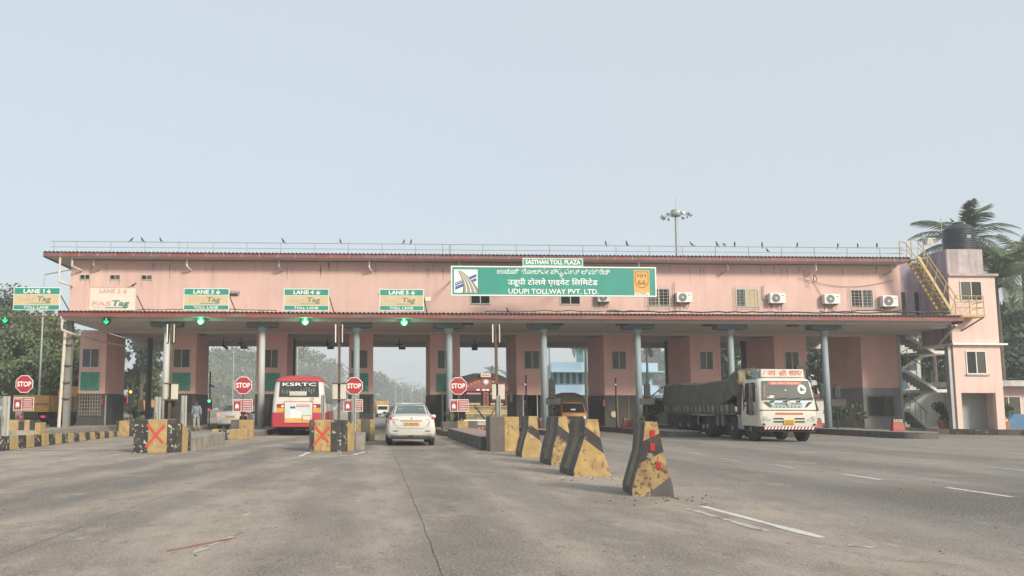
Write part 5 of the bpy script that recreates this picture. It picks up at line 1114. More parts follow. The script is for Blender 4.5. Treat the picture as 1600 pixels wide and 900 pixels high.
# --- bus
t = thing('bus', 'red and white KSRTC bus seen from behind in the fourth lane', 'bus', (-3.42, 39.6, 0), math.radians(.6))
BRED = mat('bus_red', (.43, .04, .055), .4, .08, 1, coat=.2, grime=.2, gcol=(.3, .1, .09)); BWHT = mat('bus_white', (.62, .60, .55), .45, .06, 1, coat=.2, grime=.35, gcol=(.4, .34, .27), gscale=(1.5, 1.5, .6)); L = 10.6
MB().loft([rrect(-1.28, 1.28, .0, L, .42, .12), rrect(-1.29, 1.29, -.02, L, .75, .14), rrect(-1.28, 1.28, -.01, L, 1.09, .14)]).build('lower_body', BRED, t, smooth=True)
MB().loft([rrect(-1.26, 1.26, .01, L - .02, 1.092, .16), rrect(-1.24, 1.24, .02, L - .03, 1.6, .2), rrect(-1.17, 1.17, .10, L - .1, 2.35, .24), rrect(-1.13, 1.13, .16, L - .15, 2.56, .26)]).build('upper_body', BWHT, t, smooth=True)
MB().loft([rrect(-1.15, 1.15, .12, L - .12, 2.55, .26), rrect(-1.10, 1.10, .16, L - .2, 2.68, .30), rrect(-.92, .92, .32, L - .35, 2.80, .34), rrect(-.55, .55, .55, L - .6, 2.86, .34)]).build('roof', BRED, t, smooth=True)
def sl(z): return .02 + (z - 1.6) * .107 if z > 1.6 else .015
def bq(mb, x0, x1, z0, z1, off, x0t=None, x1t=None): 
    x0t = x0 if x0t is None else x0t; x1t = x1 if x1t is None else x1t
    return mb.poly([(x0, sl(z0) - off, z0), (x1, sl(z0) - off, z0), (x1t, sl(z1) - off, z1), (x0t, sl(z1) - off, z1)])
bq(MB(), -.94, .95, 1.83, 2.565, .030, -.90, .92).build('window_seal', BLACK, t); w = bq(MB(), -.90, .91, 1.87, 2.54, .036, -.87, .885).build('rear_window', mat('bus_rear_glass', (.035, .042, .042), .12, .3, 1.5), t)
text('KSRTC', w, -.78, .80, 0, 2.345, 2.50, TEXW, fn=lambda x, z: (x, sl(z) - .042, z))
mb = MB()
for i in range(14):
    x = -.82 + i * .115
    if -.4 < x < -.2: continue
    z0 = random.uniform(1.95, 2.1); bq(mb, x, x + random.uniform(.035, .065), z0, z0 + random.uniform(.12, .22), .041)
stuff(mb.build('seat_backs', mat('bus_seat_grey', (.16, .18, .17), .5, .3, 6), w))  # flat grey patches laid on the rear glass stand for seat backs
b = bq(MB(), -.44, .36, 1.89, 2.08, .044).build('route_board', CREAMS, w); mb = MB()
for r_ in range(2):
    x = -.40
    while x < .28: ww = random.uniform(.04, .11); bq(mb, x, x + ww, 1.92 + r_ * .075, 1.95 + r_ * .078, .049); x += ww + .03
mb.build('board_marks', GREYINK, b)
pz = bq(MB(), -.66, .64, .62, 1.60, .045).build('poster', mat('poster_paper', (.60, .63, .60), .5, .06, 2), t); mb = MB()
for q in ((-.68, .66, 1.59, 1.615), (-.68, .66, .60, .622)): bq(mb, *q, .05)
bq(mb, -.685, -.655, .60, 1.615, .05); bq(mb, .635, .665, .60, 1.615, .05); mb.build('poster_frame', BRED, pz)
bq(MB(), -.65, .63, .63, .82, .049).build('poster_band', ORANGES, pz); bq(MB(), -.10, .50, 1.36, 1.46, .049).build('poster_banner', BRED, pz); mb = MB()
for i in range(7): bq(mb, -.06 + i * .078, -.01 + i * .078, 1.385, 1.435, .053)
mb.build('banner_marks', WHITES, pz); bq(MB(), -.40, -.16, 1.28, 1.38, .049).build('poster_cap', BLUEINK, pz); mb = MB(); bq(mb, -.38, -.14, .85, 1.22, .049); bq(mb, -.1, .12, .85, 1.15, .049); mb.build('poster_packs', WHITES, pz); bq(MB(), .14, .60, .72, .98, .049).build('poster_label', mat('poster_green', (.35, .42, .18), .6, .2, 6), pz); bq(MB(), .2, .56, .75, .93, .053).build('poster_oval', CREAMS, pz)
mb = MB(); cz, cx_ = 1.70, .62; pts = [(cx_ + .075 * math.cos(2 * PI * i / 14), sl(cz) - .02, cz + .075 * math.sin(2 * PI * i / 14)) for i in range(15)]; mb.path(pts, .009, 4); mb.build('round_emblem', BRED, t)
for sx in (-1, 1):
    a, b_ = (sx * .86 - .17, sx * .86 + .17); MB().box(a, b_, -.012, .03, 1.32, 1.45).build('tail_light', mat('bus_tail_red', (.35, .03, .03), .3, .1, 5), t)
    MB().box(sx * (.76 if sx < 0 else .76) - .045, sx * .76 + .045, -.022, -.01, 1.345, 1.425).build('lit_lamp', mat('bus_lit_lamp', (.8, .3, .2), .3, 0, emit=(1, .45, .3), estr=1.6), t); MB().box(a, b_, -.012, .03, 1.12, 1.31).build('indicator', mat('bus_indicator', (.62, .36, .06), .35, .2, 9), t); MB().box(a, b_, -.025, .03, 1.465, 1.49).build('lamp_visor', RUST, t)
for i in range(9):
    y = .75 + i * 1.08
    MB().hexa([(1.232, y, 1.55), (1.262, y, 1.55), (1.262, y + .95, 1.55), (1.232, y + .95, 1.55), (1.155, y, 2.38), (1.185, y, 2.38), (1.185, y + .95, 2.38), (1.155, y + .95, 2.38)]).build('side_window', PANED, t); MB().hexa([(-1.262, y, 1.55), (-1.232, y, 1.55), (-1.232, y + .95, 1.55), (-1.262, y + .95, 1.55), (-1.185, y, 2.38), (-1.155, y, 2.38), (-1.155, y + .95, 2.38), (-1.185, y + .95, 2.38)]).build('side_window', PANED, t)
MB().box(1.27, 1.295, .4, L - 1, 1.10, 1.16).build('rub_rail', GALV, t)
for sx in (-1, 1):
    wheel(t, sx * .92, 2.6, .48, .55, sx); wheel(t, sx * 1.02, 8.2, .48, .3, sx)
MB().box(-1.1, 1.1, .35, 8, .3, .45).build('chassis', BLACK, t); mb = MB(); mb.tube((.3, .7, .32), (.75, .65, .34), .12, 10); mb.build('silencer', GALV, t)
# --- white lorry
t = thing('lorry', 'white lorry with green tarpaulin load facing the camera on the right', 'lorry', (16.72, 33.15, 0), math.radians(-2.6))
LWH = mat('lorry_white', (.66, .64, .57), .35, .05, 1, coat=.3, grime=.25, gcol=(.45, .38, .28), gscale=(2, 2, 1.2), gthr=.58)
cabs = [rrect(-1.14, 1.14, .04, 1.95, .62, .16), rrect(-1.17, 1.17, 0, 1.95, .80, .18), rrect(-1.17, 1.17, .0, 1.95, 1.30, .2), rrect(-1.15, 1.15, .05, 1.95, 1.62, .2), rrect(-1.08, 1.08, .22, 1.95, 2.40, .22), rrect(-1.02, 1.02, .30, 1.93, 2.52, .24), rrect(-.90, .90, .42, 1.85, 2.58, .24)]
MB().loft(cabs).build('cab', LWH, t, smooth=True)
fy = lambda z: (.05 + (z - 1.62) * .218) if z > 1.62 else (.0 if z < 1.3 else (z - 1.3) * .156)
def fq(mb, x0, x1, z0, z1, off=.012, x0t=None, x1t=None):
    x0t = x0 if x0t is None else x0t; x1t = x1 if x1t is None else x1t
    return mb.poly([(x0, fy(z0) - off, z0), (x1, fy(z0) - off, z0), (x1t, fy(z1) - off, z1), (x0t, fy(z1) - off, z1)])
fq(MB(), -1.02, 1.02, 1.66, 2.45, .014, -.93, .93).build('windscreen_seal', BLACK, t); ws = fq(MB(), -.985, .985, 1.69, 2.42, .020, -.90, .90).build('windscreen', mat('lorry_glass', (.085, .10, .093), .1, .25, 1.2), t)
bn = fq(MB(), -.66, .62, 2.29, 2.415, .026).build('sun_strip', mat('strip_red', (.55, .10, .07), .5, .1, 8), ws); text('Jai Shri Shyam', bn, -.56, .52, 0, 2.31, 2.395, mat('strip_ink', (.72, .50, .40), .6, 0), fn=lambda x, z: (x, fy(z) - .031, z), shear=.2)
mb = MB(); n = 16; c_ = (.62, 2.11); mb.poly([(c_[0] + .17 * math.cos(2 * PI * i / n), fy(c_[1] + .19 * math.sin(2 * PI * i / n)) - .027, c_[1] + .19 * math.sin(2 * PI * i / n)) for i in range(n)]); dd = mb.build('round_sticker', WHITES, ws)
mb = MB(); fq(mb, .55, .64, 2.03, 2.19, .031); fq(mb, .64, .73, 2.06, 2.13, .031); mb.build('sticker_drawing', PANEB, dd)
mb = MB(); 
for i in range(5): fq(mb, -.93 + .01 * i, -.87 + .01 * i, 1.80 + i * .1, 1.87 + i * .1, .026)
mb.build('small_stickers', mat('sticker_red', (.5, .14, .12), .6, .2, 8), ws); mb = MB(); fq(mb, -.80, -.55, 1.76, 1.80, .026); fq(mb, -.70, -.52, 1.80, 1.86, .026); fq(mb, -.06, .0, 2.05, 2.10, .026); mb.build('glass_stickers', CREAMS, ws)
for x in (-.62, -.1, .42): mb = MB(); mb.path([(x, .02, 1.62), (x + .2, .03, 1.72), (x + .62, .03, 1.76)], .014, 5); mb.box(x - .09, x + .05, -.01, .03, 1.58, 1.64); mb.build('wiper', BLACK, t)
gr = MB().prism([(-.60, .01, 1.40), (.60, .01, 1.40), (.74, .05, 1.60), (.0, .055, 1.62), (-.74, .05, 1.60)][::1], (0, -.035, 0)).build('grille', mat('grille_teal', (.10, .19, .22), .3, .15, 4, metal=.4), t); 
for z in (1.44, 1.50, 1.56): MB().box(-.54, .54, -.045, -.02, z, z + .018).build('grille_bar', CHROME, gr)
for i in range(7): MB().lathe([(.028, 0), (.028, .015)], (-.45 + i * .15, -.05, 1.415), 10, 'Y').build('grille_stud', CHROME, gr)
MB().lathe([(.09, 0), (.09, .02)], (0, -.06, 1.56), 16, 'Y').build('emblem', CHROME, gr)
for sx in (-1, 1):
    P_ = lambda pts: [(sx * a, b, c) for a, b, c in (pts if sx > 0 else pts[::-1])]
    MB().prism(P_([(.66, -.012, 1.38), (.74, -.012, 1.40), (.98, .0, 1.62), (.80, .0, 1.60)]), (0, -.012, 0)).build('upper_lamp', PANEO, t)
    hl = MB().prism(P_([(.70, -.008, .86), (1.10, .02, .80), (1.14, .05, 1.04), (.90, -.004, 1.03)]), (0, -.02, 0)).build('headlight', mat('headlight_glass', (.48, .48, .44), .12, .2, 8, spec=.7), t, bevel=.006); MB().lathe([(.06, 0), (.06, .01)], (sx * .98, -.03, .93), 12, 'Y').build('bulb_bowl', CHROME, hl)
    MB().lathe([(.05, 0), (.05, .01)], (sx * 1.0, -.016, .70), 12, 'Y').build('fog_lamp', BLACK, t)
    for z in (.90, .78): MB().box(sx * .42 - .20, sx * .42 + .20, -.016, .03, z, z + .06).build('air_slot', BLACK, t, bevel=.01)
    # mirrors
    mr = MB().tube((0, 0, 0), (sx * .32, -.12, .02), .025, 6).build('mirror_arm', BLACK, t); mr.location = (sx * 1.12, .3, 2.25); MB().box(sx * .32 - .09, sx * .32 + .09, -.2, -.1, -.5, .08).build('mirror', BLACK, mr, bevel=.03)
MB().box(-1.15, 1.15, -.012, .04, 1.255, 1.285).build('panel_gap', BLACK, t); MB().box(-.52, .56, -.02, .03, 1.10, 1.17).build('reflector_strip', mat('strip_orange', (.55, .15, .05), .4, .3, 9), t)
p = MB().box(-.22, .22, -.03, .0, .71, .90).build('number_plate', mat('plate_amber', (.66, .42, .04), .5, .06), t, bevel=.01); mb = MB()
for r_ in range(2):
    for i in range(5): mb.box(-.17 + i * .068, -.125 + i * .068, -.034, -.0305, .735 + r_ * .075, .785 + r_ * .075)
mb.build('plate_marks', BROWNT, p)
bp = MB().box(-1.0, 1.0, .02, .14, .50, .62).build('bumper_board', REDPL, t); mb = MB()
for i in range(15): x = -.98 + i * .133; mb.poly([(x, .016, .505), (x + .06, .016, .505), (x + .12, .016, .615), (x + .06, .016, .615)])
mb.build('white_stripes', WHITES, bp)
MB().box(-1.1, 1.1, .15, 1.9, .40, .62).build('cab_underside', BLACK, t)
# roof sign
rs = MB().box(-.86, .86, .42, .58, 2.60, 2.93).build('roof_sign', CREAMS, t, bevel=.03); RSI = mat('roof_sign_ink', (.50, .10, .06), .6, 0)
def rt(s, x0, x1, z0=2.67, z1=2.87): return text(s, rs, x0, x1, .414, z0, z1, RSI)
rt('जय', -.60, -.27); rt('शी', -.13, .17, 2.67, 2.90); rt('श', .27, .42); rt('याम', .385, .70)
mb = MB(); mb.poly([(-.09, .413, 2.66), (-.06, .413, 2.64), (.0, .413, 2.72), (-.03, .413, 2.74)]); 
for sx in (-1, 1):
    for a in (0, 1, 2): mb.poly([(sx * .74 - .05 + .03 * a, .413, 2.70 + .06 * a), (sx * .74 - .02 + .03 * a, .413, 2.69 + .06 * a), (sx * .74 + .0 + .03 * a, .413, 2.74 + .06 * a), (sx * .74 - .03 + .03 * a, .413, 2.75 + .06 * a)])
mb.build('sign_marks', RSI, rs); MB().hexa([(-1.0, .6, 2.56), (1.0, .6, 2.56), (1.0, 1.4, 2.56), (-1.0, 1.4, 2.56), (-.95, .6, 2.92), (.95, .6, 2.92), (.95, 1.3, 2.88), (-.95, 1.3, 2.88)]).build('roof_fairing', mat('fairing_grey_blue', (.33, .38, .40), .5, .1), t, bevel=.03)
# side: door window, cab step, tassel
MB().hexa([(-1.178, .38, 1.60), (-1.14, .38, 1.60), (-1.14, 1.45, 1.60), (-1.178, 1.45, 1.60), (-1.105, .52, 2.38), (-1.06, .52, 2.38), (-1.06, 1.45, 2.38), (-1.105, 1.45, 2.38)]).build('door_window', PANED, t); MB().box(-1.185, -1.16, 1.5, 1.54, .8, 2.3).build('door_seam', DADO, t); MB().box(-1.195, -1.165, 1.2, 1.4, 1.42, 1.47).build('door_handle', BLACK, t)
mb = MB()
for i in range(26):
    a = random.uniform(0, 6.28); r_ = random.uniform(0, .09); x = -1.42 + r_ * math.cos(a); y = .22 + r_ * math.sin(a); mb.tube((x, y, random.uniform(1.8, 2.0)), (x + random.uniform(-.10, .10), y + random.uniform(-.08, .08), random.uniform(1.05, 1.35)), .035, 5, .06)
tag(mb.build('tassel', BLACK), 'black tassel hanging from the mirror of the white lorry', 'tassel').matrix_world = Matrix.Translation((16.72, 33.15, 0)) @ Matrix.Rotation(math.radians(-2.6), 4, 'Z')
mb = MB()
for i in range(18):
    a = Vector((-1.0 + random.uniform(-.1, .25), 1.35 + random.uniform(-.3, .3), 2.62)); b = a + Vector((random.uniform(-.25, .25), random.uniform(-.2, .2), random.uniform(-.5, .55))); d = Vector((random.uniform(-.1, .1), 0, random.uniform(-.1, .1))); mb.poly([a, a + d, b, a - d * .5])
tag(mb.build('leaf_sprig', mat('sprig_green', (.07, .11, .04), .8, .3, 6)), 'sprig of green leaves tied beside the lorry roof sign', 'sprig').matrix_world = Matrix.Translation((16.72, 33.15, 0)) @ Matrix.Rotation(math.radians(-2.6), 4, 'Z')
# wheels
LRIM = mat('lorry_rim_grey', (.24, .24, .24), .5, .2, 5, metal=.3)
for y in (1.05, 3.0): 
    for sx in (-1, 1): wheel(t, sx * .96, y, .50, .30, sx, LRIM)
for y in (5.9, 8.6, 9.9):
    for sx in (-1, 1): wheel(t, sx * .88, y, .50, .55, sx, LRIM)
MB().hexa([(-1.18, .5, .62), (-1.0, .5, .62), (-1.0, 1.75, .62), (-1.18, 1.75, .62), (-1.19, .45, 1.25), (-1.0, .45, 1.25), (-1.0, 1.8, 1.25), (-1.19, 1.8, 1.25)]).build('wheel_arch', LWH, t, bevel=.03)
MB().box(-.5, .5, 1.9, 12.2, .55, .95).build('chassis', BLACK, t); MB().box(-1.14, -.55, 1.75, 2.35, .45, 1.12).build('fuel_tank', GALV, t, bevel=.05); MB().box(-1.12, -.6, 3.7, 5.1, .55, 1.1).build('tool_box', DADO, t, bevel=.03)
for y in (4.0, 4.6, 7.2): MB().box(-1.16, -1.12, y, y + .06, .55, 1.2).build('bracket', GALV, t)
# bed with side boards, head board and tarpaulin
BR = mat('bed_brown', (.12, .10, .085), .8, .25, 3, grime=.5, gcol=(.25, .22, .18)); MB().box(-1.2, 1.2, 2.35, 12.4, 1.06, 1.20).build('bed_floor', BR, t)
BW = mat('bed_side_board', (.24, .225, .195), .8, .25, 2, grime=.5, gcol=(.08, .075, .065)); 
for i in range(18):
    y = 2.5 + i * .55; MB().box(-1.22, -1.17, y, y + .50, 1.205, 1.52).build('side_board', BW if i % 3 else BR, t); MB().box(-1.25, -1.22, y - .05, y + .0, 1.1, 1.54).build('stake', BR, t)
MB().box(-1.22, 1.22, 2.02, 2.12, 1.06, 2.60).build('head_board', RUST, t); MB().box(-1.15, .2, 2.00, 2.02, 2.35, 2.92).build('upper_head_board', mat('plywood_brown', (.26, .20, .13), .8, .25, 3), t)
TARP = mat('olive_tarpaulin', (.105, .11, .09), .75, .18, 1.2, .15, 12, grime=.35, gcol=(.065, .068, .056), gscale=(.8, 1.2, 1.8), gthr=.52)
mb = MB(); ny, cs = 60, []
for j in range(ny + 1):
    s_ = j / ny; y = 2.14 + (12.45 - 2.14) * s_
    top = 2.52 + .52 * math.exp(-((s_) / .10) ** 2) * .9 + .07 * math.sin(s_ * 9) * (1 - s_) + .10 * s_
    low = 1.44 + (.42 * math.exp(-(s_ / .12) ** 2)) + .03 * math.sin(s_ * 60)
    fold = lambda q: .055 * math.exp(-((s_ - .10 - .10 * q) / .10) ** 2) * math.sin((s_ - .12 * q) * 95) + .016 * math.sin(s_ * 38 + q * 5) + .012 * math.sin(s_ * 17 - q * 9)
    sec = []
    for q in [0, .12, .25, .4, .55, .7, .85, .95]: sec.append((-1.245 - fold(q) + .10 * q * q, y, low + (top - low) * q))
    for q in [0, .2, .5, .8]: sec.append((-1.08 + 2.16 * q, y, top + .07 * math.sin(q * PI) + .02 * math.sin(s_ * 25 + q * 8)))
    for q in [.95, .7, .4, 0]: sec.append((1.245 - .1 * q * q, y, low + (top - low) * q))
    cs.append(sec)
n = len(cs[0]); mb.v = [p for s_ in cs for p in s_]
for j in range(ny):
    for i in range(n - 1): mb.f.append((j * n + i, j * n + i + 1, (j + 1) * n + i + 1, (j + 1) * n + i)); mb.m.append(0)
mb.f.append(tuple(range(n))); mb.m.append(0); mb.f.append(tuple(ny * n + i for i in range(n))[::-1]); mb.m.append(0)
tp = mb.mesh('tarpaulin', TARP, True); tp = obj('tarpaulin', tp, t, smooth=True)
mb = MB()
for i in range(16): y = 3.1 + i * .58; mb.tube((-1.275, y, 1.5), (-1.24, y + .06, 1.16), .012, 4)
stuff(mb.build('tie_ropes', BEIGES, t))
# --- decorated lorry, front view
t = thing('lorry', 'decorated lorry facing the camera, with carved maroon brow and olive nose', 'lorry', (6.22, 45.0, 0), math.radians(2)); t.scale = (1.04, 1, 1.03)
MAR = mat('maroon_paint', (.17, .035, .035), .5, .2, 4); PKC = mat('carved_pink_brow', (.25, .075, .065), .6, .6, 9); OLV = mat('olive_gold_panel', (.20, .175, .085), .5, .6, 7); ORN = mat('painted_trim', (.44, .28, .16), .6, .7, 16)
MB().box(-1.14, 1.14, .25, 2.1, .75, 2.45).build('cab', MAR, t, bevel=.06)
ap = [(-1.16 + 2.32 * i / 12, 2.45 + .42 * math.sin(PI * i / 12) ** .8) for i in range(13)]
MB().prism([(-1.16, .14, 2.30)] + [(a, .14, b) for a, b in ap][::1] + [(1.16, .14, 2.30)], (0, .2, 0)).build('brow_board', PKC, t); mb = MB(); mb.path([(a, .13, b) for a, b in ap], .045, 6); mb.build('brow_trim', MAR, t)
mb = MB()
for i in range(1, 12):
    if abs(i - 6) > 1: mb.ball((ap[i][0], .13, ap[i][1] - .16), .055, 4, (1, .4, 1))
stuff(mb.build('carved_bosses', ORN, t)); MB().lathe([(.15, 0), (.15, .03)], (0, .10, 2.66), 16, 'Y').build('emblem', GALV, t); MB().lathe([(.09, 0), (.09, .03)], (0, .085, 2.66), 6, 'Y').build('emblem_star', WHITES, t)
sg = MB().box(-.26, .26, .12, .2, 2.92, 3.10).build('name_board', CREAMS, t); mb = MB()
for i in range(6): mb.box(-.2 + i * .07, -.155 + i * .07, .113, .119, 2.97, 3.04)
mb.build('name_marks', BROWNT, sg)
MB().loft([[(x, .35 + 0, 2.4 + z) for x, z in [(-1.2, 0), (1.2, 0), (1.1, .5), (.6, .72), (-.6, .72), (-1.1, .5)]], [(x, 6.0, 2.4 + z) for x, z in [(-1.2, 0), (1.2, 0), (1.1, .5), (.6, .72), (-.6, .72), (-1.1, .5)]]]).build('load_cover', BLACK, t)
MB().box(-1.14, 1.14, .08, .24, 2.16, 2.32).build('visor_board', MAR, t); mb = MB(); 
for x in (-.42, -.12, .08, .38): mb.box(x - .08, x + .08, .07, .08, 2.2, 2.28)
stuff(mb.build('visor_marks', WHITES, t))
for s_ in (-1, 1): MB().box(s_ * .62 - .42, s_ * .62 + .42, .18, .26, 1.42, 2.12).build('windscreen', PANED, t); MB().box(s_ * .62 - .40, s_ * .62 + .36, .165, .18, 2.0, 2.10).build('glass_strip', mat('strip_pink', (.4, .2, .22), .6, .4, 16), t); MB().box(s_ * .6 - .36, s_ * .6 + .3, .160, .178, 1.44, 1.56).build('garland', ORN, t)
MB().box(-.14, .14, .14, .26, 1.38, 2.14).build('centre_post', PKC, t); MB().box(-.06, .06, .13, .14, 1.45, 2.05).build('post_panel', MAR, t)
for i, (z0, z1, m) in enumerate([(1.16, 1.36, OLV), (.98, 1.15, ORN), (.66, .97, OLV)]): MB().box(-1.08, 1.08, .10 - .01 * i, .25, z0, z1).build('nose_panel', m, t, bevel=.015)
for z in (1.155, .975, 1.365): MB().box(-1.1, 1.1, .06, .1, z, z + .03).build('nose_trim', BEIGES, t)
for s_ in (-1, 1): mb = MB(); mb.tube((s_ * .60, .05, 1.40), (s_ * .06, .05, .68), .022, 5); mb.build('black_tie', BLACK, t)
MB().box(-1.2, 1.2, -.02, .12, .60, .68).build('bumper_rail', WHITES, t); MB().box(-1.18, 1.18, .02, .2, .18, .60).build('bumper', MAR, t, bevel=.02)
for s_ in (-1, 1): 
    hb = MB().box(s_ * .92 - .16, s_ * .92 + .16, -.03, .02, .36, .60).build('lamp_box', ORN, t, bevel=.01); MB().lathe([(.075, 0), (.075, .02)], (s_ * .92, -.05, .48), 14, 'Y').build('headlight', WHITES, hb); MB().lathe([(.05, 0), (.05, .02)], (s_ * .72, -.02, .28), 12, 'Y').build('fog_lamp', BEIGES, t)
MB().box(-.5, -.1, .0, .02, .40, .56).build('bumper_badge', GALV, t); MB().box(-.1, .25, .0, .02, .40, .56).build('number_plate', mat('plate_gold', (.55, .36, .08), .5), t); mb = MB(); 
for i in range(9): mb.box(-.8 + i * .18, -.7 + i * .18, .0, .02, .22, .3)
mb.build('bumper_marks', ORN, t)
MB().box(-1.15, 1.15, 2.1, 7.5, .9, 2.5).build('load_bed', MAR, t)
for s_ in (-1, 1):
    for y in (1.0, 5.6): wheel(t, s_ * .92, y, .5, .3, s_)
    mr = MB().box(-.08, .08, -.04, .04, -.3, .2).build('mirror', BLACK, t, bevel=.02); mr.location = (s_ * 1.34, .3, 1.9); MB().tube((0, 0, .1), (-s_ * .25, .05, .15), .02, 5).build('mirror_arm', BLACK, mr)
# --- orange pickup with black tarpaulin
t = thing('pickup_truck', 'small orange pickup under a domed black tarpaulin with red edge', 'pickup truck', (xat(897, 49.5, 640), 49.5, 0), math.radians(-3)); OR = mat('pickup_orange', (.40, .19, .055), .45, .15, 3)
MB().loft([rrect(-.74, .74, .0, 1.9, .40, .1), rrect(-.76, .76, .0, 1.9, .95, .12), rrect(-.75, .75, .10, 1.9, 1.08, .12), rrect(-.66, .66, .50, 1.9, 1.62, .14), rrect(-.55, .55, .6, 1.85, 1.70, .14)]).build('cab', OR, t, smooth=True)
MB().poly([(-.67, .085, 1.08), (.67, .085, 1.08), (.59, .475, 1.62), (-.59, .475, 1.62)]).build('windscreen', PANED, t); MB().poly([(-.15, .16, 1.22), (.12, .16, 1.22), (.12, .22, 1.30), (-.15, .22, 1.30)]).build('glass_sticker', CREAMS, t); MB().box(-.76, .76, -.03, .06, .50, .62).build('bumper', GALV, t); MB().box(-.6, .6, -.012, .0, .72, .86).build('grille', BLACK, t)
for s_ in (-1, 1): MB().lathe([(.08, 0), (.08, .02)], (s_ * .62, -.02, .80), 12, 'Y').build('headlight', WHITES, t); mr = MB().box(-.05, .05, -.03, .03, -.1, .1).build('mirror', BLACK, t); mr.location = (s_ * .92, .4, 1.2)
sec = [(-1.15, 0), (-1.18, .55), (-.95, .98), (-.4, 1.16), (.4, 1.16), (.95, .95), (1.15, .5), (1.12, 0)]
MB().loft([[(x - .1, 1.3 + .3 * (z < .3), 1.06 + z) for x, z in sec], [(x - .1, 2.4, 1.10 + z) for x, z in sec], [(x - .1, 5.2, 1.05 + z * .96) for x, z in sec]]).build('tarpaulin', TARP, t, smooth=True); mb = MB(); mb.path([(x - .1, 1.28 + .3 * (z < .3), 1.08 + z) for x, z in sec[2:6]], .05, 6); mb.build('tarpaulin_edge', BOARDR, t); MB().box(-.85, .85, 1.9, 5.2, .6, 1.1).build('bed', BLACK, t); MB().box(-1.5, -.76, .8, 1.5, .85, 1.25).build('side_load', BLACK, t, bevel=.05)
for s_ in (-1, 1):
    for y in (.6, 4.0): wheel(t, s_ * .64, y, .3, .2, s_)
# --- yellow tippers on the left
def tipper(label, loc, rz, col):
    t = thing('tipper_truck', label, 'tipper truck', loc, rz, 'yellow tipper trucks beyond the plaza')
    MB().hexa([(-1.22, 0, 1.02), (1.22, 0, 1.02), (1.22, 4.8, 1.02), (-1.22, 4.8, 1.02), (-1.25, -.12, 2.0), (1.25, -.12, 2.0), (1.25, 4.9, 2.0), (-1.25, 4.9, 2.0)]).build('tub', col, t)
    MB().box(-1.27, 1.27, -.17, -.10, 1.02, 1.12).build('tail_rail', col, t); MB().box(-1.2, 1.2, -.14, -.06, 1.5, 1.54).build('tail_seam', RUST, t)
    for i in range(6): MB().box(1.2, 1.31, .2 + i * .8, .32 + i * .8, 1.05, 2.0).build('side_rib', col, t); MB().box(-1.31, -1.2, .2 + i * .8, .32 + i * .8, 1.05, 2.0).build('side_rib', col, t)
    MB().box(-1.3, 1.3, -.14, 4.9, 1.98, 2.06).build('top_rim', col, t); MB().box(-1.12, 1.12, 5.1, 6.6, .8, 2.75).build('cab', col, t, bevel=.08); MB().box(-.8, -.15, 5.07, 5.1, 2.15, 2.5).build('cab_rear_window', PANED, t); MB().box(.15, .8, 5.07, 5.1, 2.15, 2.5).build('cab_rear_window', PANED, t); MB().box(-1.25, 1.25, 4.5, 5.0, 2.06, 2.5).build('head_guard', col, t)
    MB().box(-.45, .45, 0, 6.4, .6, 1.0).build('chassis', BLACK, t); MB().box(-1.1, 1.1, .05, .12, .62, .78).build('under_bar', BLACK, t)
    for s_ in (-1, 1):
        MB().box(s_ * .8 - .14, s_ * .8 + .14, -.0, .05, .64, .78).build('tail_light', REDL, t); MB().hexa([(s_ * .95 - .3, .5, .72), (s_ * .95 + .3, .5, .72), (s_ * .95 + .3, 3.0, .72), (s_ * .95 - .3, 3.0, .72), (s_ * .95 - .3, .8, 1.0), (s_ * .95 + .3, .8, 1.0), (s_ * .95 + .3, 2.7, 1.0), (s_ * .95 - .3, 2.7, 1.0)]).build('mudguard', DADO, t)
        for y in (1.1, 2.4, 5.6): wheel(t, s_ * .92, y, .5, .4, s_)
    return t
TY = mat('tipper_yellow', (.46, .25, .065), .55, .2, 2, grime=.5, gcol=(.26, .19, .11), gscale=(1.5, 1.5, 1)); TY2 = mat('tipper_ochre', (.44, .215, .06), .55, .2, 2, grime=.5, gcol=(.24, .17, .1), gscale=(1.5, 1.5, 1))
tipper('yellow tipper truck behind the leftmost STOP sign', (xat(50, 54, 640), 54.0, 0), math.radians(-14), TY)
tipper('ochre tipper truck seen between the first two booths', (xat(212, 82, 640), 84.0, 0), math.radians(-62), TY2)
# --- small far vehicles
def minitruck(label, px, Y, rz, cabm, cargo):
    t = thing('goods_vehicle', label, 'goods vehicle', (xat(px, Y, 640), Y, 0), rz)
    MB().box(-.8, .8, 0, 1.6, .45, 1.75).build('cab', cabm, t, bevel=.1); MB().box(-.68, .68, -.02, 0, 1.1, 1.6).build('windscreen', PANED, t); MB().box(-1.0, 1.0, 1.7, 5.2, .7, 2.35).build('cargo', cargo, t, bevel=.08); MB().box(-.85, .85, -.08, 0, .4, .6).build('bumper', DADO, t)
    for s_ in (-1, 1):
        for y in (.6, 4.2): wheel(t, s_ * .7, y, .34, .2, s_)
minitruck('white-fronted goods vehicle with yellow load, coming down the hazy road', 598, 118, .05, WHITEP, TY); minitruck('yellow goods vehicle farther down the hazy road', 588, 150, 0, YEL, TY2); minitruck('red-topped vehicle faint in the haze above the white car', 660, 160, 0, WHITEP, BOARDR)
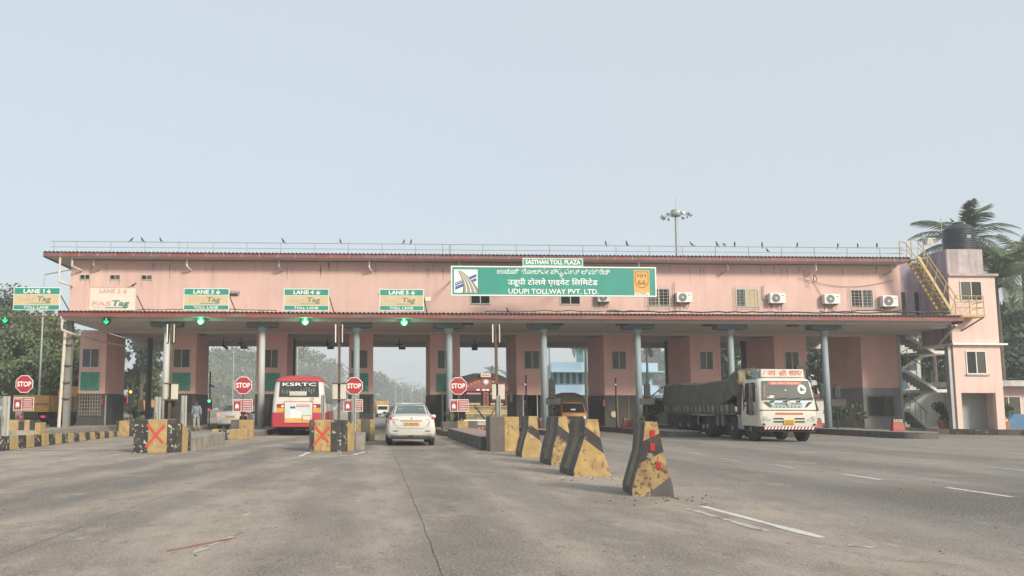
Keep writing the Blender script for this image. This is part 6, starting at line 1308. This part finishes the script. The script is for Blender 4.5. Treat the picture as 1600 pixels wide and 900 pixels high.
# --- parked motorbike
t = thing('motorbike', 'black motorbike parked between the silver car and the bus', 'motorbike', (xat(384, 46, 650), 46, .25), math.radians(20)); MB().lathe([(.2, -.05), (.29, -.045), (.31, 0), (.29, .045), (.2, .05)], (0, 0, .31), 20, 'X').build('wheel', TYRE, t); MB().lathe([(.2, -.05), (.29, -.045), (.31, 0), (.29, .045), (.2, .05)], (0, 1.3, .31), 20, 'X').build('wheel', TYRE, t)
mb = MB(); mb.path([(0, 0, .31), (0, .45, .6), (0, 1.0, .72), (0, 1.3, .31)], .035, 6); mb.build('frame', BLACK, t); MB().ball((0, .75, .78), .22, 6, (.6, 1.3, .7)).build('fuel_tank', BLACK, t, smooth=True); MB().box(-.12, .12, -.1, .5, .72, .80).build('seat', BLACK, t, bevel=.03); mb = MB(); mb.path([(-.36, .92, 1.02), (-.1, 1.05, 1.0), (.1, 1.05, 1.0), (.36, .92, 1.02)], .02, 6); mb.build('handlebar', GALV, t); MB().ball((0, 1.2, .88), .1, 6).build('headlight', WHITES, t); MB().box(-.06, .06, -.2, -.14, .6, .68).build('tail_light', REDL, t); MB().box(-.15, .15, .4, .85, .3, .62).build('engine', DADO, t, bevel=.03)
for sx in (-1, 1): MB().tube((sx * .3, .95, 1.02), (sx * .38, .95, 1.2), .012, 5).build('mirror_stalk', BLACK, t); MB().ball((sx * .39, .95, 1.22), .06, 5, (1, .3, .7)).build('mirror', BLACK, t)
# ------------------------------------------------------------------ vegetation
def leafmat(name, a, b, rough=.7, scale=1.2):
    m = bpy.data.materials.new(name); m.use_nodes = True; t = m.node_tree; N = t.nodes; L = t.links; p = N['Principled BSDF']; p.inputs['Roughness'].default_value = rough; p.inputs['Specular IOR Level'].default_value = .25
    g_ = N.new('ShaderNodeNewGeometry'); n = N.new('ShaderNodeTexNoise'); n.inputs['Scale'].default_value = scale; n.inputs['Detail'].default_value = 4; L.new(g_.outputs['Position'], n.inputs['Vector'])
    ad = N.new('ShaderNodeMath'); ad.operation = 'ADD'; sb = N.new('ShaderNodeMath'); sb.operation = 'MULTIPLY'; sb.inputs[1].default_value = .45; L.new(g_.outputs['Random Per Island'], sb.inputs[0]); L.new(n.outputs[0], ad.inputs[0]); L.new(sb.outputs[0], ad.inputs[1])
    r = N.new('ShaderNodeMapRange'); r.inputs[1].default_value = .45; r.inputs[2].default_value = 1.0; L.new(ad.outputs[0], r.inputs[0])
    x = N.new('ShaderNodeMix'); x.data_type = 'RGBA'; L.new(r.outputs[0], x.inputs[0]); x.inputs[6].default_value = (*a, 1); x.inputs[7].default_value = (*b, 1); L.new(x.outputs[2], p.inputs['Base Color'])
    return m
LEAF = leafmat('tree_leaves', (.055, .095, .048), (.165, .205, .095)); LEAFD = leafmat('dark_leaves', (.040, .072, .044), (.105, .14, .075)); LEAFY = leafmat('dry_leaves', (.06, .085, .028), (.16, .17, .065)); BARK = mat('bark', (.12, .10, .08), .9, .25, 3, .4, 12); LEAFB = leafmat('bluish_leaves', (.03, .06, .045), (.07, .11, .075))
def leaves(mbv, centers, rad, per, size, flat=.75):
    """cloud of small leaf quads around clump centres -> verts, faces (numpy)"""
    n = len(centers) * per; c = np.repeat(np.array(centers), per, 0); rr = np.repeat(np.array(rad), per)
    d = rng.normal(size=(n, 3)); d /= np.linalg.norm(d, axis=1)[:, None]; c = c + d * (rr * rng.random(n) ** .45)[:, None] * np.array([1, 1, flat])
    a = rng.normal(size=(n, 3)); a /= np.linalg.norm(a, axis=1)[:, None]; b = np.cross(a, rng.normal(size=(n, 3))); b /= np.linalg.norm(b, axis=1)[:, None]
    s = (size * (.6 + .8 * rng.random(n)))[:, None]
    v = np.stack([c - a * s, c + b * s * .5, c + a * s, c - b * s * .5], 1).reshape(-1, 3); return v
def quadmesh(name, v, m):
    n = len(v) // 4; me = bpy.data.meshes.new(name); me.vertices.add(len(v)); me.vertices.foreach_set('co', v.astype('f').ravel()); me.loops.add(n * 4); me.loops.foreach_set('vertex_index', np.arange(n * 4, dtype='i')); me.polygons.add(n); me.polygons.foreach_set('loop_start', np.arange(0, n * 4, 4, dtype='i'))
    try: me.polygons.foreach_set('loop_total', np.full(n, 4, dtype='i'))
    except Exception: pass
    me.materials.append(m); me.update(calc_edges=True); me.validate(); return me
def tree(label, x, y, h, w, m, nclump=26, per=130, size=.22, trunk=.3, base=.25, kind='tree', name='broadleaf_tree', group=None, z0=0):
    t = thing(name, label, kind, (x, y, z0), 0, group); C, Rr = [], []; tips = []
    for i in range(nclump):
        u = random.random(); th = random.uniform(0, 2 * PI); zz = h * (base + (1 - base) * (.08 + .86 * u)); prof = math.sin(PI * min(.97, .18 + .78 * u)) ** .7
        rr = w / 2 * prof * math.sqrt(random.uniform(.15, 1)); C.append((rr * math.cos(th), rr * math.sin(th), zz)); Rr.append(random.uniform(.10, .22) * w); tips.append(C[-1])
    v = leaves(None, C, Rr, per, size); v[:, 2] = np.maximum(v[:, 2], .05); obj('crown', quadmesh('crown', v, m), t)
    tm = MB(); tm.tube((0, 0, -.1), (random.uniform(-.2, .2), 0, h * .45), trunk, 8, trunk * .6); tm.tube((0, 0, h * .42), (0, 0, h * .8), trunk * .6, 6, trunk * .2)
    for c in random.sample(tips, min(9, len(tips))): tm.tube((0, 0, h * random.uniform(.25, .5)), c, trunk * .35, 5, trunk * .1)
    tm.build('trunk', BARK, t); return t
TG = 'roadside trees left of the plaza'
for i, (px, Y, h, w, m, lab) in enumerate([(-40, 78, 10.6, 13, LEAF, 'tall dark tree at the left frame edge behind the LANE 1 arrow'), (22, 88, 13.6, 10, LEAFD, 'tallest tree left of the plaza, crown just behind the LANE 1 board'), (78, 80, 9.6, 11, LEAFY, 'yellowish green tree between the lamp post and the building corner'), (10, 70, 7.5, 9, LEAF, 'low bushy tree behind the leftmost STOP sign'), (95, 66, 5.5, 7, LEAF, 'low leafy shrub-like tree behind the yellow tipper'), (62, 95, 10.8, 10, LEAFD, 'dark tree behind the tall lamp post')]):
    tree(lab, xat(px, Y), Y, h, w, m, 34, 330, .20, group=TG)
tree('tree with open feathery top seen between the first two booths', xat(222, 96), 96, 11.5, 7, LEAFB, 14, 170, .24, .22, .45, group=TG); tree('green bushy tree behind the ochre tipper', xat(236, 100), 100, 7.0, 8, LEAFY, 20, 200, .26, .2, .1, group=TG); tree('low bush beside the dark kiosk between the first two booths', xat(212, 104), 104, 5.5, 6, LEAF, 14, 160, .26, .2, .05, group=TG)
TG2 = 'hazy trees beyond the plaza'
for i, (px, Y, h, w, m, lab) in enumerate([(322, 165, 11, 17, LEAF, 'hazy tree left of the lamp post in the third lane'), (352, 190, 13.5, 20, LEAFD, 'broad hazy tree behind the STOP sign of the third lane'), (392, 180, 12, 17, LEAF, 'hazy tree right of the lamp post in the third lane'), (352, 140, 5, 12, LEAFY, 'low hazy bushes above the silver car'), (470, 190, 14.5, 18, LEAF, 'hazy tree behind the thin lamp post of the bus lane'), (505, 205, 11.5, 17, LEAFD, 'hazy tree above the bus roof on its right side'), (440, 200, 12.5, 14, LEAFD, 'hazy tree hidden mostly by the bus'), (590, 210, 7.5, 12, LEAFD, 'hazy dark tree left of the white car'), (604, 260, 8.5, 16, LEAF, 'pale hazy tree beside the median lamp posts'), (575, 185, 9, 9, LEAF, 'hazy tree beside the edge of the fourth booth'), (650, 380, 9, 40, LEAF, 'faint distant clump of trees at the end of the road'), (690, 300, 8, 18, LEAF, 'faint distant tree behind the fifth booth'), (1030, 135, 9.5, 15, LEAFB, 'bluish hazy tree beyond the shed right of the fifth column'), (1015, 150, 11.5, 12, LEAFB, 'tall bluish hazy tree beyond the signal at the fifth column')]):
    k = min(2.6, 560 / Y) if Y > 130 else 1.0
    tree(lab, xat(px, Y * k), Y * k, h * k - .3 * (k - 1), w * k, m, 30, 190, .42 * k, .4, .06, group=TG2)
TG3 = 'dark trees behind the right end of the plaza'
for i, (px, Y, h, w, m, lab) in enumerate([(1165, 82, 10, 11, LEAFD, 'dark tree seen above the tarpaulin of the white lorry'), (1275, 88, 10.5, 12, LEAFD, 'dark tree behind the eighth blue column'), (1335, 85, 9, 11, LEAFB, 'dark tree left of the end wall'), (1560, 72, 11, 11, LEAFD, 'dense dark tree right of the stair tower'), (1625, 70, 9.5, 11, LEAFD, 'dense dark tree at the right frame edge'), (1590, 66, 6, 9, LEAFB, 'dark green bush behind the low building'), (1500, 75, 10.5, 9, LEAFD, 'dark tree hidden behind the stair tower')]):
    tree(lab, xat(px, Y), Y, h, w, m, 30, 260, .30, .25, .05, group=TG3)
# far tree line on both sides closing the horizon
def treeline(name, label, x0, x1, y, h, m, n):
    C, Rr = [], []
    for i in range(n): C.append((random.uniform(x0, x1), y + random.uniform(-14, 14), h * random.uniform(.05, .8))); Rr.append(random.uniform(2.2, 4.5))
    v = leaves(None, C, Rr, 70, .8); v[:, 2] = np.maximum(v[:, 2], .05); o = stuff(obj(name, quadmesh(name, v, m))); o['label'] = label
treeline('distant_woods', 'faint line of woods along the left of the highway', -330, -55, 430, 20, LEAFD, 150); treeline('distant_woods', 'faint line of woods right of the highway', 40, 340, 410, 15, LEAFD, 150); treeline('distant_woods', 'faint woods at the end of the road', -60, 90, 545, 14, LEAFD, 90)
# palms
FR = leafmat('palm_fronds', (.055, .090, .045), (.15, .18, .09), .5); 
def frond_mesh(L, droop, m, nl=34, w=.75, twist=0):
    v = []; P = []
    for i in range(nl + 1): s_ = i / nl; P.append(Vector((L * (s_ - .18 * droop * s_ ** 3), 0, L * (.42 * s_ - droop * .62 * s_ * s_))))
    mb = MB(); mb.path(P[::4] + [P[-1]], .022, 4)
    for i in range(3, nl):
        p = P[i]; d = (P[i + 1] - P[i]).normalized(); s_ = i / nl; ll = w * math.sin(PI * (.16 + .80 * s_)) * L * .27
        for sx in (-1, 1):
            o = Vector((0, sx, 0)); tip = p + (o * .74 + d * .62).normalized() * ll + Vector((0, 0, -ll * (.36 + .35 * random.random()))); mid = p.lerp(tip, .5) + Vector((0, 0, ll * .09)); q = d * .034 * max(1, L * .3)
            mb.add([p - q, p + q, mid + q, mid - q, tip], [(0, 1, 2, 3), (3, 2, 4)])
    return mb.mesh('frond', m)
def palm(label, x, y, h, L, n=15, lean=.06, m=None, seed=0, group=None, tilt0=0):
    random.seed(seed); t = thing('palm_tree', label, 'palm tree', (x, y, 0), 0, group); m = m or FR; ms = [frond_mesh(L * random.uniform(.9, 1.1), d, m) for d in (.7, 1.0, 1.35)]
    tm = MB(); pts = [Vector((lean * h * (i / 8) ** 2, 0, h * i / 8)) for i in range(9)]
    for i, (a, b) in enumerate(zip(pts[:-1], pts[1:])): tm.tube(a, b, .2 - .012 * i, 8, .2 - .012 * (i + 1))
    tm.build('trunk', BARK, t); top = pts[-1]
    n = int(n * 1.6)
    for i in range(n):
        a = 2 * PI * i / n * 3.0 + random.uniform(-.25, .25); pit = random.uniform(-.7, 1.05); share('frond', ms[i % 3], t, top, (random.uniform(-.3, .3), -pit, a))
    mb = MB()
    for i in range(6): a = i * 1.05; mb.ball(top + Vector((.26 * math.cos(a), .26 * math.sin(a), -.28)), .13, 5)
    mb.build('coconuts', mat('coconut', (.12, .10, .04), .7), t); random.seed(seed + 99); return t
PG = 'coconut palms behind the stair tower'
palm('coconut palm with crown directly behind the black water tank', xat(1516, 56, 500), 56, 12.9, 4.1, 17, 0, seed=3, group=PG); palm('coconut palm at the right edge of the frame, high crown', xat(1612, 58), 58, 11.8, 3.9, 15, 0, seed=5, group=PG); palm('lower coconut palm between the tower and the frame edge', xat(1568, 54), 54, 9.8, 3.8, 16, 0, seed=8, group=PG); palm('small palm peeking left of the water tank', xat(1462, 62), 62, 11.2, 3.4, 13, 0, seed=9, group=PG)
PALE = leafmat('pale_palm_fronds', (.12, .145, .09), (.22, .24, .16), .5)
palm('pale coconut palm in front of the turquoise building', xat(916, 84), 84, 8.9, 3.4, 15, 0, PALE, seed=12, group='palms seen between the booths'); palm('large hazy palm arching over the lane left of the rear column', xat(1012, 92), 92, 8.8, 4.2, 16, 0, LEAFB, seed=14, group='palms seen between the booths')
for i, (px, Y) in enumerate([(704, 300), (769, 280), (794, 290)]): palm(['faint far palm left of the decorated lorry', 'faint far palm above the decorated lorry', 'faint far palm beside the booth with the open front'][i], xat(px, Y), Y, [11, 13.5, 12][i], 4.2, 12, 0, LEAFB, seed=20 + i, group='far palms in the haze')
# potted plants, weeds
TERRA = mat('terracotta', (.42, .17, .08), .8, .15, 4)
def potted(label, x, y, z, r, h, m, n=160, size=.09):
    t = thing('potted_plant', label, 'potted plant', (x, y, z)); MB().lathe([(r * .7, 0), (r, r * 1.3), (r * 1.08, r * 1.3), (r * 1.08, r * 1.5), (r * .9, r * 1.5)], n=16).build('pot', TERRA, t, smooth=True)
    C = [(random.gauss(0, r * .8), random.gauss(0, r * .8), r * 1.5 + h * random.uniform(.15, .95)) for _ in range(9)]; obj('foliage', quadmesh('foliage', leaves(None, C, [h * .24] * 9, n // 9 + 14, size), m), t)
    mb = MB(); [mb.tube((0, 0, r * 1.3), c, .015, 4) for c in C[:6]]; mb.build('stems', BARK, t); return t
potted('potted shrub at the foot of the blue hoarding', xat(1564, 47.2), 47.2, .2, .30, 1.0, LEAFD); potted('big bushy plant in an orange pot at the foot of the stairs', xat(1470, 47.4), 47.4, .2, .32, 1.25, LEAFD, 260, .10); potted('small potted plant on the first stair landing', 32.55, 50.6, 1.36, .16, .7, LEAFD, 90, .07); potted('small potted plant on the upper stair landing', 32.55, 50.6, 3.76, .16, .7, LEAFD, 90, .07)
def shrub(label, px, Y, z, h, w, m, n=7, per=60, size=.1, spiky=False):
    t = thing('shrub', label, 'shrub', (xat(px, Y, 650), Y, z))
    if spiky:
        mb = MB()
        for i in range(26):
            a = random.uniform(0, 6.28); q = random.uniform(.25, 1); tip = Vector((w * q * math.cos(a), w * .5 * q * math.sin(a), h * random.uniform(.6, 1))); s_ = Vector((-math.sin(a), math.cos(a), 0)) * .045; mid = tip * .55 + Vector((0, 0, h * .12)); mb.add([-s_, s_, mid + s_ * .9, mid - s_ * .9, tip], [(0, 1, 2, 3), (3, 2, 4)])
        mb.build('spiky_leaves', m, t)
    else:
        C = [(random.uniform(-w, w) * .5, random.uniform(-.2, .2), h * random.uniform(.3, .9)) for _ in range(n)]; obj('foliage', quadmesh('foliage', leaves(None, C, [h * .22] * n, per, size), m), t); mb = MB(); [mb.tube((0, 0, 0), c, .012, 4) for c in C]; mb.build('stems', BARK, t)
    return t
PL = thing('planter', 'dark concrete planter box between the white car and the STOP sign', 'planter', (xat(706, 40.5, 650), 40.5, .25)); MB().box(-.5, .5, -.3, .3, 0, .42).build('box', DCONC, PL, bevel=.02)
shrub('grey-green agave growing in the dark planter', 705, 40.5, .62, .75, .75, leafmat('agave', (.10, .125, .08), (.22, .25, .17)), spiky=True); shrub('straggly shrub at the foot of the pole right of the lorry', 1336, 46, .28, 1.5, 1.5, LEAFD, 8, 40, .09); shrub('straggly shrub beside the eighth blue column', 1300, 46.5, .28, 1.2, .9, LEAFD, 6, 40, .09); shrub('bush behind the display board at the fifth column', 1023, 55, .1, 1.9, 1.2, LEAFD, 8, 60, .11); shrub('dry weeds beside the ochre tipper', 232, 70, 0, 1.4, 2.6, LEAFY, 10, 70, .12); shrub('dark weeds behind the left red-crossed nose', 212, 44, .25, .55, 1.0, LEAFD, 7, 50, .07)
# ------------------------------------------------------------------ man walking along the second booth
SKIN = mat('brown_skin', (.16, .085, .05), .6, .05, 8); SHIRT = mat('grey_blue_shirt', (.22, .25, .33), .85, .12, 9); TROU = mat('pale_grey_trousers', (.34, .33, .29), .85, .1, 8); HAIR = mat('black_hair', (.012, .011, .01), .6); SHOE = mat('dark_sandals', (.04, .035, .03), .7)
def skin_obj(name, V, E, R_, m, parent, sub=1, root=0):
    me = bpy.data.meshes.new(name); me.from_pydata(V, E, []); o = bpy.data.objects.new(name, me); COL.objects.link(o); o.parent = parent
    s_ = o.modifiers.new('skin', 'SKIN'); s_.use_smooth_shade = True
    for i, r_ in enumerate(R_): me.skin_vertices[0].data[i].radius = (r_, r_) if not isinstance(r_, tuple) else r_
    me.skin_vertices[0].data[root].use_root = True; sb = o.modifiers.new('sub', 'SUBSURF'); sb.levels = sub; sb.render_levels = sub; me.materials.append(m); return o
man = thing('person', 'man in grey-blue shirt and pale trousers walking beside the second booth', 'person', (xat(307, 47.1, 650), 47.1, .04), 0)
man.scale = (.93,) * 3
V = [(0, 0, .95), (0, 0, 1.12), (0, 0, 1.30), (0, 0, 1.44), (0, -.01, 1.52), (0, -.02, 1.62), (0, -.01, 1.72), (-.10, 0, .90), (-.11, -.06, .50), (-.11, .02, .10), (-.11, -.14, .04), (.10, 0, .90), (.11, .05, .50), (.12, .14, .10), (.12, .0, .05), (-.19, 0, 1.41), (-.25, .02, 1.14), (-.27, -.06, .90), (.19, 0, 1.41), (.25, .03, 1.14), (.27, -.03, .90), (-.275, -.09, .83), (.275, -.06, .83)]
E = [(0, 1), (1, 2), (2, 3), (3, 4), (4, 5), (5, 6), (0, 7), (7, 8), (8, 9), (9, 10), (0, 11), (11, 12), (12, 13), (13, 14), (3, 15), (15, 16), (16, 17), (3, 18), (18, 19), (19, 20), (17, 21), (20, 22)]
Rb = [(.15, .11), (.15, .11), (.17, .115), (.11, .09), .055, (.075, .09), (.065, .08), .09, .062, .042, .035, .09, .062, .042, .035, .07, .05, .035, .07, .05, .035, (.036, .022), (.036, .022)]
body = skin_obj('body', V, E, Rb, SKIN, man, 2)
V2 = [(0, 0, .98), (0, 0, 1.14), (0, 0, 1.30), (0, 0, 1.44), (-.19, 0, 1.42), (-.245, .02, 1.16), (-.262, -.04, .97), (.19, 0, 1.42), (.245, .03, 1.16), (.262, -.01, .97), (0, 0, .88)]
skin_obj('shirt', V2, [(0, 1), (1, 2), (2, 3), (3, 4), (4, 5), (5, 6), (3, 7), (7, 8), (8, 9), (0, 10)], [(.185, .14), (.175, .135), (.195, .14), (.12, .10), .088, .072, .06, .088, .072, .06, (.19, .14)], SHIRT, man, 2)
skin_obj('trousers', [(0, 0, .95), (-.10, 0, .86), (-.11, -.06, .50), (-.11, .015, .12), (.10, 0, .86), (.11, .05, .50), (.12, .135, .13)], [(0, 1), (1, 2), (2, 3), (0, 4), (4, 5), (5, 6)], [(.165, .125), .112, .085, .075, .112, .085, .075], TROU, man, 2)
MB().ball((0, .015, 1.70), .105, 8, (.82, 1.0, .95)).build('hair', HAIR, man, smooth=True).location = (0, .012, .02)
mb = MB(); mb.box(-.10, -.04 + .02, -.12, -.09, 1.655, 1.668); mb.box(.02, .10 - .02, -.12, -.09, 1.655, 1.668); mb.build('eyebrows', HAIR, man); MB().hexa([(-.02, -.135, 1.60), (.02, -.135, 1.60), (.012, -.09, 1.60), (-.012, -.09, 1.60), (-.008, -.115, 1.65), (.008, -.115, 1.65), (.006, -.09, 1.65), (-.006, -.09, 1.65)]).build('nose', SKIN, man); MB().box(-.035, .035, -.113, -.09, 1.575, 1.59).build('moustache', HAIR, man, bevel=.003)
for sx in (-1, 1):
    MB().ball((sx * .085, .01, 1.64), .03, 5, (.4, .7, 1)).build('ear', SKIN, man); hx, hy, hz2 = sx * .275, (-.09 if sx < 0 else -.06), .82
    Vh = [(hx, hy, hz2)]; Eh = []; Rh = [.026]
    for k, (dy, ln) in enumerate([(-.032, .075), (-.012, .09), (.010, .085), (.03, .065)]): b_ = len(Vh); Vh += [(hx, hy + dy, hz2 - .03), (hx - sx * .006, hy + dy, hz2 - .03 - ln * .55), (hx - sx * .022, hy + dy - .004, hz2 - .03 - ln)]; Eh += [(0, b_), (b_, b_ + 1), (b_ + 1, b_ + 2)]; Rh += [.010, .009, .008]
    b_ = len(Vh); Vh += [(hx - sx * .012, hy - .045, hz2 - .01), (hx - sx * .02, hy - .055, hz2 - .05)]; Eh += [(0, b_), (b_, b_ + 1)]; Rh += [.011, .009]; skin_obj('hand', Vh, Eh, Rh, SKIN, man, 1)
    q = (-.14, .02) if sx < 0 else (0, .14); MB().box(sx * .115 - .045, sx * .115 + .045, q[0] - .05, q[1] + .06, 0, .05).build('shoe', SHOE, man, bevel=.015)
# ------------------------------------------------------------------ morning haze
hm_ = bpy.data.materials.new('haze_air'); hm_.use_nodes = True; ht = hm_.node_tree; ht.nodes.remove(ht.nodes['Principled BSDF']); pv = ht.nodes.new('ShaderNodeVolumePrincipled'); pv.inputs['Color'].default_value = (.93, .96, 1.0, 1); pv.inputs['Density'].default_value = .0013; pv.inputs['Anisotropy'].default_value = 0.2
ht.links.new(pv.outputs[0], ht.nodes['Material Output'].inputs['Volume'])
stuff(MB().box(-600, 600, -600, 600, -1.0, 24.5).build('haze', hm_))['label'] = 'even morning haze over the whole place'
